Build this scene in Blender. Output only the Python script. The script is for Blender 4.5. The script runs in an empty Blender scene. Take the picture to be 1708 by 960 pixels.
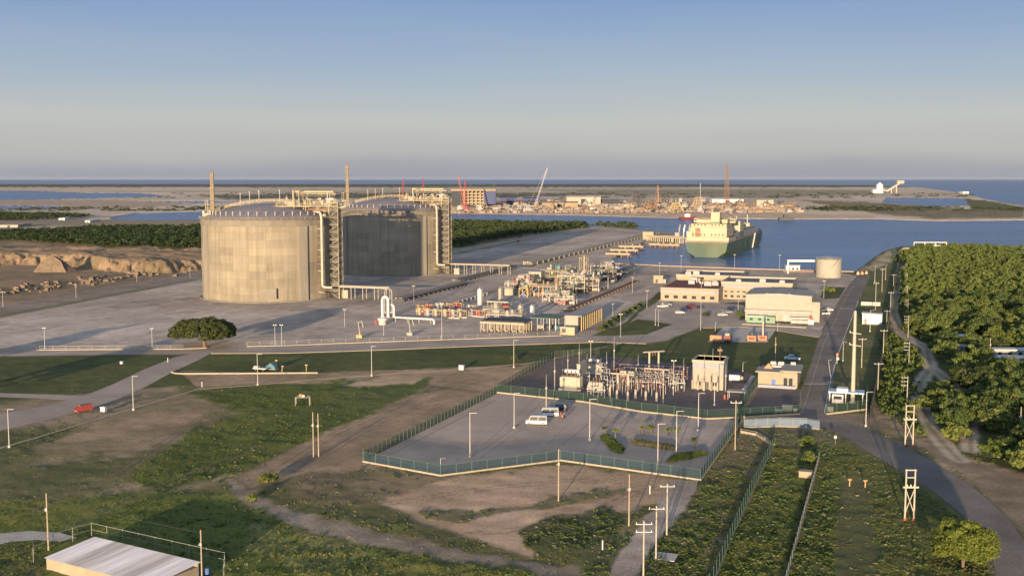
import bpy, bmesh, math, random
import numpy as np
from mathutils import Vector, Matrix
SC = bpy.context.scene
COL = SC.collection
PI = math.pi
rnd = random.Random(11)
# ---------------------------------------------------------------- camera frame
CH, FO = 62.0, 1850.0                       # camera height (m), focal length in photo pixels
PT = math.atan(183 / FO)
CP, SP = math.cos(PT), math.sin(PT)
SKYEXP = 1.55                                # exposure of the view
AZ, EL = math.radians(13.6), math.radians(4.85)    # direction the sunlight travels, sun height
SITE = math.radians(18.5)                   # the plant's grid is turned this much
def G(px, py, z=0.0):
    """ground position seen at a place in the survey photograph"""
    u, v = (px - 854) / FO, (480 - py) / FO
    t = (z - CH) / (-SP + v * CP)
    return Vector((u * t, (CP + v * SP) * t, z))
def ZT(Y, py):
    """height of a point at distance Y seen at row py"""
    v = (480 - py) / FO
    t = Y / (CP + v * SP)
    return CH + t * (-SP + v * CP)
def HT(px, py, pytop):
    return ZT(G(px, py).y, pytop)
def PPM(py):
    return (py - 297) / CH
def WX(B, px2, ang=SITE, z=0.0):
    """length along the site's cross axis from B until column px2"""
    u = (px2 - 854) / FO
    cx, cy = math.cos(ang), -math.sin(ang)
    return (u * (B.y * CP + (CH - z) * SP) - B.x) / (cx - u * cy * CP)
# ---------------------------------------------------------------- mesh builder
class MB:
    def __init__(s): s.v, s.f = [], []
    def add(s, vs, fs):
        o = len(s.v); s.v += [tuple(p) for p in vs]; s.f += [tuple(i + o for i in f) for f in fs]
        return s
    def box(s, x0, y0, z0, x1, y1, z1):
        return s.add([(x0,y0,z0),(x1,y0,z0),(x1,y1,z0),(x0,y1,z0),(x0,y0,z1),(x1,y0,z1),(x1,y1,z1),(x0,y1,z1)],
                     [(3,2,1,0),(4,5,6,7),(0,1,5,4),(1,2,6,5),(2,3,7,6),(3,0,4,7)])
    def cb(s, c, sz, rz=0):
        hx, hy, hz = sz[0]/2, sz[1]/2, sz[2]/2; cr, sr = math.cos(rz), math.sin(rz)
        p = [(c[0]+x*cr-y*sr, c[1]+x*sr+y*cr, c[2]+z) for z in (-hz,hz) for x,y in ((-hx,-hy),(hx,-hy),(hx,hy),(-hx,hy))]
        return s.add(p, [(3,2,1,0),(4,5,6,7),(0,1,5,4),(1,2,6,5),(2,3,7,6),(3,0,4,7)])
    def bar(s, p0, p1, w, h=None):
        h = h or w; p0, p1 = Vector(p0), Vector(p1); d = (p1-p0).normalized()
        a = d.cross(Vector((0,0,1)))
        if a.length < 1e-3: a = Vector((1,0,0))
        a.normalize(); b = a.cross(d).normalized()
        vs = [q + a*w/2*i + b*h/2*j for q in (p0,p1) for i,j in ((-1,-1),(1,-1),(1,1),(-1,1))]
        return s.add(vs, [(0,1,2,3),(7,6,5,4),(0,4,5,1),(1,5,6,2),(2,6,7,3),(3,7,4,0)])
    def cyl(s, p0, p1, r0, r1=None, n=8):
        r1 = r0 if r1 is None else r1; p0, p1 = Vector(p0), Vector(p1); d = (p1-p0).normalized()
        a = d.cross(Vector((0,0,1)))
        if a.length < 1e-3: a = Vector((1,0,0))
        a.normalize(); b = d.cross(a).normalized()
        cs = [(math.cos(2*PI*i/n), math.sin(2*PI*i/n)) for i in range(n)]
        vs = [p0 + a*r0*x + b*r0*y for x,y in cs] + [p1 + a*r1*x + b*r1*y for x,y in cs]
        return s.add(vs, [(i,(i+1)%n,n+(i+1)%n,n+i) for i in range(n)] + [tuple(range(n))[::-1], tuple(range(n,2*n))])
    def tube(s, pts, r, n=6):
        pts = [Vector(p) for p in pts]; m = len(pts); vs = []
        for i,p in enumerate(pts):
            d = (pts[min(i+1,m-1)] - pts[max(i-1,0)]).normalized()
            a = d.cross(Vector((0.13,0.07,1)));  a.normalize(); b = d.cross(a).normalized()
            vs += [p + a*r*math.cos(2*PI*k/n) + b*r*math.sin(2*PI*k/n) for k in range(n)]
        fs = [(i*n+k, i*n+(k+1)%n, (i+1)*n+(k+1)%n, (i+1)*n+k) for i in range(m-1) for k in range(n)]
        return s.add(vs, fs + [tuple(range(n))[::-1], tuple(range((m-1)*n, m*n))])
    def lathe(s, prof, n=24, c=(0,0,0)):
        m = len(prof)
        vs = [(c[0]+r*math.cos(2*PI*k/n), c[1]+r*math.sin(2*PI*k/n), c[2]+z) for r,z in prof for k in range(n)]
        fs = [(i*n+k, i*n+(k+1)%n, (i+1)*n+(k+1)%n, (i+1)*n+k) for i in range(m-1) for k in range(n)]
        return s.add(vs, fs + [tuple(range(n))[::-1], tuple(range((m-1)*n, m*n))])
    def prism(s, poly, z0, z1):
        n = len(poly)
        vs = [(x,y,z0) for x,y in poly] + [(x,y,z1) for x,y in poly]
        return s.add(vs, [tuple(range(n))[::-1], tuple(range(n,2*n))] + [(i,(i+1)%n,n+(i+1)%n,n+i) for i in range(n)])
    def prof(s, poly, y0, y1):
        """(x,z) outline pushed along y"""
        n = len(poly)
        vs = [(x,y0,z) for x,z in poly] + [(x,y1,z) for x,z in poly]
        return s.add(vs, [tuple(range(n)), tuple(range(n,2*n))[::-1]] + [(n+i,n+(i+1)%n,(i+1)%n,i) for i in range(n)])
    def build(s, name, m, parent=None, smooth=False, loc=None, rz=0, kind=None):
        me = bpy.data.meshes.new(name); me.from_pydata(s.v, [], s.f); me.materials.append(m)
        if smooth:
            me.polygons.foreach_set('use_smooth', [True]*len(me.polygons))
            try: me.set_sharp_from_angle(angle=math.radians(40))
            except Exception: pass
        o = bpy.data.objects.new(name, me); COL.objects.link(o)
        if parent: o.parent = parent
        if loc is not None: o.location = loc
        o.rotation_euler.z = rz
        if kind: o['kind'] = kind
        return o
def npmesh(name, V, Fq, m, kind=None, parent=None, smooth=False):
    """V (n,3), Fq (m,4) arrays"""
    me = bpy.data.meshes.new(name); n, k = len(V), Fq.shape[1]
    me.vertices.add(n); me.vertices.foreach_set('co', np.asarray(V, np.float32).ravel())
    me.loops.add(Fq.size); me.loops.foreach_set('vertex_index', Fq.astype(np.int32).ravel())
    me.polygons.add(len(Fq)); me.polygons.foreach_set('loop_start', np.arange(0, Fq.size, k, dtype=np.int32))
    me.polygons.foreach_set('loop_total', np.full(len(Fq), k, np.int32))
    if smooth: me.polygons.foreach_set('use_smooth', np.ones(len(Fq), bool))
    me.update(calc_edges=True); me.materials.append(m)
    o = bpy.data.objects.new(name, me); COL.objects.link(o)
    if kind: o['kind'] = kind
    if parent: o.parent = parent
    return o
def tag(o, label, cat, group=None):
    o['label'] = label; o['category'] = cat
    if group: o['group'] = group
    return o
def T(name, label, cat, loc=(0,0,0), rz=0.0, group=None):
    o = bpy.data.objects.new(name, None); COL.objects.link(o); o.empty_display_size = .5
    o.location = loc; o.rotation_euler.z = rz
    return tag(o, label, cat, group)
KIDS = {}
def copy_tree(o, loc=None, rz=None, label=None, scale=None, group=None, parent=None):
    c = o.copy(); COL.objects.link(c)
    if parent: c.parent = parent
    for ch in o.children: copy_tree(ch, parent=c)
    if loc is not None: c.location = loc
    if rz is not None: c.rotation_euler.z = rz
    if scale is not None: c.scale = scale if hasattr(scale,'__len__') else (scale,)*3
    if label: c['label'] = label
    if group: c['group'] = group
    return c
# ---------------------------------------------------------------- materials
MATS = {}
def mat(name, col, rough=.75, metal=0.0, var=.18, scale=.5, bump=0.0, bscale=3.0, pos=False, spec=.3, rand=0.0, stretch=None, col2=None, trans=0.0):
    if name in MATS: return MATS[name]
    m = bpy.data.materials.new(name); m.use_nodes = True; nt = m.node_tree; N, L = nt.nodes, nt.links
    b = N['Principled BSDF']; b.inputs['Roughness'].default_value = rough; b.inputs['Metallic'].default_value = metal
    b.inputs['Specular IOR Level'].default_value = spec
    src = N.new('ShaderNodeNewGeometry').outputs['Position'] if pos else N.new('ShaderNodeTexCoord').outputs['Object']
    if stretch:
        mp = N.new('ShaderNodeMapping'); mp.inputs['Scale'].default_value = stretch; L.new(src, mp.inputs[0]); src = mp.outputs[0]
    n1 = N.new('ShaderNodeTexNoise'); n1.inputs['Scale'].default_value = scale; n1.inputs['Detail'].default_value = 7; n1.inputs['Roughness'].default_value = .62
    L.new(src, n1.inputs['Vector'])
    mr = N.new('ShaderNodeMapRange'); mr.inputs[1].default_value = .3; mr.inputs[2].default_value = .7
    mr.inputs[3].default_value = 1-var; mr.inputs[4].default_value = 1+var; L.new(n1.outputs['Fac'], mr.inputs[0])
    val = mr.outputs[0]
    if rand:
        oi = N.new('ShaderNodeObjectInfo'); r2 = N.new('ShaderNodeMapRange'); r2.inputs[3].default_value = 1-rand; r2.inputs[4].default_value = 1+rand
        L.new(oi.outputs['Random'], r2.inputs[0]); mu = N.new('ShaderNodeMath'); mu.operation = 'MULTIPLY'
        L.new(val, mu.inputs[0]); L.new(r2.outputs[0], mu.inputs[1]); val = mu.outputs[0]
    if col2:
        n2 = N.new('ShaderNodeTexNoise'); n2.inputs['Scale'].default_value = scale*.37; n2.inputs['Detail'].default_value = 5
        L.new(src, n2.inputs['Vector']); cr = N.new('ShaderNodeMapRange'); cr.inputs[1].default_value=.42; cr.inputs[2].default_value=.6
        L.new(n2.outputs['Fac'], cr.inputs[0]); mx = N.new('ShaderNodeMix'); mx.data_type='RGBA'
        mx.inputs[6].default_value = (*col,1); mx.inputs[7].default_value = (*col2,1); L.new(cr.outputs[0], mx.inputs[0]); cout = mx.outputs[2]
    else:
        rgb = N.new('ShaderNodeRGB'); rgb.outputs[0].default_value = (*col,1); cout = rgb.outputs[0]
    vm = N.new('ShaderNodeVectorMath'); vm.operation='SCALE'; L.new(cout, vm.inputs[0]); L.new(val, vm.inputs['Scale'])
    L.new(vm.outputs[0], b.inputs['Base Color'])
    if bump:
        n3 = N.new('ShaderNodeTexNoise'); n3.inputs['Scale'].default_value = bscale; n3.inputs['Detail'].default_value = 5
        L.new(src, n3.inputs['Vector']); bp = N.new('ShaderNodeBump'); bp.inputs['Distance'].default_value = bump; bp.inputs['Strength'].default_value = 1
        L.new(n3.outputs['Fac'], bp.inputs['Height']); L.new(bp.outputs[0], b.inputs['Normal'])
    if pos:
        L.new(micro(nt, src, 3.6, bp.outputs[0] if bump else None), b.inputs['Normal'])
    if trans:
        tr = N.new('ShaderNodeBsdfTransparent'); ms = N.new('ShaderNodeMixShader'); ms.inputs[0].default_value = trans
        L.new(b.outputs[0], ms.inputs[1]); L.new(tr.outputs[0], ms.inputs[2]); L.new(ms.outputs[0], N['Material Output'].inputs[0])
    MATS[name] = m
    return m
def micro(nt, src, slope, after=None):
    # grain of gravel, dust and stubble: every speck leans its own way
    N, L = nt.nodes, nt.links
    n = N.new('ShaderNodeTexNoise'); n.inputs['Scale'].default_value = 15; n.inputs['Detail'].default_value = 2; n.inputs['Roughness'].default_value = .8; L.new(src, n.inputs['Vector'])
    a = N.new('ShaderNodeVectorMath'); a.operation = 'SUBTRACT'; a.inputs[1].default_value = (.5,.5,.5); L.new(n.outputs['Color'], a.inputs[0])
    b = N.new('ShaderNodeVectorMath'); b.operation = 'MULTIPLY'; L.new(a.outputs[0], b.inputs[0])
    if hasattr(slope,'links'):
        L.new(slope, b.inputs[1])
    else: b.inputs[1].default_value = (slope,slope,0)
    c = N.new('ShaderNodeVectorMath'); c.operation = 'ADD'; L.new(b.outputs[0], c.inputs[0])
    if after is not None: L.new(after, c.inputs[1])
    else:
        g = N.new('ShaderNodeNewGeometry'); L.new(g.outputs['Normal'], c.inputs[1])
    d = N.new('ShaderNodeVectorMath'); d.operation = 'NORMALIZE'; L.new(c.outputs[0], d.inputs[0]); return d.outputs[0]
def foliage(name, c1, c2, tl=.25):
    m = bpy.data.materials.new(name); m.use_nodes = True; nt = m.node_tree; N, L = nt.nodes, nt.links
    b = N['Principled BSDF']; b.inputs['Roughness'].default_value = .6; b.inputs['Specular IOR Level'].default_value = .25
    n1 = N.new('ShaderNodeTexNoise'); n1.inputs['Scale'].default_value = .9; n1.inputs['Detail'].default_value = 6
    g = N.new('ShaderNodeNewGeometry'); L.new(g.outputs['Position'], n1.inputs['Vector'])
    oi = N.new('ShaderNodeObjectInfo'); ad = N.new('ShaderNodeMath'); ad.operation='MULTIPLY_ADD'; ad.inputs[1].default_value=.45; 
    L.new(oi.outputs['Random'], ad.inputs[0]); L.new(n1.outputs['Fac'], ad.inputs[2])
    mr = N.new('ShaderNodeMapRange'); mr.inputs[1].default_value=.4; mr.inputs[2].default_value=1.05; L.new(ad.outputs[0], mr.inputs[0])
    mx = N.new('ShaderNodeMix'); mx.data_type='RGBA'; mx.inputs[6].default_value=(*c1,1); mx.inputs[7].default_value=(*c2,1)
    L.new(mr.outputs[0], mx.inputs[0]); L.new(mx.outputs[2], b.inputs['Base Color'])
    t = N.new('ShaderNodeBsdfTranslucent'); L.new(mx.outputs[2], t.inputs[0]); ms = N.new('ShaderNodeMixShader'); ms.inputs[0].default_value = tl
    L.new(b.outputs[0], ms.inputs[1]); L.new(t.outputs[0], ms.inputs[2]); L.new(ms.outputs[0], N['Material Output'].inputs[0])
    MATS[name] = m
    return m
# ---------------------------------------------------------------- sky, sun, camera
W = bpy.data.worlds.new('World'); SC.world = W; W.use_nodes = True
nt = W.node_tree; N, L = nt.nodes, nt.links
sky = N.new('ShaderNodeTexSky'); sky.sky_type = 'NISHITA'; sky.sun_disc = False
sky.sun_elevation = EL; sky.sun_rotation = AZ + PI      # the sun stands behind the camera, to its left
sky.altitude = 60; sky.air_density = 1.0; sky.dust_density = 0.6; sky.ozone_density = 1.6
bg = N["Background"]
bg.inputs[1].default_value = .13
tc = N.new('ShaderNodeTexCoord'); sx = N.new('ShaderNodeSeparateXYZ'); L.new(tc.outputs['Generated'], sx.inputs[0])
rp = N.new('ShaderNodeValToRGB'); e = rp.color_ramp.elements
RAMP = [(0,(.300,.335,.410)),(.010,(.335,.362,.425)),(.022,(.430,.445,.475)),(.05,(.490,.505,.512)),(.09,(.355,.435,.555)),(.16,(.195,.305,.548)),(.24,(.21,.32,.56)),(.42,(.21,.28,.44)),(.75,(.19,.25,.38))]
SKYK = 1/(2**SKYEXP*.13)
while len(e) < len(RAMP): e.new(.5)
for q,(p,c) in zip(e, RAMP): q.position = p; q.color = (*[x for x in c],1)
sc_ = N.new('ShaderNodeVectorMath'); sc_.operation='SCALE'; sc_.inputs['Scale'].default_value = SKYK; L.new(rp.outputs[0], sc_.inputs[0])
hn = N.new('ShaderNodeTexNoise'); hn.inputs['Scale'].default_value = 3.0; hn.inputs['Detail'].default_value = 5; hm = N.new('ShaderNodeMapping'); hm.inputs['Scale'].default_value = (1,1,9)
L.new(tc.outputs['Generated'], hm.inputs[0]); L.new(hm.outputs[0], hn.inputs['Vector'])
ha = N.new('ShaderNodeMath'); ha.operation = 'MULTIPLY_ADD'; ha.inputs[1].default_value = .030; L.new(hn.outputs['Fac'], ha.inputs[0])
hb_ = N.new('ShaderNodeMath'); hb_.operation = 'SUBTRACT'; hb_.inputs[1].default_value = .015; L.new(sx.outputs['Z'], hb_.inputs[0]); L.new(hb_.outputs[0], ha.inputs[2])
L.new(ha.outputs[0], rp.inputs[0])
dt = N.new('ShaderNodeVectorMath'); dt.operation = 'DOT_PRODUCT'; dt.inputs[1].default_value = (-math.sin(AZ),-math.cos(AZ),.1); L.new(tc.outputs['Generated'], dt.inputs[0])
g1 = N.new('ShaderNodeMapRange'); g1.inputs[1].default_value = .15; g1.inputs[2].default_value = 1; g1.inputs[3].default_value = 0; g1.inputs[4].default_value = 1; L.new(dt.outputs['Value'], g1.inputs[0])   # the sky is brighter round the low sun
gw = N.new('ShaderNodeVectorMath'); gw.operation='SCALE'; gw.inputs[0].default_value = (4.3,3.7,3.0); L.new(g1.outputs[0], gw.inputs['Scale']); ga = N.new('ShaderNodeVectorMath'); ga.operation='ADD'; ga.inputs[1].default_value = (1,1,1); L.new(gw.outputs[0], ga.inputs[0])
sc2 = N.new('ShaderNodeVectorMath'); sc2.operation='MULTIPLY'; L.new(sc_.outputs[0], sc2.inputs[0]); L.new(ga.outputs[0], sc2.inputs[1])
kf = N.new('ShaderNodeMapRange'); kf.inputs[1].default_value=.35; kf.inputs[2].default_value=.9; kf.inputs[3].default_value=.95; kf.inputs[4].default_value=.7
L.new(sx.outputs['Z'], kf.inputs[0])
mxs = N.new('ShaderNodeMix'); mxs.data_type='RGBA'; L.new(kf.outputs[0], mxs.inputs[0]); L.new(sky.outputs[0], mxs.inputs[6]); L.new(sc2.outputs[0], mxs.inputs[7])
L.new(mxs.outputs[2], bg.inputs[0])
sl = bpy.data.lights.new('sun', 'SUN'); sl.energy = 4.2; sl.angle = math.radians(.55); sl.color = (1, .735, .46)
so = bpy.data.objects.new('sun', sl); COL.objects.link(so)
so.rotation_euler = Vector((math.sin(AZ)*math.cos(EL), math.cos(AZ)*math.cos(EL), -math.sin(EL))).to_track_quat('-Z','Y').to_euler()
cam = bpy.data.cameras.new('camera'); co = bpy.data.objects.new('camera', cam); COL.objects.link(co); SC.camera = co
cam.sensor_fit = 'HORIZONTAL'; cam.sensor_width = 36; cam.lens = 36 * FO / 1708; cam.clip_start = 1; cam.clip_end = 200000
co.location = (0, 0, CH); co.rotation_euler = (PI/2 - PT, 0, 0)
SC.view_settings.view_transform = 'Standard'; SC.view_settings.look = 'None'; SC.view_settings.exposure = SKYEXP; SC.view_settings.gamma = 1
SC.cycles.max_bounces = 5; SC.cycles.diffuse_bounces = 2; SC.cycles.glossy_bounces = 2; SC.cycles.transparent_max_bounces = 10
SC.cycles.volume_bounces = 0; SC.cycles.use_denoising = True
# ---------------------------------------------------------------- terrain
def vnoise(x, y, seed=0):
    xi, yi = np.floor(x).astype(np.int64), np.floor(y).astype(np.int64); fx, fy = x-xi, y-yi
    fx, fy = fx*fx*(3-2*fx), fy*fy*(3-2*fy)
    def h(a, b):
        n = (a*374761393 + b*668265263 + seed*974634777) & 0x7fffffff
        n = ((n ^ (n >> 13)) * 1274126177) & 0x7fffffff
        return ((n ^ (n >> 16)) & 0xffff) / 65535.0
    return (h(xi,yi)*(1-fx)+h(xi+1,yi)*fx)*(1-fy) + (h(xi,yi+1)*(1-fx)+h(xi+1,yi+1)*fx)*fy
def fbm(x, y, s, seed=0, o=4):
    r = 0; a = .5; t = 0
    for i in range(o):
        r = r + a*vnoise(x*s, y*s, seed+i*7); t += a; a *= .55; s *= 2.1
    return r/t
def sd(PX, PY, poly):
    """signed distance to an outline, positive inside"""
    d2 = np.full(PX.shape, 1e18); ins = np.zeros(PX.shape, bool); n = len(poly)
    for i in range(n):
        (x0,y0),(x1,y1) = poly[i], poly[(i+1)%n]
        dx, dy = x1-x0, y1-y0; q = dx*dx+dy*dy
        if q < 1e-12: continue
        t = np.clip(((PX-x0)*dx+(PY-y0)*dy)/q, 0, 1)
        d2 = np.minimum(d2, (PX-x0-t*dx)**2 + (PY-y0-t*dy)**2)
        if y0 != y1:
            c = ((y0 > PY) != (y1 > PY)) & (PX < dx*(PY-y0)/dy + x0); ins ^= c
    d = np.sqrt(d2); return np.where(ins, d, -d)
def sstep(a, b, x):
    t = np.clip((x-a)/(b-a), 0, 1); return t*t*(3-2*t)
CHANNEL = [(185,362),(230,355),(346,351),(560,352),(755,355),(900,357),(1000,359),(1100,362),(1200,363),(1320,364.5),(1460,364),(1560,367.5),(1708,366),(1860,366),(3500,372),(3500,452),(1860,423),(1708,418),(1640,414),(1560,411),(1500,411),(1474,418),(1458,428),(1442,441),(1424,453),(1380,452),(1240,448),(1100,443),(1022,439),(1025,428),(1045,421),(1064,412),(1075,404),(1128,405),(1137,398),(1132,388),(1085,384),(1066,383),(1050,379),(1000,377),(950,376),(755,373),(560,368),(345,366),(250,367),(190,366)]
SEA = [(-2500,307.3),(1100,307),(1450,308.8),(1530,312),(1580,318),(1612,322),(1640,331),(1708,343),(2000,352),(3500,360),(3500,290),(-2500,290)]
LAG = [[(-300,318),(60,318),(130,321),(240,322),(285,326),(180,330),(60,333),(-300,334)], [(-300,343),(90,343),(135,346.5),(60,348.5),(-300,349.5)],
       [(1478,329),(1608,330),(1616,342),(1560,344),(1470,338)], [(1040,318),(1120,318.6),(1080,319.6)], [(250,336),(330,335),(420,337),(330,338.5)]]
ROADS = {}
# outlines of the paved sheets, also used to level the terrain under them
ROADS['right'] = [(1385,697),(1440,712),(1500,740),(1560,772),(1620,810),(1680,862),(1720,920),(1745,1000),(1760,1100),(1690,1100),(1668,1000),(1655,930),(1622,872),(1560,822),(1480,772),(1425,738),(1398,722),(1368,712),(1336,712),(1336,692),(1337,650),(1352,610),(1364,570),(1384,530),(1400,500),(1416,475),(1430,460),(1452,459),(1444,476),(1434,500),(1424,527),(1413,555),(1400,590),(1388,630),(1379,665),(1378,690)]
ROADS['lotdrive'] = [(1222,699),(1336,692),(1336,712),(1300,711),(1240,712)]
ROADS['plant'] = [(-400,588),(0,585),(306,583),(420,578.5),(560,574),(735,567.5),(936,560.5),(1010,560),(1078,558),(1110,545),(1130,540),(1170,538),(1165,546),(1140,557),(1110,568),(1078,572),(1000,569),(800,576),(640,583),(480,588.5),(340,589.5),(0,594),(-400,598)]
ROADS['left'] = [(-300,740),(-100,712),(0,690),(70,678),(130,664),(190,640),(240,616),(290,596),(318,590),(352,589),(330,601),(290,619),(245,644),(195,666),(150,682),(70,702),(0,718),(-100,742),(-300,770)]
ROADS['leftside'] = [(-300,653),(0,655),(100,658),(140,660),(120,668),(60,664),(0,662),(-300,660)]
ROADS['lower'] = [(-200,915),(-60,897),(0,889),(50,885),(100,888),(128,896),(100,903),(60,900),(20,903),(-30,915),(-200,945)]
ROADS['adminlot'] = [(1063,523),(1099,502),(1239,509),(1230,531),(1190,537),(1168,538),(1130,540),(1085,532)]
ROADS['cross'] = [(1172,538),(1230,533),(1300,541),(1345,545),(1372,552),(1367,562),(1330,556),(1290,549),(1240,544),(1166,546)]
ROADS['orangepad'] = [(1180,570),(1208,545),(1296,547),(1279,571)]
ROADS['ware'] = [(1366,500),(1398,500),(1384,528),(1368,545),(1345,544),(1355,530)]
ROADS['lot'] = [(606,769),(735,792),(935,767),(1167,799),(1238,699),(1180,700),(973,671),(830,656)]
ROADS['subyard'] = [(832,654),(925,597),(1000,592),(1120,606),(1250,622),(1262,640),(1228,694),(1180,696),(973,668)]
ROADS['gateplot'] = [(1240,692),(1268,646),(1335,650),(1334,688)]
nc, nr = 1000, 760
cols = np.concatenate([np.linspace(-2600,-340,70,endpoint=False), np.linspace(-340,2048,nc-140), np.linspace(2060,4300,70)])
dist = np.concatenate([np.geomspace(40,150,26,endpoint=False), np.geomspace(150,900,430,endpoint=False), np.geomspace(900,2400,190,endpoint=False), np.geomspace(2400,14000,nr-646)])
rows = 297.2 + CH*FO/dist * (1/1.0)          # survey rows of those distances
PX, PY = np.meshgrid(cols, rows)
u, v = (PX-854)/FO, (480-PY)/FO
tt = -CH/(-SP+v*CP)
X, Y = u*tt, (CP+v*SP)*tt
n1, n2, n3 = fbm(X,Y,.012,1), fbm(X,Y,.06,2), fbm(X,Y,.3,3,3)
nf = fbm(X,Y,.0021,5)
wob = (n2-.5)*2
far = sstep(900,1500,Y)
def jit(d, amp_px):                         # ragged outline
    return d + (wob + (n3-.5)*1.5)*amp_px
C = np.zeros(X.shape+(3,))
RGH = np.zeros(X.shape)                     # how tufted the cover is
def lay(w, col, col2=None, rough=None, mixn=None):
    global C, RGH
    c = np.array(col)[None,None,:]
    if col2 is not None:
        k = (n2 if mixn is None else mixn)[...,None]; k = np.clip((k-.35)/.3,0,1); c = c*(1-k)+np.array(col2)[None,None,:]*k
    C = C*(1-w[...,None]) + c*w[...,None]
    if rough is not None: RGH = RGH*(1-w)+rough*w
def zone(poly, col, col2=None, soft=4, rag=6, rough=None, mixn=None, amt=1.0):
    d = sd(PX,PY,poly)
    lay(amt*sstep(-soft*.6,soft*.6,jit(d,rag)), col, col2, rough, mixn)
DIRT, DIRT2 = (.33,.245,.165), (.25,.19,.125)
GRASS, GRASS2 = (.072,.092,.020), (.110,.118,.028)
OLIVE = (.105,.104,.040)
GRAV, GRAV2 = (.40,.33,.265), (.34,.28,.225)
# near field: patchy scrub
C[:] = np.array(OLIVE); RGH[:] = .7
k = np.clip((fbm(X,Y,.025,9)-.42)/.16,0,1)[...,None]
C = C*(1-k)+np.array(DIRT2)*k
# far land
lay(far, (.54,.43,.325), (.37,.30,.22), .15, nf)
zone([(-2600,311.5),(1708,312),(1800,330),(3500,340),(3500,300),(-2600,300)], (.075,.085,.050), (.10,.10,.06), 1.2, .8, .3)
zone([(330,326),(520,322),(800,322),(1100,322),(900,328),(600,331),(380,333)], (.13,.12,.085), None, 1.5, 3, .1)
zone([(880,316),(1300,316),(1450,318),(1460,325),(1250,331),(1050,324)], (.30,.245,.17), (.20,.18,.115), 1.5, 3, .1)
zone([(1330,333),(1470,338),(1620,349),(1708,351),(1708,363),(1560,365),(1460,356)], (.14,.125,.06), (.22,.17,.11), 1.5, 3, .3)
zone([(1610,331),(1640,334),(1708,346),(1708,353),(1620,349)], (.11,.11,.05), None, 1, 2, .3)
zone([(755,356),(900,357.5),(1100,362),(1320,364),(1460,364),(1460,359),(1300,355),(1100,354),(900,352),(750,350)], (.50,.37,.25), (.43,.32,.21), .8, 1.2, .1)
zone([(760,351),(1000,353),(1300,355),(1330,345),(1200,334),(960,330),(750,335)], (.33,.25,.185), (.44,.335,.25), 1.5, 3, .3, nf)
zone([(-300,366),(340,366),(340,374),(100,376),(-300,382)], (.24,.19,.13), None, 1, 2, .1)
zone([(-300,334),(200,333),(330,341),(180,349),(-300,343)], (.36,.275,.195), None, 1, 2, .1)
# near terrain around the plant
zone([(-400,398),(345,415),(345,462),(0,520),(-400,590)], (.27,.185,.11), (.18,.135,.08), 2, 3, .5)
zone([(-400,560),(0,508),(200,474),(345,450),(345,463),(200,488),(0,524),(-400,580)], (.24,.195,.15), (.20,.16,.12), 2, 1, .1)
zone([(-400,580),(0,524),(120,503),(345,462),(345,466),(120,508),(0,531),(-400,590)], (.15,.14,.08), None, 1, 1, .4)
APRON = [(-400,592),(-400,588),(0,530),(345,464),(560,440),(560,420),(760,425),(985,379),(1066,384),(1078,400),(1030,425),(1018,440),(1100,444),(1240,449),(1400,454),(1430,460),(1416,475),(1400,500),(1364,560),(1250,549),(1230,535),(1110,546),(1078,572),(800,578),(480,589)]
zone(APRON, GRAV, GRAV2, 1.5, .6, .05)
zone([(0,545),(300,500),(420,520),(300,560),(0,575)], (.45,.375,.305), None, 30, 14, .05, None, .6)
zone([(745,425),(985,379),(975,377),(750,416)], (.30,.245,.17), None, 1, .6, .1)
# planted strips inside the plant
LAWN, LAWN2 = (.060,.072,.024), (.084,.090,.030)
zone([(985,560),(1040,540),(1098,487),(1108,484),(1104,500),(1066,522),(1045,545),(1085,558),(1110,545),(1076,557)], LAWN, LAWN2, 1.5, .6, .5)
zone([(1010,561),(1062,532),(1082,534),(1128,543),(1107,548),(1079,558)], LAWN, LAWN2, 1.5, .6, .5)
zone([(1197,505),(1245,503),(1245,512),(1236,508)], LAWN, LAWN2, 1, .4, .4)
zone([(1376,478),(1412,478),(1400,497),(1366,500)], LAWN, LAWN2, 1, .6, .5)
zone([(1236,524),(1368,528),(1348,543),(1232,533)], LAWN, LAWN2, 1, .6, .4)
zone([(-400,600),(0,594),(340,590),(352,590),(1000,570),(1078,573),(1110,569),(1166,547),(1240,545),(1366,560),(1350,612),(1336,650),(1262,640),(1250,622),(1000,592),(925,597),(870,606),(620,620),(330,640),(0,668),(-400,700)], LAWN, LAWN2, 2, 1, .6)
zone([(300,618),(530,622),(880,608),(925,598),(830,655),(700,640),(420,640),(330,648)], (.34,.24,.15), (.23,.175,.10), 2, 1.5, .2)
# open field below the road
zone([(60,745),(190,695),(330,648),(360,665),(335,700),(250,738),(150,765),(90,770)], (.32,.225,.14), (.20,.155,.085), 12, 12, .2, None, .85)
zone([(-60,800),(80,765),(180,770),(120,800),(0,830)], (.24,.18,.11), (.15,.13,.06), 14, 14, .4, None, .7)
zone([(-100,815),(150,770),(300,740),(330,770),(160,830),(0,850)], (.135,.125,.055), (.10,.10,.04), 14, 14, .6)
zone([(300,650),(420,641),(620,628),(720,632),(690,658),(560,725),(420,780),(270,825),(215,800),(310,725),(400,690)], GRASS, GRASS2, 8, 10, .9)
zone([(470,690),(560,660),(700,636),(715,640),(640,690)], (.082,.102,.032), None, 8, 8, .9, None, .7)
zone([(560,640),(640,628),(708,628),(690,640),(600,646)], (.40,.30,.19), None, 3, 5, .2)
zone([(400,800),(520,730),(700,655),(820,640),(835,655),(612,765),(600,790),(520,795),(420,812)], (.36,.25,.16), (.245,.18,.115), 7, 8, .15)
zone([(560,800),(612,785),(735,800),(935,778),(1165,806),(1125,830),(1060,850),(960,860),(880,880),(890,930),(760,890),(640,840)], (.44,.305,.20), (.35,.245,.155), 8, 10, .12)
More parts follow.
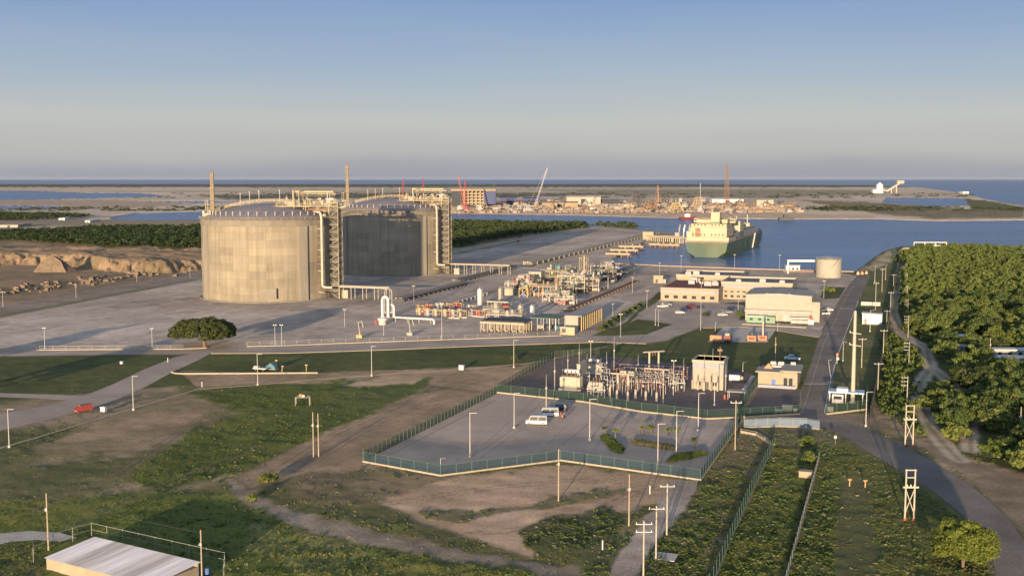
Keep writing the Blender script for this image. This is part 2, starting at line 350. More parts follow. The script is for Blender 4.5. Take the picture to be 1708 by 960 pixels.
zone([(430,800),(620,775),(735,800),(640,835),(520,850)], (.125,.11,.055), (.17,.13,.075), 10, 12, .7, None, .8)
zone([(700,855),(900,835),(1040,815),(1040,823),(900,850),(760,872)], (.105,.105,.05), None, 4, 10, .8, None, .8)
zone([(860,880),(930,860),(1010,850),(1040,860),(1030,900),(960,915),(880,915)], (.085,.085,.035), (.06,.07,.03), 6, 9, .9)
zone([(380,800),(460,840),(600,880),(760,915),(960,945),(1000,990),(900,985),(700,925),(520,890),(400,840)], (.28,.23,.175), (.18,.15,.10), 6, 10, .4)
zone([(-300,865),(100,830),(250,812),(380,822),(520,892),(700,928),(870,950),(960,985),(960,1400),(-300,1400)], (.098,.118,.024), (.150,.148,.036), 8, 10, .8)
zone([(420,870),(560,890),(640,930),(520,960),(400,920)], (.20,.18,.065), None, 12, 14, 1, None, .6)
zone([(-200,905),(60,905),(70,960),(200,1000),(-200,1100)], (.10,.105,.03), (.17,.14,.08), 6, 8, 1)
# strips beside the two green fences
zone([(1165,806),(1240,714),(1292,744),(1250,830),(1190,965),(1140,1300),(960,1300),(1050,965),(1130,860)], (.115,.105,.045), (.175,.135,.085), 5, 10, .9)
zone([(1120,860),(1180,800),(1240,770),(1230,830),(1180,900),(1140,990),(1060,990)], (.075,.088,.026), (.12,.105,.042), 6, 12, 1, None, .85)
zone([(1292,744),(1240,712),(1340,714),(1400,724),(1480,775),(1365,766)], (.085,.10,.03), (.14,.12,.07), 4, 5, .8)
zone([(1292,744),(1366,766),(1312,965),(1240,1300),(1100,1300),(1190,965)], (.085,.102,.025), (.135,.122,.036), 3, 4, 1)
zone([(1366,766),(1400,735),(1480,775),(1560,830),(1610,872),(1650,940),(1670,1300),(1240,1300),(1312,965)], (.066,.084,.022), (.10,.102,.030), 4, 6, 1)
zone([(1405,790),(1455,790),(1465,965),(1470,1200),(1380,1200),(1392,965)], (.115,.10,.05), (.085,.09,.035), 8, 4, .5, None, .8)
zone([(1380,690),(1450,692),(1500,722),(1600,780),(1720,900),(1760,1000),(1900,1000),(1900,830),(1700,800),(1600,758),(1560,748),(1510,715)], (.25,.185,.125), (.18,.14,.09), 6, 6, .25)
zone([(1122,804),(1168,800),(1142,850),(1094,900),(1045,990),(1000,1010),(1036,915),(1082,860)], (.37,.31,.26), (.29,.24,.19), 5, 7, .1)
# headland east of the road
zone([(1430,470),(1452,440),(1480,418),(1505,413),(1500,470),(1486,540),(1450,690),(1380,690),(1400,600),(1424,530)], (.085,.10,.030), (.13,.12,.05), 3, 4, .8)
zone([(1444,448),(1480,418),(1505,412),(1580,411),(1500,430),(1456,452)], (.40,.31,.21), (.20,.18,.09), 2, 3, .4)
zone([(1500,412),(1708,419),(1860,424),(3500,452),(3500,900),(1860,830),(1640,770),(1560,745),(1500,690),(1470,690),(1500,500)], (.050,.062,.018), (.075,.080,.026), 4, 5, 1)
for tr in ([(1503,415),(1500,470),(1490,520),(1502,556),(1545,580),(1552,612),(1590,640),(1615,672),(1620,752)], [(1532,660),(1550,712),(1585,752),(1602,768)], [(1552,612),(1534,640),(1532,660)]):
    d = np.full(X.shape, 1e9)
    for (x0,y0),(x1,y1) in zip(tr[:-1],tr[1:]):
        a, b = G(x0,y0), G(x1,y1); dx, dy = b.x-a.x, b.y-a.y; t = np.clip(((X-a.x)*dx+(Y-a.y)*dy)/(dx*dx+dy*dy),0,1)
        d = np.minimum(d, np.hypot(X-a.x-t*dx, Y-a.y-t*dy))
    lay(sstep(2.9,1.5,d+wob*1.0), (.36,.295,.22), None, .1)
    lay(.55*sstep(.9,.3,d+wob*.3), (.13,.125,.06), None, .4)
ca_, sa_ = math.cos(SITE), math.sin(SITE); UX, UY = X*ca_-Y*sa_, X*sa_+Y*ca_
stk = fbm(UX*2.2,UY*.16,.10,31,4); blo = fbm(X,Y,.018,35,4); oil = fbm(X,Y,.09,37,3)
wa = sstep(0,4,sd(PX,PY,APRON))
C *= 1+(wa*((stk-.5)*.42+(blo-.5)*.75-.22*sstep(.62,.75,oil)))[...,None]
C *= 1+((1-wa)*(1-far)*(1-RGH)*((fbm(UX*.25,UY*1.6,.16,41,3)-.5)*.55))[...,None]
for rt,wd in (([(120,875),(250,815),(330,785),(430,745)],.9),([(420,812),(560,722),(720,652),(800,628)],1.0),([(470,800),(640,700),(790,640)],.9),([(640,840),(800,815),(960,800),(1100,815)],.9),([(700,900),(880,880),(1000,850),(1060,820)],.9),([(60,850),(200,790),(330,700)],.9)):
    d = np.full(X.shape, 1e9)
    for (x0,y0),(x1,y1) in zip(rt[:-1],rt[1:]):
        a, b = G(x0,y0), G(x1,y1); dx, dy = b.x-a.x, b.y-a.y; t = np.clip(((X-a.x)*dx+(Y-a.y)*dy)/(dx*dx+dy*dy),0,1)
        d = np.minimum(d, np.hypot(X-a.x-t*dx, Y-a.y-t*dy))
    lay(.55*sstep(.55,.2,np.abs(d-wd+wob*.2))*(n3>.35), (.15,.115,.075), None, .15)
# heights
Z = np.zeros(X.shape)
relief = ((n3-.5)*.55 + (n2-.5)*.7) * RGH * (1-far)
flat = np.ones(X.shape)
for kx, poly in ROADS.items(): flat = np.minimum(flat, sstep(-2,-7,sd(PX,PY,poly)))
Z += relief*flat
# worked-out pit and spoil left of the tanks
pit = sstep(0,5,jit(sd(PX,PY,[(-400,425),(0,436),(140,437),(176,428),(260,437),(345,441),(345,452),(200,468),(60,494),(0,505),(-400,570)]),3))
sp = sstep(0,3.5,jit(sd(PX,PY,[(-400,415),(0,424),(150,424),(345,428),(345,452),(262,456),(180,452),(150,446),(140,444),(0,441),(-400,450)]),2.5))
Z += -.9*pit*n2 + 7.5*sp*(.6+.8*n2)
w = sd(PX,PY,CHANNEL); wl = np.maximum.reduce([jit(sd(PX,PY,q),1.0) for q in LAG]); wsea = sd(PX,PY,SEA)
Z += -4.5*sstep(-.25,.35,w+wob*.15*far) - 4.5*sstep(-.2,.3,wl) - 6*sstep(-.15,.25,wsea)
rows_n, cols_n = X.shape
V = np.stack([X,Y,Z],-1).reshape(-1,3)
ii = np.arange(rows_n*cols_n).reshape(rows_n,cols_n)
Fq = np.stack([ii[:-1,:-1],ii[:-1,1:],ii[1:,1:],ii[1:,:-1]],-1).reshape(-1,4)
gm = bpy.data.materials.new('ground_cover'); gm.use_nodes = True; nt = gm.node_tree; N, L = nt.nodes, nt.links
b = N['Principled BSDF']; b.inputs['Roughness'].default_value = .9; b.inputs['Specular IOR Level'].default_value = .15
at = N.new('ShaderNodeAttribute'); at.attribute_name = 'cover'
geo = N.new('ShaderNodeNewGeometry')
def nz(scale, det, rough=.6):
    n = N.new('ShaderNodeTexNoise'); n.inputs['Scale'].default_value = scale; n.inputs['Detail'].default_value = det; n.inputs['Roughness'].default_value = rough
    L.new(geo.outputs['Position'], n.inputs['Vector']); return n.outputs['Fac']
def mrange(x, a, bb, c, d):
    m = N.new('ShaderNodeMapRange'); m.inputs[1].default_value=a; m.inputs[2].default_value=bb; m.inputs[3].default_value=c; m.inputs[4].default_value=d
    L.new(x, m.inputs[0]); return m.outputs[0]
def mul(a, bb, op='MULTIPLY'):
    m = N.new('ShaderNodeMath'); m.operation = op
    for i,q in enumerate((a,bb)):
        if hasattr(q,'links'): L.new(q, m.inputs[i])
        else: m.inputs[i].default_value = q
    return m.outputs[0]
fine, mid, big = nz(1.7,6,.7), nz(.22,6), nz(.03,5)
val = mul(mul(mrange(fine,.3,.7,.72,1.28), mrange(mid,.3,.7,.8,1.2)), mrange(big,.3,.7,.88,1.12))
vm = N.new('ShaderNodeVectorMath'); vm.operation='SCALE'; L.new(at.outputs['Color'], vm.inputs[0]); L.new(val, vm.inputs['Scale'])
L.new(vm.outputs[0], b.inputs['Base Color'])
bp = N.new('ShaderNodeBump'); bp.inputs['Strength'].default_value = .6
hgt = mul(mul(mul(fine,.10), mul(mid,.5),'ADD'), mrange(at.outputs['Alpha'],0,1,.12,1.0)); L.new(hgt, bp.inputs['Height']); bp.inputs['Distance'].default_value = 1.0
L.new(micro(nt, geo.outputs['Position'], 3.6, bp.outputs[0]), b.inputs['Normal'])
ground = npmesh('ground', V, Fq, gm, 'structure', smooth=True)
ca = ground.data.color_attributes.new('cover', 'FLOAT_COLOR', 'POINT')
ca.data.foreach_set('color', np.concatenate([C, RGH[...,None]],-1).astype(np.float32).ravel())
# sample helpers used for planting
def rough_at(x, y):
    px = 854 + FO*x/(y*CP+CH*SP); d = y
    j = np.searchsorted(cols, px).clip(1,len(cols)-1); i = np.searchsorted(Y[:,500], d).clip(1,len(dist)-1)
    return RGH[i,j], Z[i,j]
# water: one sheet to the horizon
wm = bpy.data.materials.new('sea_water'); wm.use_nodes = True; nt = wm.node_tree; N, L = nt.nodes, nt.links
b = N.new('ShaderNodeBsdfGlossy'); b.inputs['Roughness'].default_value = .16; N.remove(N['Principled BSDF'])
df = N.new('ShaderNodeBsdfDiffuse'); df.inputs['Color'].default_value = (.075,.145,.265,1); fr = N.new('ShaderNodeFresnel'); fr.inputs['IOR'].default_value = 1.33
wn = N.new('ShaderNodeTexNoise'); wn.inputs['Scale'].default_value = .006; wn.inputs['Detail'].default_value = 6; wg = N.new('ShaderNodeNewGeometry'); wp = N.new('ShaderNodeMapping'); wp.inputs['Scale'].default_value = (.35,1,1); L.new(wg.outputs['Position'], wp.inputs[0]); L.new(wp.outputs[0], wn.inputs['Vector']); wr = N.new('ShaderNodeMapRange'); wr.inputs[1].default_value=.35; wr.inputs[2].default_value=.65; L.new(wn.outputs['Fac'], wr.inputs[0]); wx = N.new('ShaderNodeMix'); wx.data_type='RGBA'; wx.inputs[6].default_value=(.052,.108,.215,1); wx.inputs[7].default_value=(.090,.165,.290,1); L.new(wr.outputs[0], wx.inputs[0]); L.new(wx.outputs[2], df.inputs['Color'])
mn = N.new('ShaderNodeMath'); mn.operation = 'MINIMUM'; mn.inputs[1].default_value = .36; L.new(fr.outputs[0], mn.inputs[0]); wms = N.new('ShaderNodeMixShader'); L.new(mn.outputs[0], wms.inputs[0]); L.new(df.outputs[0], wms.inputs[1]); L.new(b.outputs[0], wms.inputs[2]); L.new(wms.outputs[0], N['Material Output'].inputs[0])
geo = N.new('ShaderNodeNewGeometry')
mp = N.new('ShaderNodeMapping'); mp.inputs['Scale'].default_value = (.5,1.0,1); mp.inputs['Rotation'].default_value=(0,0,.4); L.new(geo.outputs['Position'], mp.inputs[0])
def nzm(scale, det):
    n = N.new('ShaderNodeTexNoise'); n.inputs['Scale'].default_value = scale; n.inputs['Detail'].default_value = det; L.new(mp.outputs[0], n.inputs['Vector']); return n.outputs['Fac']
wv = mul(mul(nzm(.35,5),.55), mul(nzm(.045,4),2.2),'ADD')
bp = N.new('ShaderNodeBump'); bp.inputs['Strength'].default_value = .8; bp.inputs['Distance'].default_value = 1.0; L.new(wv, bp.inputs['Height']); L.new(bp.outputs[0], b.inputs['Normal'])
L.new(mrange(nzm(.012,4),.35,.65,.10,.26), b.inputs['Roughness'])
MB().add([(-30000,-200,-1.3),(30000,-200,-1.3),(30000,45000,-1.3),(-30000,45000,-1.3)],[(0,1,2,3)]).build('water', wm, kind='structure')
# paved sheets
asph = mat('asphalt', (.125,.108,.094), .88, var=.16, scale=.12, pos=True, bump=.02, bscale=2, col2=(.165,.142,.12))
dustroad = mat('dusty_asphalt', (.27,.225,.185), .9, var=.14, scale=.1, pos=True, bump=.02, bscale=2, col2=(.33,.27,.22))
conc = mat('concrete', (.36,.33,.285), .85, var=.14, scale=.35, pos=True, bump=.01)
lotm = mat('lot_gravel', (.36,.29,.235), .9, var=.15, scale=.10, pos=True, bump=.02, bscale=2.5, col2=(.30,.245,.195))
subm = mat('red_gravel', (.125,.098,.085), .95, var=.25, scale=.35, pos=True, bump=.05, bscale=4)
kerbm = mat('kerb_cream', (.28,.24,.175), .8, var=.12, scale=.6, pos=True)
def sheet(name, poly, z, m):
    bm = bmesh.new(); vs = [bm.verts.new(G(x,y,0)+Vector((0,0,z))) for x,y in poly]
    f = bm.faces.new(vs); f.normal_update()
    if f.normal.z < 0: f.normal_flip()
    bmesh.ops.triangulate(bm, faces=[f])
    me = bpy.data.meshes.new(name); bm.to_mesh(me); bm.free(); me.materials.append(m)
    o = bpy.data.objects.new(name, me); COL.objects.link(o); o['kind'] = 'structure'; return o
for nm, key, z, m in (('road','right',.07,asph),('road','lotdrive',.055,asph),('road','plant',.06,dustroad),('road','left',.05,dustroad),('path','leftside',.035,dustroad),
                      ('path','lower',.05,conc),('parking_lot','adminlot',.065,dustroad),('road','cross',.055,dustroad),('pavement','orangepad',.05,conc),('parking_lot','ware',.05,dustroad),
                      ('parking_lot','lot',.05,lotm),('gravel_yard','subyard',.045,subm),('gravel_yard','gateplot',.06,subm)):
    sheet(nm, ROADS[key], z, m)
def ribbon(pts, w, h, z0=0.0, world=False):
    """a low wall, kerb or strip of width w and height h along a line"""
    mb = MB(); P = [Vector(p) if world else G(*p) for p in pts]; L_, R_ = [], []
    for i,p in enumerate(P):
        d = (P[min(i+1,len(P)-1)]-P[max(i-1,0)]); d.z = 0; d.normalize(); nrm = Vector((-d.y,d.x,0))
        L_.append(p+nrm*w/2); R_.append(p-nrm*w/2)
    vs = []
    for l,r in zip(L_,R_): vs += [(l.x,l.y,z0),(r.x,r.y,z0),(r.x,r.y,z0+h),(l.x,l.y,z0+h)]
    fs = [(4*i+k, 4*i+(k+1)%4, 4*i+4+(k+1)%4, 4*i+4+k) for i in range(len(P)-1) for k in range(4)]
    m = 4*(len(P)-1)
    return mb.add(vs, fs+[(0,1,2,3),(m+3,m+2,m+1,m)])
def strip(name, pts, w, h, m, z0=0.0, kind='structure'):
    return ribbon(pts, w, h, z0).build(name, m, kind=kind)
paint = mat('road_paint', (.62,.60,.54), .7, var=.3, scale=.8, pos=True)
ypaint = mat('yellow_paint', (.36,.29,.14), .7, var=.3, scale=.8, pos=True)
strip('kerb', [(0,584.2),(306,582.2),(345,580.5)], .35, .32, kerbm)
strip('kerb', [(412,578),(480,576.5),(560,573),(735,566.8),(936,559.8)], .35, .3, kerbm)
strip('kerb', [(352,589.6),(480,589),(640,583.6),(800,577),(1000,570.4),(1078,573.2)], .35, .18, kerbm)
strip('kerb', [(1172,547),(1240,545),(1290,550),(1330,557),(1366,562.5)], .3, .15, kerbm)
strip('path', [(-60,765),(0,747),(60,730),(190,690),(330,649),(430,641.5),(530,632),(620,625),(760,616),(880,606),(925,597.5),(985,584),(1060,567)], .95, .05, kerbm, .03)
strip('road_marking', [(1338,688),(1362,612),(1374,572),(1394,532),(1408,502),(1424,476)], .15, .008, ypaint, .072)
strip('road_marking', [(1375,688),(1386,632),(1398,590),(1411,555),(1422,527),(1432,500)], .18, .008, paint, .072)
for q in ([(1396,556),(1368,556)], [(1403,515),(1427,515)], [(1381,640),(1341,640)]):
    strip('road_marking', q, .4, .008, paint, .0725)

linem = mat('pavement_line', (.10,.09,.085), .9, var=.4, scale=.5, pos=True)  # dark colour for thin straight strips laid on the car park surface
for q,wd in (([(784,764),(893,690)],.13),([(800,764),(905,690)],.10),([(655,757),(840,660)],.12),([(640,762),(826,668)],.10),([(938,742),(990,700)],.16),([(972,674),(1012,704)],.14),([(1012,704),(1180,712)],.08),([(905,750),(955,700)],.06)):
    strip('pavement_line', q, wd, .006, linem, .052)
# ---------------------------------------------------------------- planting
barkm = mat('bark', (.12,.085,.055), .9, var=.3, scale=2, bump=.05)
leaf_dark = foliage('leaf_dark', (.024,.038,.010), (.075,.090,.024))
leaf_mid = foliage('leaf_mid', (.036,.062,.014), (.110,.138,.032))
leaf_yel = foliage('leaf_yellowish', (.060,.088,.018), (.150,.170,.038))
leaf_umb = foliage('leaf_umbrella', (.020,.032,.009), (.055,.066,.018), .15)
leaf_bright = foliage('leaf_bright', (.098,.126,.020), (.20,.218,.042), .35)
leaf_mang = foliage('leaf_mangrove', (.024,.042,.012), (.062,.078,.024))
leaf_grass = foliage('grass_blade', (.052,.070,.016), (.092,.100,.027), .25)
leaf_dry = foliage('dry_scrub', (.095,.092,.040), (.150,.135,.070), .2)
def crown_np(seed, R, Hc, z0, nclump, per, size, spread=.22, dome=True, skirt=0.0, lump=1.0):
    r = np.random.default_rng(seed)
    th = r.uniform(0,2*PI,nclump); q = r.uniform(-.35 if not dome else -.05,1,nclump); rad = np.sqrt(1-np.clip(q,-1,1)**2)
    k = r.uniform(1-.38*lump,1.0,nclump)*(1+lump*(.16*np.sin(th*3+seed)+.10*np.sin(th*5+2*seed)))
    cx, cy, cz = R*rad*np.cos(th)*k, R*rad*np.sin(th)*k, z0+Hc*np.clip(q*k,-.4,1)
    n = nclump*per; ci = np.repeat(np.arange(nclump),per)
    cr = (R*spread*r.uniform(.6,1.3,nclump))[ci]
    g = r.normal(size=(n,3)); g /= np.linalg.norm(g,axis=1)[:,None]; g *= (r.uniform(.35,1,n)**.6)[:,None]
    P = np.stack([cx[ci],cy[ci],cz[ci]],1) + g*np.stack([cr,cr,cr*.62],1)
    P[:,2] = np.maximum(P[:,2], z0-Hc*(.15+skirt))
    nrm = g + r.normal(size=(n,3))*.55 + np.array([0,0,.45]); nrm /= np.linalg.norm(nrm,axis=1)[:,None]
    a = np.cross(nrm, r.normal(size=(n,3))); a /= np.linalg.norm(a,axis=1)[:,None]; b = np.cross(nrm,a)
    s = (size*r.uniform(.55,1.25,n))[:,None]; a = a*s; b = b*s*.62
    V = np.stack([P-a, P-b*.9, P+a, P+b*.9],1).reshape(-1,3)
    return V, np.arange(4*n).reshape(-1,4)
def trunk_mb(seed, Ht, spread, r0, n=5, lean=0.0):
    r = random.Random(seed); mb = MB(); mb.tube([(0,0,-.3),(lean*.3,0,Ht*.22),(lean,.05,Ht*.45)], r0, 8)
    for i in range(n):
        a = 2*PI*i/n + r.uniform(-.4,.4); k = spread*r.uniform(.6,1)
        mb.tube([(lean,.05,Ht*.40),(lean+k*.4*math.cos(a),k*.4*math.sin(a),Ht*.66),(lean+k*math.cos(a),k*math.sin(a),Ht*r.uniform(.85,1))], r0*.42, 5)
    return mb
def tree(name, label, cat, loc, seed, R, Hc, z0, nclump, per, size, m, trunk=(None), group=None, dome=True, spread=.22, skirt=0.0, lump=1.0):
    t = T(name, label, cat, loc, 0, group)
    V, Fq = crown_np(seed, R, Hc, z0, nclump, per, size, spread, dome, skirt, lump)
    npmesh('crown', V, Fq, m, parent=t)
    if trunk: trunk_mb(seed, *trunk).build('trunk', barkm, t, True)
    return t
B = G(341,578.5)
tree('umbrella_tree', 'broad flat crowned dark tree standing alone at the edge of the gravel apron', 'tree', B, 5, 11.4, 5.6, 4.7, 360, 110, .36, leaf_umb, (8.0, 7.0, .6, 8), spread=.13, skirt=-.02, lump=.35)
B = G(1606,945)
tree('round_tree', 'round bright green tree beside the bend of the asphalt road', 'tree', B, 8, 4.6, 4.9, 2.5, 200, 190, .21, leaf_bright, (4.6, 3.2, .25, 6), spread=.24, skirt=.3, lump=.7)
for k,(px,py) in enumerate([(-118,676),(-175,628)]):
    tree('shade_tree', ('broad','tall')[k]+' dark tree beyond the left end of the lawn, its long shadow crossing the grass', 'tree', G(px,py), 15+k, 7.5, 6.5, 4.2, 70, 90, .45, leaf_dark, (7, 5, .4, 6), spread=.24, skirt=.2)
# single shrubs in the open field
for i,(px,py,R,m,lab) in enumerate([(446,806,1.9,leaf_yel,'small yellow green bush on the bare dirt left of the car park fence'),
        (1345,745,1.7,leaf_yel,'yellow green bush near the top of the green field fences'),(1350,770,1.6,leaf_mid,'dark bush behind the cream concrete box'),
        (420,835,1.0,leaf_yel,'low bush at the edge of the rough grass bank'),(1178,528,1.5,leaf_dark,'dark bush on the lawn beside the lamp post at the admin parking'),
        (1234,528,1.9,leaf_yel,'yellow green bush at the left corner of the white warehouse'),(1292,534,1.7,leaf_dark,'dark shrub in front of the white warehouse'),
        (1304,534,1.4,leaf_mid,'mid green shrub in front of the warehouse awning'),(1378,486,2.2,leaf_mid,'green bush behind the warehouse near the road'),(1388,488,1.8,leaf_yel,'yellowish bush between warehouse and road edge'),
        (1116,497.5,1.1,leaf_dark,'round dark bush at the left of the red roofed office front'),(1149,499,.9,leaf_mid,'small bush at the middle of the red roofed office front'),(1174,500,1.1,leaf_dark,'dark bush at the right of the red roofed office front'),
        (1214,494,1.2,leaf_dark,'dark bush against the long cream building'),(1238,495,1.1,leaf_mid,'green bush against the long cream building beside the warehouse'),
        (858,601,1.3,leaf_dark,'dark bush on the lawn near the yellow bar')]):
    tree('bush', lab, 'bush', G(px,py), 40+i, R, R*.95, R*.55, 22, 60, .2, m, None, dome=False, spread=.4)
# hedge by the electrical house
for i in range(9):
    px, py = 1003+i*8.2, 553-i*5.2
    tree('bush', 'dark bush of the row planted along the lawn edge right of the electrical house', 'bush', G(px,py), 80+i, 1.9, 1.9, .9, 20, 50, .25, leaf_dark if i%2 else leaf_mid, None, 'row of bushes right of the electrical house', dome=False, spread=.4)
# palms in the car park beds
def palm(px, py, top, lab, seed):
    B = G(px,py); h = HT(px,py,top); t = T('palm_tree', lab, 'palm', B, 0, 'young palms in the car park beds')
    MB().tube([(0,0,-.1),(.05,0,h*.35),(.02,.04,h*.7)], .13, 7).build('trunk', barkm, t, True)
    r = random.Random(seed); V, Fq = [], []
    for k in range(22):
        a = 2*PI*k/22+r.uniform(-.2,.2); up = r.uniform(-.1,1.0); ln = r.uniform(1.1,1.7); p = Vector((.02,.04,h*.7))
        d = Vector((math.cos(a),math.sin(a),up)); sd_ = Vector((-math.sin(a),math.cos(a),0)); prev = None
        for j in range(5):
            w = .30*(1-j/5)+.05
            cur = (p+sd_*w, p, p-sd_*w); cur = (cur[0]-Vector((0,0,.12)),cur[1],cur[2]-Vector((0,0,.12)))
            if prev:
                o = len(V); V += [prev[0],prev[1],cur[1],cur[0],prev[1],prev[2],cur[2],cur[1]]; Fq += [(o,o+1,o+2,o+3),(o+4,o+5,o+6,o+7)]
            prev = cur; p = p+d.normalized()*ln/5; d.z -= .33
    npmesh('crown', np.array([tuple(x) for x in V]), np.array(Fq), leaf_yel, parent=t)
for i,q in enumerate([(1009,728,707,'small palm at the far left end of the car park beds'),(1026,735,709,'bushy palm above the left hedge bed'),(1071,722,708,'left palm of the far pair behind the long low hedge'),
        (1086,722,706,'right palm of the far pair behind the long low hedge'),(1114,728,710,'palm near the right end of the long low hedge'),(1128,727,709,'leafy palm right beside the thin lamp post'),(1158,748,724,'palm standing alone at the right above the near hedge')]):
    palm(*q, 60+i)
def bed(name, lab, poly, hgt, m, seed, dens=5):
    r = np.random.default_rng(seed); P = [G(*p) for p in poly]; xs, ys = [p.x for p in P], [p.y for p in P]
    n = int((max(xs)-min(xs))*(max(ys)-min(ys))*dens*3)
    x, y = r.uniform(min(xs),max(xs),n), r.uniform(min(ys),max(ys),n); d = sd(x,y,[(p.x,p.y) for p in P]); ok = d > 0; x, y, d = x[ok],y[ok],d[ok]
    Vs, k = [], 0
    c = np.array([x.mean(),y.mean(),0])
    for j in range(len(x)):
        V,_ = crown_np(seed*100+j%9, .45, hgt*.6*min(1,.5+d[j]), .25, 6, 7, .16, .5, False); Vs.append(V+np.array([x[j],y[j],0])-c)
    V = np.concatenate(Vs); o = npmesh(name, V, np.arange(len(V)).reshape(-1,4), m); o.location = c
    return tag(o, lab, 'hedge')
bed('hedge', 'clipped green hedge bed slanting at the left of the palms', [(1003,729),(1014,727),(1040,748),(1036,757),(1020,752)], 1.0, leaf_mid, 3)
bed('hedge', 'long low brownish hedge between the two palm groups', [(1053,736),(1065,735),(1120,744),(1126,750),(1110,750),(1060,742)], .8, leaf_dry, 4)
bed('hedge', 'dark green hedge bed closest to the front fence of the car park', [(1112,772),(1128,760),(1170,755),(1178,758),(1150,766)], .95, leaf_mid, 5)
# right-hand wood: nearest 300 trees stand alone, the rest is one mass
FOREST = [[(1508,428),(1530,418),(1585,416),(1708,421),(1900,424),(1990,440),(1990,780),(1760,815),(1700,800),(1655,785),(1648,745),(1636,690),(1612,655),(1592,625),(1566,600),(1556,578),(1512,548),(1508,520),(1512,480)],
          [(1548,650),(1585,665),(1606,690),(1612,745),(1590,748),(1566,722),(1544,690)], [(1560,580),(1700,585),(1700,600),(1600,618)]]
STRIP = [[(1536,600),(1552,625),(1530,655),(1548,712),(1540,735),(1512,712),(1500,690),(1526,640)],[(1505,520),(1545,560),(1546,576),(1510,556)],[(1560,615),(1590,650),(1608,690),(1560,700),(1545,650)],[(1476,560),(1494,566),(1540,592),(1536,640),(1526,660),(1548,720),(1500,700),(1470,690)],[(1490,470),(1512,470),(1508,525),(1490,520)],[(1490,430),(1504,425),(1500,445)]]
CLEAR = [[(1590,562),(1640,562),(1640,585),(1590,580)],[(1648,588),(1730,588),(1730,622),(1655,618)]]
r = np.random.default_rng(77)
def scatter(polys, gap, clear=(), margin=0):
    pts = []; cell = {}
    for poly in polys:
        P = [G(*p) for p in poly]; W_ = [(p.x,p.y) for p in P]; xs, ys = zip(*W_)
        n = int((max(xs)-min(xs))*(max(ys)-min(ys))/(gap*gap)*9)
        x, y = r.uniform(min(xs),max(xs),n), r.uniform(min(ys),max(ys),n); ok = sd(x,y,W_) > margin
        for c in clear:
            ok &= sd(x,y,[(G(*p).x,G(*p).y) for p in c]) < 0
        for a,b in zip(x[ok],y[ok]):
            i,j = int(a//gap),int(b//gap)
            if any((a-p)**2+(b-q)**2 < gap*gap for di in (-1,0,1) for dj in (-1,0,1) for p,q in cell.get((i+di,j+dj),())): continue
            cell.setdefault((i,j),[]).append((a,b)); pts.append((a,b))
    return [p for p in pts if not hides(*p)]
TRK = []
for tr in ([(1503,415),(1500,470),(1490,520),(1502,556),(1545,580),(1552,612),(1590,640),(1615,672),(1618,735)], [(1532,660),(1550,712),(1585,752)], [(1552,612),(1534,640),(1532,660)]):
    for (x0,y0),(x1,y1) in zip(tr[:-1],tr[1:]): TRK += [(x0+(x1-x0)*k/8, y0+(y1-y0)*k/8) for k in range(9)]
TRK += [(1650+6*k,598) for k in range(11)]+[(1656+6*k,609) for k in range(10)]+[(1588+5*k,572) for k in range(9)]+[(1599,584),(1638,583),(1606,668),(1612,668)]
TRK = np.array(TRK)
def hides(x, y, h=5.2, rr=2.1):
    # keeps trees off the dirt track and out of the gap the traffic keeps clear beside it
    dz = y*CP+CH*SP; px = 854+FO*x/dz; pb = 480+FO*(CH*CP-y*SP)/dz; k = FO/dz
    if px < 1460: return False
    return bool(((np.abs(TRK[:,0]-px) < rr*k) & (TRK[:,1] > pb-h*k*.42) & (TRK[:,1] < pb+1.2*k)).any())
fp = sorted(scatter(FOREST, 5.6, CLEAR, 1.0), key=lambda p: p[1])
inview = [p for p in fp if -.2 < p[0]/p[1] < .505]
near, rest = inview[:292], inview[292:]+[p for p in fp if not -.2 < p[0]/p[1] < .505]
protos = []
for i in range(6):
    m = (leaf_mid,leaf_yel,leaf_mid,leaf_dark,leaf_yel,leaf_mid)[i]; R = (3.9,3.6,4.4,4.0,3.1,4.8)[i]
    protos.append(tree('canopy_tree','bushy green tree of the dense wood right of the fenced track','tree',(0,0,0),120+i,R,R*.85,R*.55,50,60,.33,m,(R*1.25,R*.6,.18,5),'trees of the wood right of the track',spread=.27,skirt=.3))
for k,(x,y) in enumerate(near):
    i = k % 6; o = protos[k] if k < 6 else copy_tree(protos[i])
    o.location = (x,y,-.2); o.rotation_euler.z = r.uniform(0,6.28); s = r.choice([r.uniform(.5,.8),r.uniform(.8,1.1),r.uniform(1.0,1.38)]); o.scale = (s,s,s*r.uniform(.8,1.15))
def mass(name, pts, R, Hc, z0, m, seed, nclump=16, per=16, size=.75, zof=-.2):
    r = np.random.default_rng(seed); base = [crown_np(seed+i,1,1,0,nclump,per,size/R,.3,True,.35)[0] for i in range(5)]; Vs = []
    for k,(x,y) in enumerate(pts):
        s = R*r.uniform(.5,1.4); a = r.uniform(0,6.28); c_, s_ = math.cos(a), math.sin(a); V = base[k%5]
        Vs.append(np.stack([(V[:,0]*c_-V[:,1]*s_)*s+x, (V[:,0]*s_+V[:,1]*c_)*s+y, V[:,2]*Hc*r.uniform(.75,1.2)+z0+zof],1))
    V = np.concatenate(Vs); return npmesh(name, V, np.arange(len(V)).reshape(-1,4), m, 'stuff')
mass('forest', rest[0::2], 4.2, 4.4, 2.6, leaf_mid, 300, 24, 22, .55)
mass('forest', rest[1::2], 3.9, 4.2, 2.3, leaf_yel, 310, 24, 22, .52)
mass('undergrowth', scatter(STRIP, 3.2), 1.7, 1.9, .6, leaf_mid, 320, 12, 14, .35)
mass('mangrove_woods', scatter([[(-330,408),(0,402),(150,412),(345,416),(345,384),(150,386),(60,392),(0,393),(-330,393)]], 7), 6.5, 5.2, 2.8, leaf_mang, 330, 16, 14, 1.15)
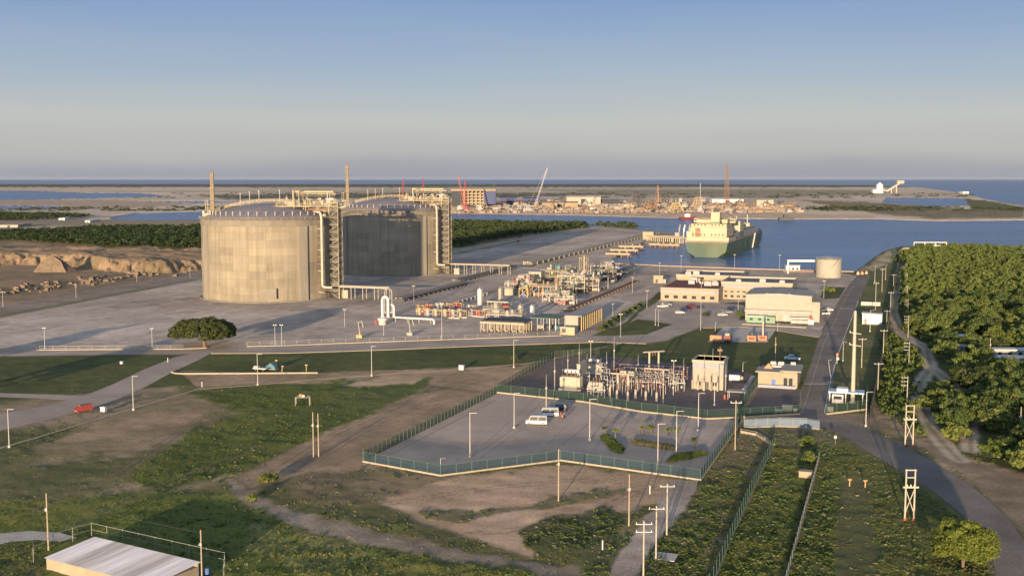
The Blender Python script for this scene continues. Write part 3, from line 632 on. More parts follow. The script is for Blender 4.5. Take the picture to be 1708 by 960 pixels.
mass('mangrove_woods', scatter([[(-330,358),(0,358),(110,360),(150,364),(40,368),(-330,370)]], 12), 9, 5, 2.5, leaf_mang, 340, 12, 12, 1.6)
mass('mangrove_woods', scatter([[(752,375),(950,377.5),(1050,379.6),(1062,382.6),(985,378),(950,382.5),(860,395),(752,414)]], 8), 6.8, 5.5, 2.6, leaf_mang, 350, 16, 14, 1.2)
# ground cover in the near field
def tufts(name, n, box, m, seed, hgt, thr, size, dens_noise=.02):
    r = np.random.default_rng(seed); py = r.uniform(box[1],box[3],n); px = r.uniform(box[0],box[2],n)
    u, v = (px-854)/FO, (480-py)/FO; t = -CH/(-SP+v*CP); x, y = u*t, (CP+v*SP)*t
    rg, z = rough_at(x,y); k = fbm(x,y,dens_noise*3,61)*.6+fbm(x,y,.35,62,2)*.4
    ok = (rg > thr) & (k*rg > r.uniform(.28,.52,n)); 
    for key in ROADS: ok &= sd(px,py,ROADS[key]) < -1
    for q in CLR: ok &= sd(px,py,q) < 0
    x, y, z = x[ok], y[ok], z[ok]; n = len(x); B_ = 7
    a = r.uniform(0,6.28,(n,B_)); s = size*r.uniform(.5,1.4,(n,1)); rr = r.uniform(0,1,(n,B_))*s
    bx, by = x[:,None]+rr*np.cos(a), y[:,None]+rr*np.sin(a); h = hgt*r.uniform(.35,1.2,(n,B_))*s/size; w = .5*s*r.uniform(.5,1.1,(n,B_)); o = r.uniform(0,6.28,(n,B_))
    zz = z[:,None]+0*bx
    p0 = np.stack([bx-w*np.cos(o),by-w*np.sin(o),zz-.06],-1); p1 = np.stack([bx+w*np.cos(o),by+w*np.sin(o),zz-.06],-1)
    lx, ly = r.normal(0,.35,(n,B_))*h, r.normal(0,.35,(n,B_))*h
    p2 = np.stack([bx+w*.7*np.cos(o)+lx,by+w*.7*np.sin(o)+ly,zz+h],-1); p3 = np.stack([bx-w*.6*np.cos(o)+lx,by-w*.6*np.sin(o)+ly,zz+h*.8],-1)
    V = np.stack([p0,p1,p2,p3],2).reshape(-1,3); return npmesh(name, V, np.arange(len(V)).reshape(-1,4), m, 'stuff')
CLR = [[(70,960),(78,920),(125,890),(330,945),(330,1000),(70,1000)]]
tufts('grass', 60000, (-60,640,1660,1060), leaf_grass, 5, .085, .40, .30)
tufts('weeds', 4200, (-60,690,1660,1060), leaf_mid, 6, .24, .8, .30, .05)
tufts('weeds', 900, (880,690,1660,1060), leaf_grass, 16, .22, .55, .40, .09)
tufts('weeds', 2600, (960,700,1390,1060), leaf_mid, 26, .26, .55, .62, .03)
tufts('weeds', 1500, (300,780,980,1060), leaf_mid, 27, .22, .5, .55, .03)
tufts('weeds', 4200, (380,690,1660,1060), leaf_dry, 7, .15, .25, .32, .08)
# spoil rocks at the edge of the pit, left of the tanks
stonem = mat('tan_rock', (.12,.09,.062), .95, var=.3, scale=.3, bump=.3, bscale=.8)
r = np.random.default_rng(9); mb = MB()
for k in range(150):
    px = r.uniform(-40,335); py = np.interp(px,[-40,0,170,335],[492,486,466,447])+r.normal(0,4.5); p = G(px,py); s = r.uniform(.5,2.2)
    bmx = [(p.x+s*dx*r.uniform(.6,1.2), p.y+s*dy*r.uniform(.6,1.2), s*dz*r.uniform(.5,1)-.5) for dx,dy,dz in ((-1,-1,0),(1,-1,0),(1,1,0),(-1,1,0),(-.7,-.6,1.1),(.6,-.7,1),(.7,.6,1),(-.6,.7,1.2))]
    mb.add(bmx, [(3,2,1,0),(4,5,6,7),(0,1,5,4),(1,2,6,5),(2,3,7,6),(3,0,4,7)])
mb.build('rubble', stonem, kind='stuff')
tag(MB().add([(-13,-4,-.5),(9,-4,-.5),(13,5,-.5),(-9,5,-.5),(-7,-2.5,8),(-1,-2,11),(5,-2.5,7),(2,2,9),(-5,2,8)],[(0,1,6,5,4),(1,2,7,6),(2,3,8,7),(3,0,4,8),(4,5,8),(5,6,7),(5,7,8)]).build('rock_stack', stonem, loc=G(92,452)), 'tan rocky stack standing in the dark worked out pit', 'rock')

r = np.random.default_rng(19); mb = MB(); n = 0
while n < 420:
    px, py = r.uniform(-40,1400), r.uniform(650,1000); p = G(px,py); rg, z_ = rough_at(np.array([p.x]),np.array([p.y]))
    if rg[0] > .75 or any(sd(np.array([px]),np.array([py]),ROADS[q])[0] > -2 for q in ('right','lot','subyard','gateplot','lotdrive','left')): continue
    s = r.uniform(.05,.16); n += 1; z = float(z_[0])
    mb.add([(p.x+s*dx*r.uniform(.6,1.2), p.y+s*dy*r.uniform(.6,1.2), z+s*dz*r.uniform(.5,.9)-.03) for dx,dy,dz in ((-1,-1,0),(1,-1,0),(1,1,0),(-1,1,0),(-.7,-.6,1),(.6,-.7,1),(.7,.6,.9),(-.6,.7,1))],[(3,2,1,0),(4,5,6,7),(0,1,5,4),(1,2,6,5),(2,3,7,6),(3,0,4,7)])
mb.build('gravel', mat('pale_stone',(.17,.14,.11),.9,var=.3,scale=1.5), kind='stuff')
# ---------------------------------------------------------------- storage tanks
def tank_mat():
    m = bpy.data.materials.new('tank_concrete'); m.use_nodes = True; nt = m.node_tree; N, L = nt.nodes, nt.links
    b = N['Principled BSDF']; b.inputs['Roughness'].default_value = .85; b.inputs['Specular IOR Level'].default_value = .2
    tc = N.new('ShaderNodeTexCoord'); sp = N.new('ShaderNodeSeparateXYZ'); L.new(tc.outputs['Object'], sp.inputs[0])
    def M(op, a, bb=None):
        q = N.new('ShaderNodeMath'); q.operation = op
        for i,v_ in enumerate((a,bb)):
            if v_ is None: continue
            if hasattr(v_,'links'): L.new(v_, q.inputs[i])
            else: q.inputs[i].default_value = v_
        return q.outputs[0]
    arc = M('MULTIPLY', M('ARCTAN2', sp.outputs[1], sp.outputs[0]), 36)
    cb = N.new('ShaderNodeCombineXYZ'); L.new(arc, cb.inputs[0]); L.new(sp.outputs[2], cb.inputs[1])
    br = N.new('ShaderNodeTexBrick'); br.offset = 0; br.inputs['Scale'].default_value = 1; br.inputs['Brick Width'].default_value = 8.6; br.inputs['Row Height'].default_value = 3.9
    br.inputs['Mortar Size'].default_value = .05; br.inputs['Mortar Smooth'].default_value = .3; br.inputs['Bias'].default_value = 0
    br.inputs['Color1'].default_value = (.86,.86,.88,1); br.inputs['Color2'].default_value = (1.12,1.11,1.08,1); br.inputs['Mortar'].default_value = (.68,.67,.66,1)
    L.new(cb.outputs[0], br.inputs['Vector'])
    def stn(sx, sz, det, a, bb, c, d):
        mp = N.new('ShaderNodeMapping'); mp.inputs['Scale'].default_value = (sx,sz,1); L.new(cb.outputs[0], mp.inputs[0])
        n = N.new('ShaderNodeTexNoise'); n.inputs['Scale'].default_value = 1; n.inputs['Detail'].default_value = det; L.new(mp.outputs[0], n.inputs['Vector'])
        r_ = N.new('ShaderNodeMapRange'); 
        for i,v_ in enumerate((a,bb,c,d)): r_.inputs[i+1].default_value = v_
        L.new(n.outputs['Fac'], r_.inputs[0]); return r_.outputs[0]
    streak = stn(.55,.035,6,.3,.75,1.15,.74); blot = stn(.05,.07,5,.3,.7,.82,1.14); fine = stn(1.2,1.2,6,.3,.7,.93,1.07)
    k = M('MULTIPLY', M('MULTIPLY', streak, blot), fine)
    vm = N.new('ShaderNodeVectorMath'); vm.operation = 'MULTIPLY'; L.new(br.outputs['Color'], vm.inputs[0]); vm.inputs[1].default_value = (.190,.166,.122)
    v2 = N.new('ShaderNodeVectorMath'); v2.operation = 'SCALE'; L.new(vm.outputs[0], v2.inputs[0]); L.new(k, v2.inputs['Scale']); L.new(v2.outputs[0], b.inputs['Base Color'])
    return m
tcm = tank_mat()
ringm = mat('ring_concrete', (.15,.135,.106), .85, var=.2, scale=.25)
butm = mat('buttress_concrete', (.18,.163,.13), .85, var=.18, scale=.2, stretch=(1,1,.2))
domem = mat('dome_steel', (.155,.142,.148), .6, var=.15, scale=.1)
yel = mat('yellow_steel', (.30,.235,.11), .55, var=.25, scale=.8)
yel2 = mat('weathered_yellow_steel', (.24,.205,.13), .6, var=.3, scale=.6)
rust = mat('rust_brown_steel', (.16,.10,.065), .75, var=.3, scale=.6)
galv = mat('galvanised_steel', (.22,.215,.205), .5, .3, var=.2, scale=.8)
darks = mat('dark_steel', (.055,.055,.055), .6, var=.3, scale=.6)
whitep = mat('white_paint', (.45,.435,.40), .5, var=.08, scale=.6)
creamp = mat('cream_paint', (.26,.23,.175), .6, var=.12, scale=.4)
palep = mat('pale_pipe', (.30,.28,.23), .5, var=.12, scale=.5)
greenp = mat('green_paint', (.085,.125,.075), .6, var=.2, scale=.5)
tealp = mat('teal_paint', (.06,.13,.15), .5, var=.2, scale=.5)
redp = mat('red_paint', (.24,.045,.035), .5, var=.2, scale=.6)
orangep = mat('orange_paint', (.32,.135,.06), .5, var=.2, scale=.6)
bluep = mat('blue_paint', (.05,.10,.28), .5, var=.15, scale=.6)
glassm = mat('dark_glass', (.02,.025,.03), .2, var=.1, scale=1, spec=.3)
blackm = mat('rubber', (.02,.02,.02), .8, var=.1, scale=1)
greyp = mat('grey_paint', (.24,.235,.23), .55, var=.15, scale=.5)
R1, HW = 35.6, 41.3
def rail(mb, pts, h=1.1, r=.05, posts=True):
    for a,b in zip(pts[:-1],pts[1:]):
        for hh in (h, h*.55): mb.bar((a[0],a[1],a[2]+hh),(b[0],b[1],b[2]+hh), r)
        if posts: mb.bar(a,(a[0],a[1],a[2]+h), r)
    if posts: mb.bar(pts[-1],(pts[-1][0],pts[-1][1],pts[-1][2]+h), r)
def frame_tower(parent, x0, y0, x1, y1, h, lv, m, decks=True, brace=True, cw=.3, railm=None, zb=0):
    """open steel frame: each column a part, floors with rails between"""
    for x,y in ((x0,y0),(x1,y0),(x1,y1),(x0,y1)): MB().bar((x,y,zb),(x,y,zb+h), cw).build('column', m, parent)
    for k in range(1,lv+1):
        z = zb+h*k/lv; mb = MB()
        if decks: mb.box(x0,y0,z-.15,x1,y1,z)
        else:
            for a,b in (((x0,y0),(x1,y0)),((x1,y0),(x1,y1)),((x1,y1),(x0,y1)),((x0,y1),(x0,y0))): mb.bar((*a,z),(*b,z), cw)
        mb.build('deck', m, parent)
        mb = MB(); rail(mb, [(x0,y0,z),(x1,y0,z),(x1,y1,z),(x0,y1,z),(x0,y0,z)], 1.1, .09); mb.build('railing', railm or m, parent)
    if brace:
        mb = MB()
        for k in range(lv):
            za, zc = zb+h*k/lv, zb+h*(k+1)/lv; f = k % 2
            mb.bar((x0 if f else x1,y0,za),(x1 if f else x0,y0,zc), cw*.6); mb.bar((x1,y0 if f else y1,za),(x1,y1 if f else y0,zc), cw*.6); mb.bar((x0,y0 if f else y1,za),(x0,y1 if f else y0,zc), cw*.6)
        mb.build('bracing', m, parent)
def make_tank(label, loc, ventH):
    t = T('gas_storage_tank', label, 'storage tank', loc, 0, 'concrete storage tanks')
    MB().lathe([(R1+1.4,-.4),(R1+1.4,.5)], 96).build('base_slab', ringm, t)
    MB().lathe([(R1,.45),(R1,HW-3.2)], 128).build('wall', tcm, t, True)
    MB().lathe([(R1-.5,HW-3.3),(R1+.35,HW-3.2),(R1+.35,HW)], 128).build('ring_beam', ringm, t, True)
    MB().lathe([(R1+.9,HW-.25),(R1+.9,HW+.02),(R1+.2,HW+.02),(R1+.2,HW-.25)], 96).build('rim_walkway', rust, t)
    prof = [(R1+.3-(R1+.3)*k/14, HW+7.6*(1-((R1+.3-(R1+.3)*k/14)/(R1+.3))**2)) for k in range(14)] + [(.05,HW+7.6)]
    MB().lathe(prof, 96).build('dome_roof', domem, t, True)
    for k in range(4):
        a = math.radians(-90+38+90*k); c, s = math.cos(a), math.sin(a)
        MB().cb((c*(R1+.35),s*(R1+.35),HW/2-1.4),(1.5,4.6,HW-3.8), a).build('buttress', butm, t)
    mb = MB(); rail(mb, [((R1+.75)*math.cos(2*PI*k/72),(R1+.75)*math.sin(2*PI*k/72),HW) for k in range(73)], 1.15, .09); mb.build('rim_railing', yel2, t)
    noz = MB().cyl((0,0,0),(0,0,2.0),.24,.24,7).v and MB().cyl((0,0,-.4),(0,0,1.7),.22,.22,7).cyl((0,0,1.7),(0,0,2.0),.36,.36,7); n0 = None
    for k in range(44):
        a = 2*PI*k/44; rr = R1-4.6; z = HW+7.6*(1-(rr/(R1+.3))**2); loc_ = (rr*math.cos(a),rr*math.sin(a),z)
        if n0 is None: n0 = noz.build('roof_nozzle', palep, t, loc=loc_)
        else: q = n0.copy(); COL.objects.link(q); q.parent = t; q.location = loc_
    # arched stair and catwalk over the dome
    mb, mr = MB(), MB(); pts = []
    for k in range(21):
        x = -31+k*2.3; rr = abs(x); z = HW+7.6*(1-(min(rr,R1)/(R1+.3))**2)+1.0; pts.append((x,4.0,z))
    for a,b in zip(pts[:-1],pts[1:]):
        mb.bar(a,b,1.3,.25)
    for off in (-.65,.65): rail(mr, [(p[0],p[1]+off,p[2]) for p in pts], 1.1, .13)
    mb.build('roof_catwalk', yel2, t); mr.build('catwalk_railing', yel, t)
    for k,x in enumerate((-27,-17,-7,4,-12)):
        z = HW+7.6*(1-(abs(x)/R1)**2); MB().bar((x,4.9,z),(x,4.9,z+6.5),.16).box(x-.3,4.6,z+6.5,x+.3,5.2,z+6.8).build('roof_lamp', galv, t)
    # lifting platform at the right of the roof
    rng = random.Random(4)
    for x in (9,15,21,27,33):
        for y in (-13,-5,3):
            if math.hypot(x,y) > R1: continue
            zb = HW+7.6*(1-(math.hypot(x,y)/R1)**2); MB().bar((x,y,zb),(x,y,HW+6.6),.42).build('platform_column', yel2, t)
    MB().box(6,-14,HW+6.0,38,5,HW+6.5).build('platform_deck', yel2, t)
    mb = MB(); rail(mb, [(6,-14,HW+6.5),(12,-14,HW+6.5),(18,-14,HW+6.5),(24,-14,HW+6.5),(30,-14,HW+6.5),(38,-14,HW+6.5),(38,5,HW+6.5),(22,5,HW+6.5),(6,5,HW+6.5),(6,-14,HW+6.5)], 1.3, .17); mb.build('platform_railing', yel, t)
    mb = MB()
    for k in range(6): mb.bar((4+k*.5,-14,HW+6.3),(14+k*4,-13.5,HW+2.5-k*.4),.3); 
    mb.bar((6,-14,HW+6.2),(24,-15,HW-1.2),.5); mb.bar((8,5,HW+6.2),(26,8,HW),.4); mb.build('platform_bracing', yel, t)
    for x,y in ((17,-10),(17,2),(33,-10),(33,2)): MB().bar((x,y,HW+6.5),(x,y,HW+13.6),.4).build('upper_column', yel2, t)
    MB().box(16,-11,HW+11.2,36,3,HW+11.6).build('upper_deck', darks, t)
    mb = MB(); rail(mb, [(16,-11,HW+11.6),(22,-11,HW+11.6),(29,-11,HW+11.6),(36,-11,HW+11.6),(36,3,HW+11.6),(16,3,HW+11.6),(16,-11,HW+11.6)], 1.4, .18); mb.build('upper_railing', yel2, t)
    mb = MB()
    mb.bar((14,-4,HW+13.6),(34,-4,HW+13.6),.5,.7).bar((14.5,-12,HW+6.5),(14.5,-12,HW+14.5),.5).bar((14.5,-12,HW+14.3),(17.5,-9,HW+14.3),.4); mb.build('hoist_beam', yel, t)
    for k in range(16):
        x, y = rng.uniform(8,36), rng.uniform(-13,4); h = rng.uniform(1.2,4.2); w = rng.uniform(.5,1.6)
        if k % 3: MB().cyl((x,y,HW+6.5),(x,y,HW+6.5+h), w*.4,None,8).cyl((x,y,HW+6.5+h),(x,y,HW+6.7+h), w*.6,None,8).build('valve', (palep,galv,yel2,rust)[k%4], t)
        else: MB().cb((x,y,HW+6.5+h/2),(w*1.6,w,h)).cb((x,y,HW+6.6+h),(w*1.8,w*1.2,.2)).build('instrument_box', (greyp,creamp)[k%2], t)
    for k in range(12):
        y = rng.uniform(-13,4); z = HW+rng.uniform(3.2,5.6); x = rng.uniform(10,24)
        MB().tube([(x,y,HW+2+3*(1-x/36)),(x,y,z),(rng.uniform(28,37),y,z)], rng.uniform(.18,.4), 6).build('roof_pipe', (palep,galv,rust,yel2)[k%4], t)
    for k in range(26):
        x, y = rng.uniform(9,37), rng.uniform(-13.5,4); z = HW+rng.choice([2.6,4.0,7,8.4,9.8]); l = rng.uniform(2,8)
        if k % 2: MB().bar((x,y,z),(min(37.5,x+l),y,z),rng.uniform(.2,.5)).bar((x,y,z),(x,y,z+rng.uniform(1,3.5)),.28).build('pipe_spool', (darks,galv,rust,yel2)[k%4], t)
        else: MB().cb((x,y,z),(rng.uniform(.8,2.4),rng.uniform(.6,1.6),rng.uniform(.8,2.2))).cyl((x,y,z),(x,y,z+2),.25,None,7).build('instrument_skid', (darks,greyp,yel2,darks)[(k//2)%4], t)
    # stair tower and risers on the right-hand side of the wall
    tw = bpy.data.objects.new('stair_tower', None); COL.objects.link(tw); tw.parent = t; tw.location = (35.2,-12.2,0); tw.rotation_euler.z = math.radians(-18)
    frame_tower(tw, -2.6, -1.8, 3.4, 3.2, HW+8, 13, yel2, False, True, .26, galv)
    mb = MB()
    for k in range(26):
        z = (HW+6)*k/26; f = k % 2; mb.bar((-2.2 if f else 3,-1.2 if f else .4,z),(3 if f else -2.2,-1.2 if f else .4,z+(HW+6)/26),.9,.18)
    mb.build('stair_flight', darks, tw)
    MB().box(-1.8,.9,0,2.6,3.0,HW+5).build('cable_chase', darks, tw)
    for k in range(5): MB().tube([(-2+k*1.1,3.6,.5),(-2+k*1.1,3.6,HW+4)], .28, 6).build('riser_pipe', (galv,greyp,palep,darks,galv)[k], tw)
    MB().tube([(26,-14.5,HW+3.6),(29.6,-21.6,HW+3.4),(30.4,-22.0,HW+2.6),(30.6,-22.2,HW),(30.6,-22.2,8.0),(30.9,-22.4,6.9),(32,-22.7,6.5),(36,-24,6.5)], .62, 10).build('riser_pipe', palep, t, True)
    for k in range(11):
        z = 4+k*3.6; mb = MB().bar((30.6,-22.2,z),(27.8,-21.2,z),.35).bar((29.6,-22.6,z-.2),(31.7,-21.8,z-.2),.3,.4); mb.build('pipe_bracket', rust if k%3 else yel2, t)
    # tall pump mast at the left of the roof
    vs = bpy.data.objects.new('roof_mast', None); COL.objects.link(vs); vs.parent = t; vs.location = (-28.8,-6,HW+2); vs.scale = (1,1,ventH/21.)
    mb = MB()
    for x,y in ((-.75,-.75),(.75,-.75),(.75,.75),(-.75,.75)): mb.bar((x,y,0),(x*.8,y*.8,21),.30)
    for k in range(14):
        z = 1.5*k; s = .75; f = 1 if k%2 else -1
        mb.bar((-s,-s*1,z),(s,-s,z+1.5),.16).bar((s,-s,z),(s,s,z+1.5),.16).bar((-s,-s,z),(s,-s,z),.16).bar((-s,s,z),(-s,-s,z+1.5),.16)
    mb.build('lattice', yel2, vs); MB().cyl((0,0,0),(0,0,21.6),.62,.5,10).build('vent_pipe', rust, vs)
    mb = MB()
    for k in range(3): mb.box(-1.5,-1.5,5.5*k+2,1.5,1.5,5.5*k+2.15)
    mb.build('mast_deck', yel2, vs)
    MB().bar((-3.6,-.6,-1),(-3.6,-.6,7),.25).bar((-2.4,-.6,-1),(-2.4,-.6,7),.25).bar((-3.6,-.6,7),(-2.4,-.6,7),.25).bar((-3.6,-.6,3),(-.7,-.6,3),.3).cb((-2.6,-1.4,-.2),(3.6,2.6,1.6)).bar((-5,-2,-2),(-1,-1.6,2.2),.35).build('mast_frame', yel2, vs)
    MB().cyl((-4.4,-1.5,-1),(-4.4,-1.5,1.8),.7,.7,10).build('valve_body', palep, vs)
    return t
TA = Vector((-127.6,587,0)); TB = Vector((-78.9,735,0))
ta = make_tank('sunlit concrete gas tank nearest the apron, its whole front wall yellow in the sun', TA, 21.6)
MB().box(2,-R1-.62,2.0,10,-R1+.3,7.2).build('access_panel', ringm, ta)
tb = copy_tree(ta, loc=TB, label='farther concrete gas tank, most of its wall grey in the shade of the other')
for ch in tb.children:
    if ch.name.startswith('access_panel'): bpy.data.objects.remove(ch); break
for ch in tb.children:
    if ch.name.startswith('roof_mast'): ch.scale.z = 27.4/21.
# ---------------------------------------------------------------- pipe racks
def E(name, label, cat, px, py, group=None, rz=-SITE): return T(name, label, cat, G(px,py), rz, group)
def pipe_rack(label, px, py, length, h, npipe, gap, mframe, mpipes, rz=-SITE, w=4.0, r=.3, lo=False, name='pipe_rack', zp=None, ends=False):
    t = E(name, label, 'pipe rack', px, py, None, rz); n = max(2,int(length/gap)+1); f0 = None
    for k in range(n):
        x = length*k/(n-1)
        if f0 is None:
            mb = MB()
            if lo: mb.box(-.25,-w/2,0,.25,w/2,h)
            else: mb.bar((0,-w/2,0),(0,-w/2,h),.32).bar((0,w/2,0),(0,w/2,h),.32).bar((0,-w/2-.4,h),(0,w/2+.4,h),.36).bar((0,-w/2,h*.55),(0,w/2,h*.55),.25)
            f0 = mb.build('rack_frame', mframe, t)
        else:
            q = f0.copy(); COL.objects.link(q); q.parent = t; q.location = (x,0,0)
    for k in range(npipe):
        y = -w/2+.4+(w-.8)*k/max(1,npipe-1); rr = r*(.7+.6*((k*7)%5)/4)
        MB().tube([(-.6,y,h+.2+rr),(length/2,y,h+.2+rr),(length+.6,y,h+.2+rr)], rr, 7).build('pipe', mpipes[k%len(mpipes)], t, True)
    return t
pa = pipe_rack('yellowish pipe rack running from the foot of the nearer tank to the white pipe loops', 551, 496.5, 33, 5.6, 4, 5.6, creamp, [palep,creamp,palep,galv], w=4.4, r=.4)
MB().box(6,1.0,0,9.6,3.4,4).box(5.8,.8,4,9.8,3.6,4.25).build('switch_cabin', creamp, pa)
pipe_rack('yellowish pipe rack running from the foot of the farther tank towards the process plant', 748, 455.5, 42, 5.6, 4, 6, creamp, [palep,creamp,rust,galv], w=4.6, r=.42)
for lab,q,m in (('small cream cabin under the rack beside the farther tank',(763,457),creamp),):
    t = E('equipment_cabin', lab, 'cabin', *q); MB().box(-1.8,-1.5,0,1.8,1.5,3.6).build('cabin_wall', m, t); MB().box(-2.1,-1.8,3.6,2.1,1.8,3.9).build('roof', greyp, t)
up = -SITE+PI/2
pipe_rack('low dark pipe track on concrete sleepers beside the light road behind the white pipe loops', 664, 502, 92, .9, 7, 6.5, darks, [darks,galv,rust,darks,greyp], rz=up, w=7, r=.38, lo=True, name='pipe_track')
pipe_rack('low pipe track in front of the farther tank rack, along the service road', 760, 470.5, 110, .9, 6, 7, darks, [galv,darks,rust,greyp], rz=up, w=6, r=.36, lo=True, name='pipe_track')
pipe_rack('long yellowish pipe track along the causeway out to the jetty', 880, 443.5, 470, 2.0, 5, 14, yel2, [palep,creamp,yel2,galv], rz=up, w=6, r=.5, name='pipe_track')
# white pipe loops
def loop(lab, px, py, top, wpx, m, r=.5):
    B = G(px,py); h = HT(px,py,top); w = wpx/PPM(py); t = T('pipe_loop', lab, 'pipe', B, 0)
    pts = [(0,0,0),(0,0,h-w*.5)]+[(w/2-w/2*math.cos(a),0,h-w*.5+w/2*math.sin(a)) for a in [PI*k/8 for k in range(1,8)]]+[(w,0,h-w*.5),(w,0,0)]
    MB().tube(pts, r, 10).build('pipe_bend', m, t, True); MB().box(-.8,-.8,0,.8,.8,.35).box(w-.8,-.8,0,w+.8,.8,.35).build('footing', conc, t); return t
loop('tallest white pipe loop, standing left at the end of the tank rack', 638, 529, 495, 9.5, whitep, .62)
loop('lower white pipe loop just right of the tallest loop', 648.5, 528, 508, 8.5, whitep, .5)
loop('thin grey pipe arch behind the white loops at the rack end', 642, 521, 481, 12, galv, .25)
t = E('pipe_manifold', 'white drum shaped manifold at the foot of the white pipe loops', 'manifold', 638, 541); MB().lathe([(1.6,0),(1.6,1.8)],16).build('footing',conc,t); MB().lathe([(1.5,1.8),(2.2,2.0),(2.2,2.6),(1.2,3.0)],16).build('drum',whitep,t,True)
t = E('long_pipe', 'long white pipe lying on short stands in front of the yellow pump skids', 'pipe', 657, 536.5); Lw = 19.5
MB().tube([(0,0,2.0),(Lw*.5,-.6,2.0),(Lw-.8,-1.2,2.0),(Lw-.2,-1.5,1.7),(Lw,-1.6,.9),(Lw,-1.6,0)], .42, 10).build('pipe_run', whitep, t, True)
for k in range(4): MB().bar((1+k*5.6,-.1-k*.33,0),(1+k*5.6,-.1-k*.33,1.6),.3).bar((1+k*5.6,-.7-k*.33,1.55),(1+k*5.6,.5-k*.33,1.55),.3).build('stand', galv, t)
t = E('hydrant', 'red hydrant post left of the white pipe manifold', 'hydrant', 627, 542); MB().cyl((0,0,0),(0,0,2.6),.32,.28,8).cyl((0,0,2.6),(0,0,2.9),.45,.2,8).build('post',redp,t); MB().cyl((-.7,0,1.9),(.7,0,1.9),.2,None,7).build('nozzle',redp,t)
for k,(px,py,lab) in enumerate([(600,563,'yellow foam monitor with a long thin boom at the roadside'),(684,559,'thin white sampling stand inside the roadside shadow')]):
    t = E('foam_monitor' if k==0 else 'sampling_stand', lab, 'monitor' if k==0 else 'stand', px, py)
    MB().cb((0,0,.6),(2.4,1.4,1.2)).cyl((0,0,1.2),(0,0,2),.4,None,8).build('pedestal', yel if k==0 else galv, t)
    MB().tube([(0,0,2),(-.6,0,6),(.9,0,6.6),(1.6,0,4)],.16,6).build('boom', palep, t)
# pumps and skids
def pump(lab, px, py, s, ma, mb_, group='yellow pump skids in two rows'):
    t = E('pump_skid', lab, 'pump skid', px, py, group); t.scale = (s,s,s)
    MB().box(-2,-1.2,0,2,1.2,.4).build('base', conc, t); MB().cyl((-1.1,0,.4),(-1.1,0,3.0),.75,.75,12).cyl((-1.1,0,3.0),(-1.1,0,3.4),.95,.95,12).build('motor', ma, t, True)
    MB().tube([(-.4,0,1.2),(.6,0,1.2),(.8,0,1.6),(.8,0,2.6),(1.9,0,2.6)],.3,8).build('pump_pipe', mb_, t, True)
    MB().bar((-1.9,-1.1,.4),(-1.9,-1.1,2.9),.14).bar((1.9,-1.1,.4),(1.9,-1.1,2.9),.14).bar((-1.9,-1.1,2.8),(1.9,-1.1,2.8),.14).bar((-1.9,1.1,.4),(-1.9,1.1,2.9),.14).bar((1.9,1.1,.4),(1.9,1.1,2.9),.14).bar((-1.9,1.1,2.8),(1.9,1.1,2.8),.14).build('skid_frame', yel, t)
    return t
names = ['leftmost','second','third','fourth','fifth','sixth','seventh']
for i,(px,py) in enumerate([(704,527),(718,528.5),(731,529),(747,530),(760,530.5),(772,529.5)]):
    pump(f'{names[i]} yellow pump skid from the left in the front row before the white vessel', px, py, 1.15, (yel2,greyp,creamp)[i%3], (redp,galv,rust)[i%3])
for i,(px,py) in enumerate([(702,519),(716,518),(733,517),(750,516),(765,515)]):
    pump(f'{names[i]} skid from the left in the rear pump row with rust red piping', px, py, 1.0, (rust,redp,greyp)[i%3], (rust,redp,palep)[i%3], 'rust red pump skids behind')
for i,(px,py) in enumerate([(790,527),(803,528),(786,519)]):
    pump(f'{("red and grey","reddish","grey")[i]} pump skid at the foot of the tall white vessel', px, py, .95, (greyp,redp,galv)[i], (redp,rust,greyp)[i], 'skids round the tall white vessel')
pipe_rack('pale pipes on low sleepers running back between the pump rows and the road', 738, 513, 60, 1.2, 3, 6, galv, [whitep,galv,palep], rz=up, w=2.4, r=.3, name='pipe_track')
def vessel(lab, px, py, top, wpx, m, legs=False):
    B = G(px,py); h = HT(px,py,top); r = wpx/PPM(py)/2; t = T('process_vessel', lab, 'vessel', B, -SITE)
    b0 = 1.6 if legs else .3; MB().lathe([(r*.05,b0),(r*.7,b0+.1),(r,b0+r*.5),(r,h-r*.6),(r*.75,h-r*.22),(r*.3,h-.03),(.05,h)], 20).build('shell', m, t, True)
    if legs:
        for k in range(4): a = PI/4+k*PI/2; MB().bar((r*.8*math.cos(a),r*.8*math.sin(a),0),(r*.8*math.cos(a),r*.8*math.sin(a),b0+r*.5),.22).build('leg', m, t)
    else: MB().lathe([(r*1.15,0),(r*1.15,.4)],16).build('footing', conc, t)
    MB().bar((r+.3,-.3,0),(r+.3,-.3,h+.6),.08).bar((r+.3,.3,0),(r+.3,.3,h+.6),.08).build('ladder', galv, t); MB().cyl((0,0,h-.1),(0,0,h+.7),r*.25,None,8).build('nozzle', galv, t)
    return t
vessel('tall white vertical vessel behind the pump skids', 800, 508, 481, 7.4, whitep)
vessel('shorter cream vessel standing on the teal canopy platform', 834, 503, 480, 6, creamp)
vessel('cream vessel with a tapered top behind the dark roofed vaporizer bank', 867.5, 533, 508, 7, creamp, True)
vessel('small white vessel on legs at the right behind the vaporizer bank', 887, 530, 509, 6.5, whitep, True)
vessel('small white drum behind the left end of the vaporizer bank', 854, 524, 512, 5, whitep, True)
t = E('valve_house', 'round yellowish domed valve house behind the teal canopy', 'valve house', 848, 491); MB().lathe([(4.6,0),(4.6,3.2),(3.6,4.1),(1.2,4.6),(.1,4.7)],18).build('shell',creamp,t,True); MB().cyl((0,0,4.5),(0,0,7.5),.8,.6,8).build('stack',creamp,t)
t = E('canopy', 'low canopy with a teal roof and a pale yellow fascia behind the vaporizers', 'canopy', 812, 513)
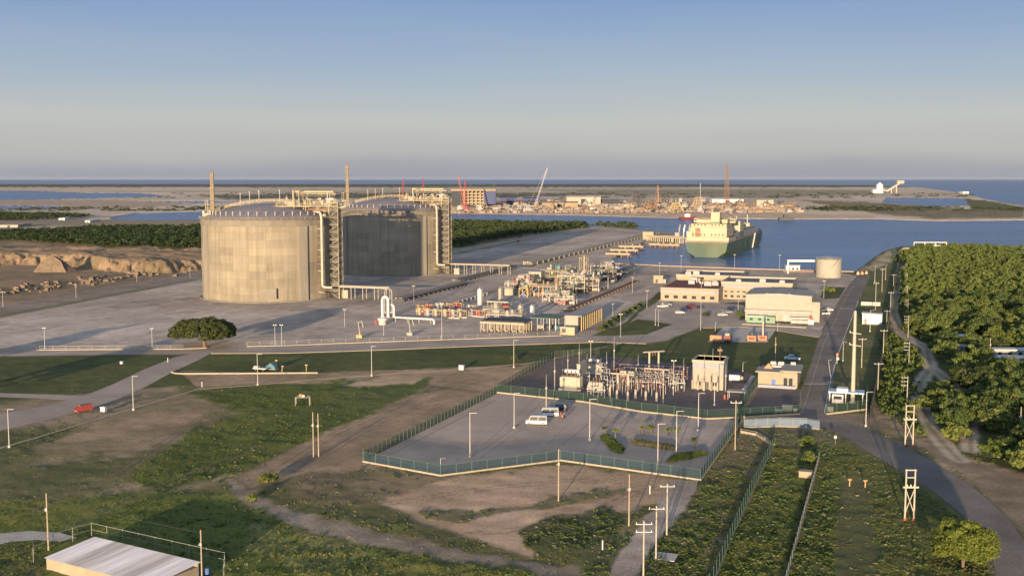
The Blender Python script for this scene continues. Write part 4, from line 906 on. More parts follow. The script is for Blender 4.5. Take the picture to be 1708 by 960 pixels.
MB().box(0,0,3.1,11,6,3.3).build('roof', tealp, t); MB().box(-.1,-.12,2.7,11.1,.0,3.35).build('fascia', creamp, t)
for x in (.4,3.8,7.2,10.6):
    for y in (.4,5.6): MB().bar((x,y,0),(x,y,3.1),.22).build('post', creamp, t)
for k in range(4): MB().cb((1.7+k*2.6,2,1.0),(1.4,1.4,2.0)).cyl((1.7+k*2.6,2,2),(1.7+k*2.6,2,2.5),.4,None,8).build('motor', darks, t)
# bank of vaporizers with a dark roof on yellow legs
t = E('vaporizer_bank', 'long vaporizer bank with a dark ribbed roof on rows of yellow legs near the road', 'vaporizer', 801, 553)
mb = MB()
for k in range(40): mb.box(.2+k*.46,.2,4.2,.5+k*.46,10.6,4.75)
mb.build('finned_roof', darks, t); MB().box(-.1,-.15,3.5,18.8,.1,4.25).build('fascia', creamp, t)
for k in range(13):
    for y in (.1,3.6,7.2,10.6): MB().bar((.1+k*1.54,y,0),(.1+k*1.54,y,3.7),.2).build('leg', yel if k==12 else (creamp if y<1 else yel2), t)
for k in range(6): MB().tube([(.8+k*3.2,-.2,3.2),(.8+k*3.2,-.5,1.2),(2.4+k*3.2,-.5,.8),(2.4+k*3.2,1,.8)],.2,6).build('header_pipe', palep, t)
t = E('canopy', 'slim dark green roofed canopy on white posts right of the vaporizer bank', 'canopy', 884, 550)
MB().box(0,0,4.9,11.5,15,5.15).build('roof', greenp, t)
for k in range(5): MB().bar((.5+k*2.6,.3,0),(.5+k*2.6,.3,4.9),.24).build('post', whitep if k>2 else galv, t); MB().bar((.5+k*2.6,14,0),(.5+k*2.6,14,4.9),.24).build('post', galv, t)
for k in range(3): MB().cyl((1.5+k*3.6,6,.8),(4+k*3.6,6,.8),.7,None,10).box(1.8+k*3.6,5.5,0,3.6+k*3.6,6.5,.5).build('pump', (greyp,darks,tealp)[k], t)
# the multi storey process structures
t = E('cooler_house', 'square cream block with a sloping yellow stair on its front, left of the green racks', 'building', 882, 471.5)
MB().box(0,0,0,7.6,7,6.4).build('wall', creamp, t); MB().box(-.2,-.2,6.4,7.8,7.2,6.7).build('roof', greyp, t); MB().bar((.5,-.5,6.2),(7,-.6,.6),.9,.25).build('stair', yel, t); MB().box(7.62,1,1,7.7,5,4.5).build('louvre_panel', yel2, t)
def process_block(lab, px, py, w, d, h, lv, m, mp, seed, n=22):
    t = E('process_structure', lab, 'steel structure', px, py); rng = random.Random(seed)
    nx = max(1,round(w/6))
    for k in range(nx+1):
        for y in (0,d): MB().bar((w*k/nx,y,0),(w*k/nx,y,h),.34).build('column', m, t)
    for l in range(1,lv+1):
        z = h*l/lv; mb = MB(); 
        for k in range(nx+1): mb.bar((w*k/nx,-.3,z),(w*k/nx,d+.3,z),.34)
        mb.bar((0,0,z),(w,0,z),.36).bar((0,d,z),(w,d,z),.36).box(0,d*.15,z+.18,w,d*.6,z+.28).build('deck', m, t)
        mb = MB(); rail(mb,[(w*k/nx,0,z+.2) for k in range(nx+1)]+[(w,d,z+.2)],1.1,.12); mb.build('railing', yel2, t)
    mb = MB()
    for k in range(nx):
        if k%2==0: mb.bar((w*k/nx,0,0),(w*(k+1)/nx,0,h/lv),.2).bar((w*(k+1)/nx,0,0),(w*k/nx,0,h/lv),.2)
    mb.build('bracing', m, t)
    for k in range(n):
        x, y, l = rng.uniform(.5,w-.5), rng.uniform(.5,d-.5), rng.randrange(lv+1); z = h*l/lv+.2; hh = rng.uniform(1.2,h/lv*.95); r = rng.uniform(.4,1.0); mm = mp[k%len(mp)]
        c = k % 4
        if c == 0: MB().cyl((x,y,z),(x,y,z+hh),r,None,10).cyl((x,y,z+hh),(x,y,z+hh+.3),r*.5,None,8).build('drum', mm, t, True)
        elif c == 1: MB().cyl((x-1.4,y,z+.9),(x+1.4,y,z+.9),r*.8,None,10).box(x-1,y-.5,z,x-.6,y+.5,z+.5).box(x+.6,y-.5,z,x+1,y+.5,z+.5).build('exchanger', mm, t)
        elif c == 2: MB().tube([(x,y,0),(x,y,z+hh),(min(w,x+rng.uniform(2,5)),y,z+hh)],rng.uniform(.16,.32),6).build('pipe', mm, t)
        else: MB().cb((x,y,z+hh*.4),(r*2,r*1.6,hh*.8)).cb((x,y,z+hh*.85),(r*1.2,r,hh*.1)).build('cabinet', mm, t)
    return t
process_block('long green and yellow piped structure beside the cream block', 902, 470, 16, 26, 6.5, 2, yel2, [greenp,yel2,greenp,creamp,tealp], 3, 34)
process_block('brown and orange portal structure in front of the cream block', 880, 494, 25, 7, 5.4, 1, yel2, [rust,orangep,tealp,creamp,palep,rust], 5, 26)
process_block('pale multi level pipe structure with white posts at the middle of the process plant', 930, 489, 15, 18, 9.5, 3, palep, [palep,galv,greyp,creamp,yel2], 7, 36)
process_block('darker steel structure standing between the slim tower and the quay road', 960, 486, 13, 22, 7, 2, galv, [greyp,darks,rust,galv,palep], 9, 30)
process_block('low dark equipment frame at the far right end of the process plant', 990, 470, 14, 50, 6.5, 2, darks, [darks,galv,greyp,bluep,darks], 11, 44)
process_block('low frame of reddish pipework behind the round domed valve house', 842, 483, 16, 8, 3.6, 1, galv, [rust,galv,redp,greyp], 13, 18)
process_block('low frame of grey and cream pipework in front of the teal canopy', 806, 527, 13, 6, 3.2, 1, galv, [greyp,redp,galv,creamp], 15, 16)
process_block('small frame of blue and yellow valves left of the brown portal structure', 866, 495, 4.6, 6, 4.6, 1, yel, [tealp,yel,orangep,bluep], 17, 10)
process_block('pale grey pipe frame in front of the brown portal structure',905,503,14,7,4.2,1,galv,[palep,greyp,galv,creamp,darks],23,20)
process_block('grey manifold frame between the round valve house and the brown portal structure',858,480,9,9,5,2,palep,[greyp,palep,galv,tealp],25,20)
process_block('low pale valve frame left of the long brown pipe track',925,508,10,5,3,1,galv,[galv,palep,creamp,redp],27,14)
process_block('grey pump frame behind the vaporizer bank',812,537,16,5,3.4,1,galv,[greyp,palep,galv,darks],29,18)
process_block('tall grey pipe frame directly behind the slim tower',985,466,14,16,8.5,3,galv,[galv,greyp,palep,darks],31,30)
B = G(974,477); h = HT(974,477,429); t = T('process_tower', 'slim tall tower with a cream column and open decks rising above the process plant', 'tower', B, -SITE)
frame_tower(t, -2.2,-2,2.2,2,h,5,yel2,True,True,.26,rust); MB().cyl((.2,-.4,0),(.2,-.4,h*.55),1.1,1.1,12).cyl((.2,-.4,h*.55),(.2,-.4,h+1),.6,.5,10).build('shell', creamp, t, True)
t = E('equipment_cabin', 'small cream cabin at the right end of the dark equipment frame', 'cabin', 1017, 471); MB().box(0,0,0,3,3,3.6).box(-.15,-.15,3.6,3.15,3.15,3.8).build('cabin_wall', creamp, t); MB().box(.4,-.06,1.6,2.6,-.01,2.8).build('window', glassm, t)
pipe_rack('long low brown pipe track along the paved strip towards the quay', 946, 519, 150, .7, 4, 7, rust, [rust,darks,rust,galv], rz=up, w=3, r=.28, lo=True, name='pipe_track')
# ---------------------------------------------------------------- buildings
roofred = mat('red_roof', (.13,.045,.03), .8, var=.2, scale=.4)
roofgrey = mat('grey_roof', (.25,.235,.215), .75, var=.15, scale=.25)
roofdark = mat('dark_roof', (.10,.10,.105), .8, var=.2, scale=.25)
corru = mat('old_corrugated_roof', (.42,.41,.41), .55, .1, var=.3, scale=.5, stretch=(2.5,.12,1), col2=(.33,.31,.30))
wallc = mat('cream_wall', (.245,.205,.145), .8, var=.12, scale=.4)
wallw = mat('pale_wall', (.24,.222,.18), .75, var=.10, scale=.3)
band = mat('blue_grey_band', (.20,.21,.235), .7, var=.1, scale=.6)
canvas = mat('dusty_grey_sheet', (.26,.24,.20), .8, var=.15, scale=.4)
def dims(pl, py, pr, ptop, pback):
    B = G(pl,py); w = WX(B,pr); h = HT(pl,py,ptop); b2 = G(pl,pback,h); d = max(2.5,(b2.y-B.y)/math.cos(SITE)); return B, w, h, d
def openings(t, m, w, z0, z1, xs, ww, name='window', frame=True, y=-.04):
    for x in xs:
        f = MB().box(x,y,z0,x+ww,y+.06,z1).build(name, m, t)
        if frame: MB().box(x-.12,y-.03,z0-.14,x+ww+.12,y+.1,z0).build('sill', kerbm, f)
def aircon(t, pts, z):
    for x,y,s in pts:
        MB().cb((x,y,z+.7*s),(2.2*s,1.7*s,1.2*s)).cb((x,y,z+1.36*s),(1.9*s,1.4*s,.12*s)).cb((x-.9*s,y,z+.1*s),(.2*s,1.7*s,.2*s)).cb((x+.9*s,y,z+.1*s),(.2*s,1.7*s,.2*s)).build('roof_unit', greyp, t)
# red-roofed office
B,w,h,d = dims(1102,500.5,1198,480.5,467); t = T('office_building','single storey cream office with a dark red flat roof beside the staff car park','building',B,-SITE)
MB().box(0,0,0,w,d,h).build('wall', wallc, t); MB().box(-.15,-.15,h-2.0,w+.15,d+.1,h-1.0).build('wall_band', band, t)
MB().box(.5,.5,h,w-.5,d-.5,h+.12).build('roof', roofred, t)
MB().box(-.2,-.2,h-.3,w+.2,.3,h+.55).box(-.2,d-.3,h-.3,w+.2,d+.2,h+.55).box(-.2,.3,h-.3,.3,d-.3,h+.55).box(w-.3,.3,h-.3,w+.2,d-.3,h+.55).build('parapet', wallc, t)
openings(t, glassm, w, 1.2, 2.8, [2+k*4.6 for k in range(6)], 2.2)
aircon(t, [(11,d*.75,1.9),(11.5,d*.55,1.5),(w-8,d*.4,1.7),(w-4.5,d*.45,1.5),(w-6,d*.62,1.4)], h+.1); MB().box(8,d*.8,h,14,d*.95,h+2.2).build('stair_head', wallw, t)
MB().box(-1,-1.6,0,w+1,-.02,.15).build('pavement_edge', kerbm, t)
# long cream building behind it
B,w,h,d = dims(1203,498,1321,472,463); t = T('long_building','long cream flat roofed building with pale parapets behind the warehouse','building',B,-SITE); d = max(d,22)
MB().box(0,0,0,w,d,h).build('wall', wallc, t); MB().box(-.1,-.12,h-2.2,w+.1,-.0,h-1.2).build('wall_band', band, t); MB().box(.4,.4,h,w-.4,d-.4,h+.1).build('roof', roofdark, t)
MB().box(-.2,-.2,h-.3,w+.2,.3,h+1.0).box(-.2,d-.3,h-.3,w+.2,d+.2,h+1.0).box(-.2,.3,h-.3,.3,d-.3,h+1.0).box(w-.3,.3,h-.3,w+.2,d-.3,h+1.0).build('parapet', wallw, t)
openings(t, glassm, w, 3.5, 4.3, [1.5+k*3.2 for k in range(8)], 1.4); openings(t, glassm, w, .9, 2.2, [1.5+k*3.2 for k in range(5)], 1.6); aircon(t, [(8,6,1.2),(20,9,1.4),(30,7,1.2)], h+.1)
B,w,h,d = dims(1128,482,1232,459.5,452); t = T('long_building','low cream block with a pale parapet standing behind the red roofed office','building',B,-SITE); d = max(d,20)
MB().box(0,0,0,w,d,h).build('wall', wallc, t); MB().box(.4,.4,h,w-.4,d-.4,h+.1).build('roof', roofdark, t)
MB().box(-.2,-.2,h-.3,w+.2,.3,h+.9).box(-.2,d-.3,h-.3,w+.2,d+.2,h+.9).box(-.2,.3,h-.3,.3,d-.3,h+.9).box(w-.3,.3,h-.3,w+.2,d-.3,h+.9).build('parapet', wallw, t)
openings(t, glassm, w, 1.2, 2.6, [2+k*4 for k in range(8)], 2); aircon(t, [(6,5,1.4),(10,8,1.6),(22,7,1.2)], h+.1)
# warehouse
B,w,h,d = dims(1243,533,1353,491,478); t = T('warehouse','large pale windowless warehouse with a light grey ribbed roof','warehouse',B,-SITE); d = 24
MB().box(0,0,0,w,d,h).build('wall', wallw, t)
MB().prof([(-.4,h),(w+.4,h),(w+.4,h+.15),(w*.5,h+.9),(-.4,h+.15)],-.4,d+.4).build('roof', roofgrey, t)
mb = MB()
for k in range(int(w/1.1)): x = .5+k*1.1; z = h+.15+.75*(1-abs(x-w/2)/(w/2)); mb.box(x,-.35,z,x+.12,d+.3,z+.12)
mb.build('roof_ribs', roofgrey, t)
for k in (.33,.66): x = w*k; z = h+.2+.75*(1-abs(x-w/2)/(w/2)); MB().box(x-.5,.2,z,x+.5,d-.3,z+.22).build('skylight', canvas, t)
MB().box(w,1,0,w+3.4,d-2,h*.78).prof([(w,h*.80),(w+3.9,h*.62),(w+3.9,h*.60),(w,h*.78)],.6,d-1.6).build('lean_to', wallw, t)
MB().box(0,-2.4,h*.36,w,-.02,h*.44).build('awning', canvas, t); MB().box(.2,-2.36,h*.30,w-.2,-2.2,h*.36).build('awning_fascia', band, t)
for k in range(9): MB().bar((.4+k*(w-.8)/8,-2.2,0),(.4+k*(w-.8)/8,-2.2,h*.36),.2).build('post', galv, t)
openings(t, greyp, w, 0.02, 3.0, [5,16], 3, 'roller_door', False)
t = E('container', 'green container office with a pale roof strip in front of the left warehouse corner', 'container', 1245, 538); MB().box(0,0,.2,12,2.6,2.9).build('body', mat('soft_green',(.12,.20,.13),.6,var=.15,scale=.5), t); MB().box(-.1,-.15,2.9,8.5,2.8,3.1).build('roof', whitep, t)
for k in range(3): MB().box(1.4+k*3.6,-.05,1.3,2.6+k*3.6,.0,2.2).build('window', glassm, t)
t = E('shelter', 'white flat roofed shelter in front of the right end of the warehouse', 'shelter', 1318, 540); MB().box(0,0,2.5,8,2.6,2.75).build('roof', whitep, t)
for x in (.3,3.9,7.7):
    for y in (.2,2.4): MB().bar((x,y,0),(x,y,2.5),.14).build('post', galv, t)
MB().box(.4,2.3,0,7.6,2.45,1.5).build('back_panel', greyp, t)
t = E('kiosk', 'small white kiosk with a red roof piece by the warehouse corner', 'kiosk', 1348, 541); MB().box(0,0,0,2.2,2,2.1).build('wall', whitep, t); MB().cyl((1.1,1,2.1),(1.1,1,3.6),.55,.45,10).build('red_drum', redp, t); MB().box(.6,-.04,.1,1.4,-.01,1.8).build('door', galv, t)
# water tank, gantry and hut by the quay
B = G(1387,463.5); rr = 21/PPM(463)
t = T('water_tank','round cream water tank on the quay beside a white pipe gantry','water tank',B+Vector((0,rr*.9,0)),0); h = HT(1387,463.5,433.5)
MB().lathe([(rr,0),(rr,h)],40).build('wall', wallw, t, True); MB().lathe([(rr+.15,h-.2),(rr+.15,h+.1),(rr*.5,h+.9),(.1,h+1.2)],40).build('roof', wallw, t, True)
mb = MB(); rail(mb,[((rr-.1)*math.cos(2*PI*k/28),(rr-.1)*math.sin(2*PI*k/28),h) for k in range(29)],1.1,.08); mb.build('railing', galv, t)
mb = MB()
for k in range(24): a = -2.3+k*.05; b2 = a+.05; mb.bar(((rr+.4)*math.cos(a),(rr+.4)*math.sin(a),.5+k*h/25),((rr+.4)*math.cos(b2),(rr+.4)*math.sin(b2),.5+(k+1)*h/25),.7,.15)
mb.build('spiral_stair', galv, t)
B = G(1314,456); h = HT(1314,456,433); w = WX(B,1369,0.06); t = T('pipe_gantry','white square pipe gantry spanning from the hut to the round water tank','gantry',B,-.06)
MB().bar((0,0,0),(0,0,h),.9).build('post', whitep, t); MB().bar((w*.98,0,0),(w*.98,0,h),.6).build('post', whitep, t); MB().box(-.5,-.6,h-1.3,w,.6,h).build('beam', whitep, t)
B = G(1313,454); t = T('hut','low white hut under the left end of the pipe gantry on the quay','hut',B+Vector((0,3,0)),-.06); MB().box(0,0,0,9,5,4.2).build('wall', whitep, t); MB().box(-.3,-.3,4.2,9.3,5.3,4.6).build('roof', roofgrey, t)
for k in range(3): MB().box(1+k*2.8,-.05,1.4,2.4+k*2.8,-.01,2.8).build('window', glassm, t)
MB().box(-2,-1,0,22,-.2,1.1).build('quay_barrier', rust, t)
t = E('pump_house','small yellowish pump house with a dark doorway on the paved strip left of the office','building',1090,472); MB().box(0,0,0,5.6,5,4.2).build('wall', wallc, t); MB().box(-.3,-.3,4.2,5.9,5.3,4.6).build('roof', yel2, t); MB().box(1.2,-.05,.1,2.6,-.01,2.4).build('door', darks, t); MB().box(5.62,1,0,7.2,4,2.4).build('annex', wallw, t)
# electrical house of the vaporizer yard
B = G(943,551); w = WX(B,964); t = T('electrical_house','long cream electrical house whose right side is a row of yellow posts','building',B,-SITE); h = HT(943,551,527); d = 36
MB().box(0,0,0,w,d,h).build('wall', wallw, t); MB().box(-.3,-.3,h,w+1.6,d+.3,h+.35).build('roof', roofgrey, t)
for k in range(12): MB().bar((w+1.2,1+k*3.1,0),(w+1.2,1+k*3.1,h),.35).build('post', yel, t)
for k in range(11): MB().box(w+.01,1.6+k*3.1,.4,w+.12,3.7+k*3.1,h-.8).build('louvre_panel', tealp if k%3==1 else darks, t)
t = E('generator_cabin','small yellow framed generator cabin at the front end of the electrical house','cabin',934,557.5); MB().box(0,0,.3,6,2.6,3.1).build('body', creamp, t); MB().box(.8,-.06,.8,2.4,0,2.4).build('vent_panel', darks, t); MB().box(3.4,-.06,.8,5.2,0,2.4).build('vent_panel', yel, t); MB().box(-.2,-.2,0,6.2,2.8,.3).build('base', yel, t)
# control building in the switchyard
B,w,h,d = dims(1155,648,1206,600.5,598); t = T('control_building','two storey cream control building with a blue grey band under its roof in the switchyard','building',B,-SITE); d = 9
MB().box(0,0,0,w,d,h).build('wall', wallw, t); MB().box(-.06,-.06,h-2.0,w+.06,d+.06,h-.9).build('wall_band', band, t)
MB().box(-.25,-.25,h-.5,w+.25,.3,h+.25).box(-.25,d-.3,h-.5,w+.25,d+.25,h+.25).box(-.25,.3,h-.5,.3,d-.3,h+.25).box(w-.3,.3,h-.5,w+.25,d-.3,h+.25).build('parapet', creamp, t); MB().box(.3,.3,h-.2,w-.3,d-.3,h).build('roof', roofdark, t)
openings(t, glassm, w, 1.2, 2.3, [1.2,6], 1.2); MB().box(3.6,-.05,.02,4.8,.0,2.3).build('door', darks, t); MB().cyl((w-1.5,3,h),(w-1.5,3,h+4),.16,.12,8).box(w-2.2,2.8,h+2.6,w-.8,3.2,h+3.3).build('roof_mast', rust, t)
# gatehouse
B,w,h,d = dims(1264,643.5,1331,617.5,604); t = T('gatehouse','cream gatehouse with white roof slabs, a blue door and paired tall windows','building',B,-SITE); d = 13
MB().box(0,0,0,w*.98,d,h*.92).build('wall', wallc, t)
MB().box(-.7,-1.0,h*.92,w*.62,d*.6,h).build('roof_slab', wallw, t); MB().box(w*.55,-.6,h*1.02,w+.8,d*.8,h*1.02+.35).build('roof_slab', wallw, t); MB().box(w*.6,.4,h*.92,w*.96,d*.75,h*1.02).build('upper_wall', wallc, t)
MB().box(w*.2,d*.62,h*.92,w+.3,d+.4,h*1.05).build('roof_slab', whitep, t); MB().prof([(1,h*.95),(4,h*.95),(2.6,h*1.35)],d*.35,d*.4).build('gable_piece', orangep, t)
MB().box(w*.34,-.06,.05,w*.34+1.2,0,2.3).build('door', bluep, t)
for k in range(2): f = MB().box(w*.64+k*1.5,-.06,.6,w*.64+k*1.5+1.1,0,2.9).build('window', glassm, t); MB().box(w*.64+k*1.5-.12,-.09,.48,w*.64+k*1.5+1.22,-.01,.6).build('sill', whitep, f)
MB().box(.2,-2.0,0,w-.5,-1.85,.9).build('planter_wall', band, t); aircon(t, [(w*.3,d*.8,.8),(w*.5,d*.8,.8),(w*.8,d*.9,.7)], h*1.05)
# white hut with a blue panel east of the road
t = E('hut','white hut with a blue wall panel beside the road, backed by the dark fence','hut',1438,540); MB().box(0,0,0,8,6,4.4).build('wall', whitep, t); MB().prof([(-.3,4.4),(8.3,4.4),(8.3,4.55),(-.3,4.9)],-.3,6.3).build('roof', roofgrey, t); MB().box(4.4,-.06,.4,7.6,0,2.4).build('wall_panel', mat('sky_blue_panel',(.22,.33,.50),.5,var=.05,scale=1), t); MB().box(.8,-.05,.05,2,0,2.2).build('door', greyp, t)
t = E('water_trough','long pale concrete trough behind the white hut east of the road','trough',1436,509); MB().box(0,0,0,9,3,1.8).build('trough_wall', conc, t); MB().box(.3,.3,1.81,8.7,2.7,1.86).build('dark_inside', darks, t)
# guard post with white and blue canopies at the junction
t = E('guard_post','white and pale blue guard post canopies inside the green corner fence east of the road','guard post',1381,672); MB().box(0,0,3.0,9.5,5,3.35).build('canopy_roof', mat('pale_blue_roof',(.30,.38,.46),.5,var=.12,scale=.6), t); MB().box(2.2,.6,3.36,5.2,4,4.2).build('roof_box', whitep, t)
for x in (.3,4.6,9.1):
    for y in (.3,4.6): MB().bar((x,y,0),(x,y,3),.16).build('post', whitep, t)
MB().box(1,1,0,4,4,2.4).build('booth_wall', whitep, t); MB().box(1.4,.95,1.1,3.6,1.0,2.0).build('booth_window', glassm, t)
# sheds at the top of the headland
t = E('loading_gantry','tall open white pipe gantry at the tip of the headland above the trees','gantry',1524,420,None,-.05); h = HT(1524,420,404); w = WX(G(1524,420),1578,.05)
for k in range(4): MB().bar((w*k/3,0,0),(w*k/3,0,h),.55).build('post', whitep, t)
MB().bar((0,0,h),(w,0,h),.6).build('beam', whitep, t); MB().bar((0,0,h*.45),(w,0,h*.45),.5).build('beam', greyp, t)
for lab,px,py,wd,hh,m,mr in (('small ochre shed at the left of the headland gantry',1503,423,9,5.0,yel2,yel2),('wide ochre shed under the right of the headland gantry',1541,424,13,4.6,wallc,yel2),('white domed shed under the headland gantry beside the wide ochre shed',1552,420,10,6,whitep,whitep)):
    t = E('shed',lab,'shed',px,py); MB().box(0,0,0,wd,6,hh*.75).build('wall', m, t); MB().prof([(-.4,hh*.75),(wd+.4,hh*.75),(wd*.7,hh),(wd*.3,hh)],-.4,6.4).build('roof', mr, t); MB().box(wd*.4,-.05,.05,wd*.6,0,hh*.5).build('door', darks, t)
# shacks in the wood clearing
for lab,px,py,wd,dd in (('upper long white roofed trailer in the wood clearing at the right edge',1657,599,26,5),('lower long white roofed trailer in the wood clearing at the right edge',1661,613,26,5)):
    t = E('trailer',lab,'trailer',px,py,None,-.08); MB().box(0,0,.6,wd,dd,3.2).build('body', wallw, t); MB().box(-.2,-.2,3.2,wd+.2,dd+.2,3.5).build('roof', whitep, t)
    for k in range(7): MB().box(1.5+k*3.4,-.05,1.6,2.7+k*3.4,0,2.6).build('window', glassm, t)
    MB().box(2,1,0,4,dd-1,.6).build('footing', conc, t); MB().box(wd-5,1,0,wd-3,dd-1,.6).build('footing', conc, t)
t = E('shade_canopy','curved white shade canopy among the trees near the dirt track','canopy',1590,575,None,-.05); w = 11
mb = MB()
for k in range(14):
    a0, a1 = PI*k/14, PI*(k+1)/14; p = lambda a: (w/2-w/2*math.cos(a), 2.6+.9*math.sin(a))
    (x0,z0),(x1,z1) = p(a0), p(a1); mb.add([(x0,0,z0),(x1,0,z1),(x1,5,z1),(x0,5,z0),(x0,0,z0-.2),(x1,0,z1-.2),(x1,5,z1-.2),(x0,5,z0-.2)],[(0,1,2,3),(7,6,5,4),(0,4,5,1),(2,6,7,3)])
mb.build('canopy_skin', whitep, t)
for x in (.2,w-.2):
    for y in (.2,4.8): MB().bar((x,y,0),(x,y,2.7),.15).build('post', galv, t)
for lab,px,py in (('left small cream shack below the curved white canopy',1597,587),('right small cream shack among the trees below the curved white canopy',1636,586)):
    t = E('shack',lab,'shack',px,py); MB().box(0,0,0,3.6,3,2.3).build('wall', wallc, t); MB().box(-.3,-.3,2.3,3.9,3.3,2.5).build('roof', roofgrey, t); MB().box(1,-.05,0,1.9,0,1.9).build('door', darks, t)
# long low building in the bottom left corner
B = G(78,949); bang = math.radians(30); t = T('store_building','long low store with an old corrugated metal roof at the bottom left corner','building',B,-bang); Ls, Ds = 24, 9.2
MB().box(0,0,-.3,Ls,Ds,1.95).build('wall', wallc, t)
zr = lambda y: 2.0+.065*y
for k in range(5):
    x0, x1 = Ls*k/5-.25*(k==0), Ls*(k+1)/5+.25*(k==4); mb = MB(); o = .015*(k%2); n = int((x1-x0)/.25)
    for i in range(n):
        xa, xb = x0+(x1-x0)*i/n, x0+(x1-x0)*(i+1)/n; xm = (xa+xb)/2
        mb.add([(xa,-.35,zr(-.35)+o),(xm,-.35,zr(-.35)+o+.06),(xb,-.35,zr(-.35)+o),(xa,Ds+.3,zr(Ds)+o),(xm,Ds+.3,zr(Ds)+o+.06),(xb,Ds+.3,zr(Ds)+o)],[(0,1,4,3),(1,2,5,4)])
    mb.build('roof_sheet', corru if k%2 else mat('newer_corrugated_roof',(.52,.52,.54),.5,.1,var=.25,scale=.5,stretch=(2.5,.12,1)), t)
MB().box(0,Ds-.2,1.9,Ls,Ds,zr(Ds)-.05).build('rear_wall_top', wallc, t)
for i,(px,py,lab) in enumerate([(318,955,'left blue drum at the right end of the corrugated roofed store'),(330,958,'middle blue drum at the right end of the corrugated roofed store'),(346,956,'right blue drum near the wooden pole at the bottom left')]):
    t = T('drum',lab,'drum',G(px,py),0); MB().cyl((0,0,0),(0,0,.95),.42,None,14).build('body',bluep,t,True); MB().cyl((0,0,.95),(0,0,1.0),.36,None,12).build('lid',darks,t)
# ---------------------------------------------------------------- fences
meshg = mat('green_mesh', (.018,.040,.032), .8, var=.12, scale=.6, trans=.62)
meshb = mat('blue_green_mesh', (.018,.042,.052), .8, var=.12, scale=.6, trans=.62)
meshk = mat('dark_mesh', (.022,.028,.018), .9, var=.2, scale=.5, trans=.15)
def fence(name, lab, pts, h, gap, mp, mpost, base=0.0, panel=True, cat='fence', mb_=None, pr=.07, rails=False):
    P = [G(*p) for p in pts]; O = P[0]; t = T(name, lab, cat, O, 0); L_ = [p-O for p in P]
    if base: ribbon(L_, .45, base, -.1, True).build('base_wall', mb_ or kerbm, t)
    if panel: ribbon(L_, .03, h-.1, max(0,base-.1), True).build('mesh_panel', mp, t)
    mb = MB()
    for a,b in zip(L_[:-1],L_[1:]):
        mb.bar((a.x,a.y,base+h),(b.x,b.y,base+h),.07)
        if rails: mb.bar((a.x,a.y,base+h*.5),(b.x,b.y,base+h*.5),.06)
    mb.build('top_rail', mpost, t)
    post = None; tot = 0
    for a,b in zip(L_[:-1],L_[1:]):
        n = max(1,int((b-a).length/gap))
        for k in range(n):
            p = a.lerp(b,k/n)
            if tot >= 98: break
            tot += 1
            if post is None: post = MB().cyl((0,0,0),(0,0,base+h+.1),pr,None,6).build('post', mpost, t, loc=p)
            else: q = post.copy(); COL.objects.link(q); q.parent = t; q.location = p
    return t
postg = mat('green_post', (.05,.10,.07), .6, var=.1, scale=1)
fence('mesh_fence','blue green mesh fence on a cream beam along the car park front',[(606,770),(735,793.5),(935,768),(1168,801),(1239,700)],1.9,3.2,meshb,postg,.45)
fence('mesh_fence','green mesh fence with close posts up the left side of the car park',[(607,768),(718,712),(828,656)],2.2,2.2,mat('thin_green_mesh',(.035,.07,.04),.8,var=.1,scale=.6,trans=.72),postg)
fence('mesh_fence','dark green fence on a cream beam between the car park and the switchyard',[(829,655),(973,670.5),(1070,687),(1180,699),(1226,697)],2.0,4.2,meshg,postg,.5)
fence('mesh_fence','dark green fence on a cream beam in front of the gatehouse plots',[(1230,697),(1334,690.5)],2.0,3.2,meshg,postg,.5)
fence('mesh_fence','thin dark fence along the far left side of the switchyard',[(828,654),(925,597),(1000,590)],2.4,3.5,mat('thin_dark_mesh',(.05,.06,.045),.8,var=.1,scale=.6,trans=.72),postg)
fence('mesh_fence','tall green fence between the switchyard and the gatehouse plots',[(1229,694),(1264,641)],2.6,3,meshg,postg,.2)
fence('mesh_fence','left of the two green fence lines running down the grassy slope',[(1291,743),(1250,827),(1190,968),(1168,1010)],2.0,3.2,meshg,postg,.35,mb_=mat('mossy_concrete',(.16,.16,.11),.9,var=.2,scale=.8))
fence('mesh_fence','right of the two green fence lines, lower and paler',[(1366,766),(1312,965),(1300,1010)],1.1,3.2,mat('pale_green_mesh',(.11,.14,.11),.8,var=.15,scale=.6,trans=.25),galv,.3,mb_=mat('mossy_concrete',(.16,.16,.11)))
fence('mesh_fence','short green fence on a cream beam bounding the guard post corner',[(1378,691),(1447,683),(1446,655)],2.2,3,meshg,postg,.5)
fence('mesh_fence','pale fence on a cream curb along the drive between car park and road',[(1241,713),(1300,711),(1345,712.5),(1367,716)],2.0,2.6,mat('pale_blue_mesh',(.13,.17,.22),.7,var=.1,scale=.6,trans=.35),galv,.3)
fence('boundary_fence','long dark boundary fence running up the headland to the water',[(1452,698),(1470,610),(1486,520),(1497,455),(1504,414)],3.4,6,meshk,darks)
fence('boundary_wall','short cream retaining wall slanting below the drive at the top of the slope',[(1236,722),(1262,727),(1290,744)],.25,4,kerbm,kerbm,.8,False,'wall')
fence('pipe_fence','thin galvanised pipe fence around the back of the corrugated roofed store',[(56,938),(56,921),(153,893),(375,944),(372,975)],2.3,3.6,None,galv,0,False,rails=True,pr=.05)
t = fence('roadside_fence','thin wire fence on pale posts along the plant road by the apron',[(0,583.4),(306,581.6)],1.3,4.5,None,galv,0,False,pr=.06,rails=True)
t = fence('roadside_fence','thin wire fence on pale posts in front of the vaporizer yard',[(412,576.5),(735,565.6),(936,558.6)],1.4,4.5,None,galv,0,False,pr=.06,rails=True)
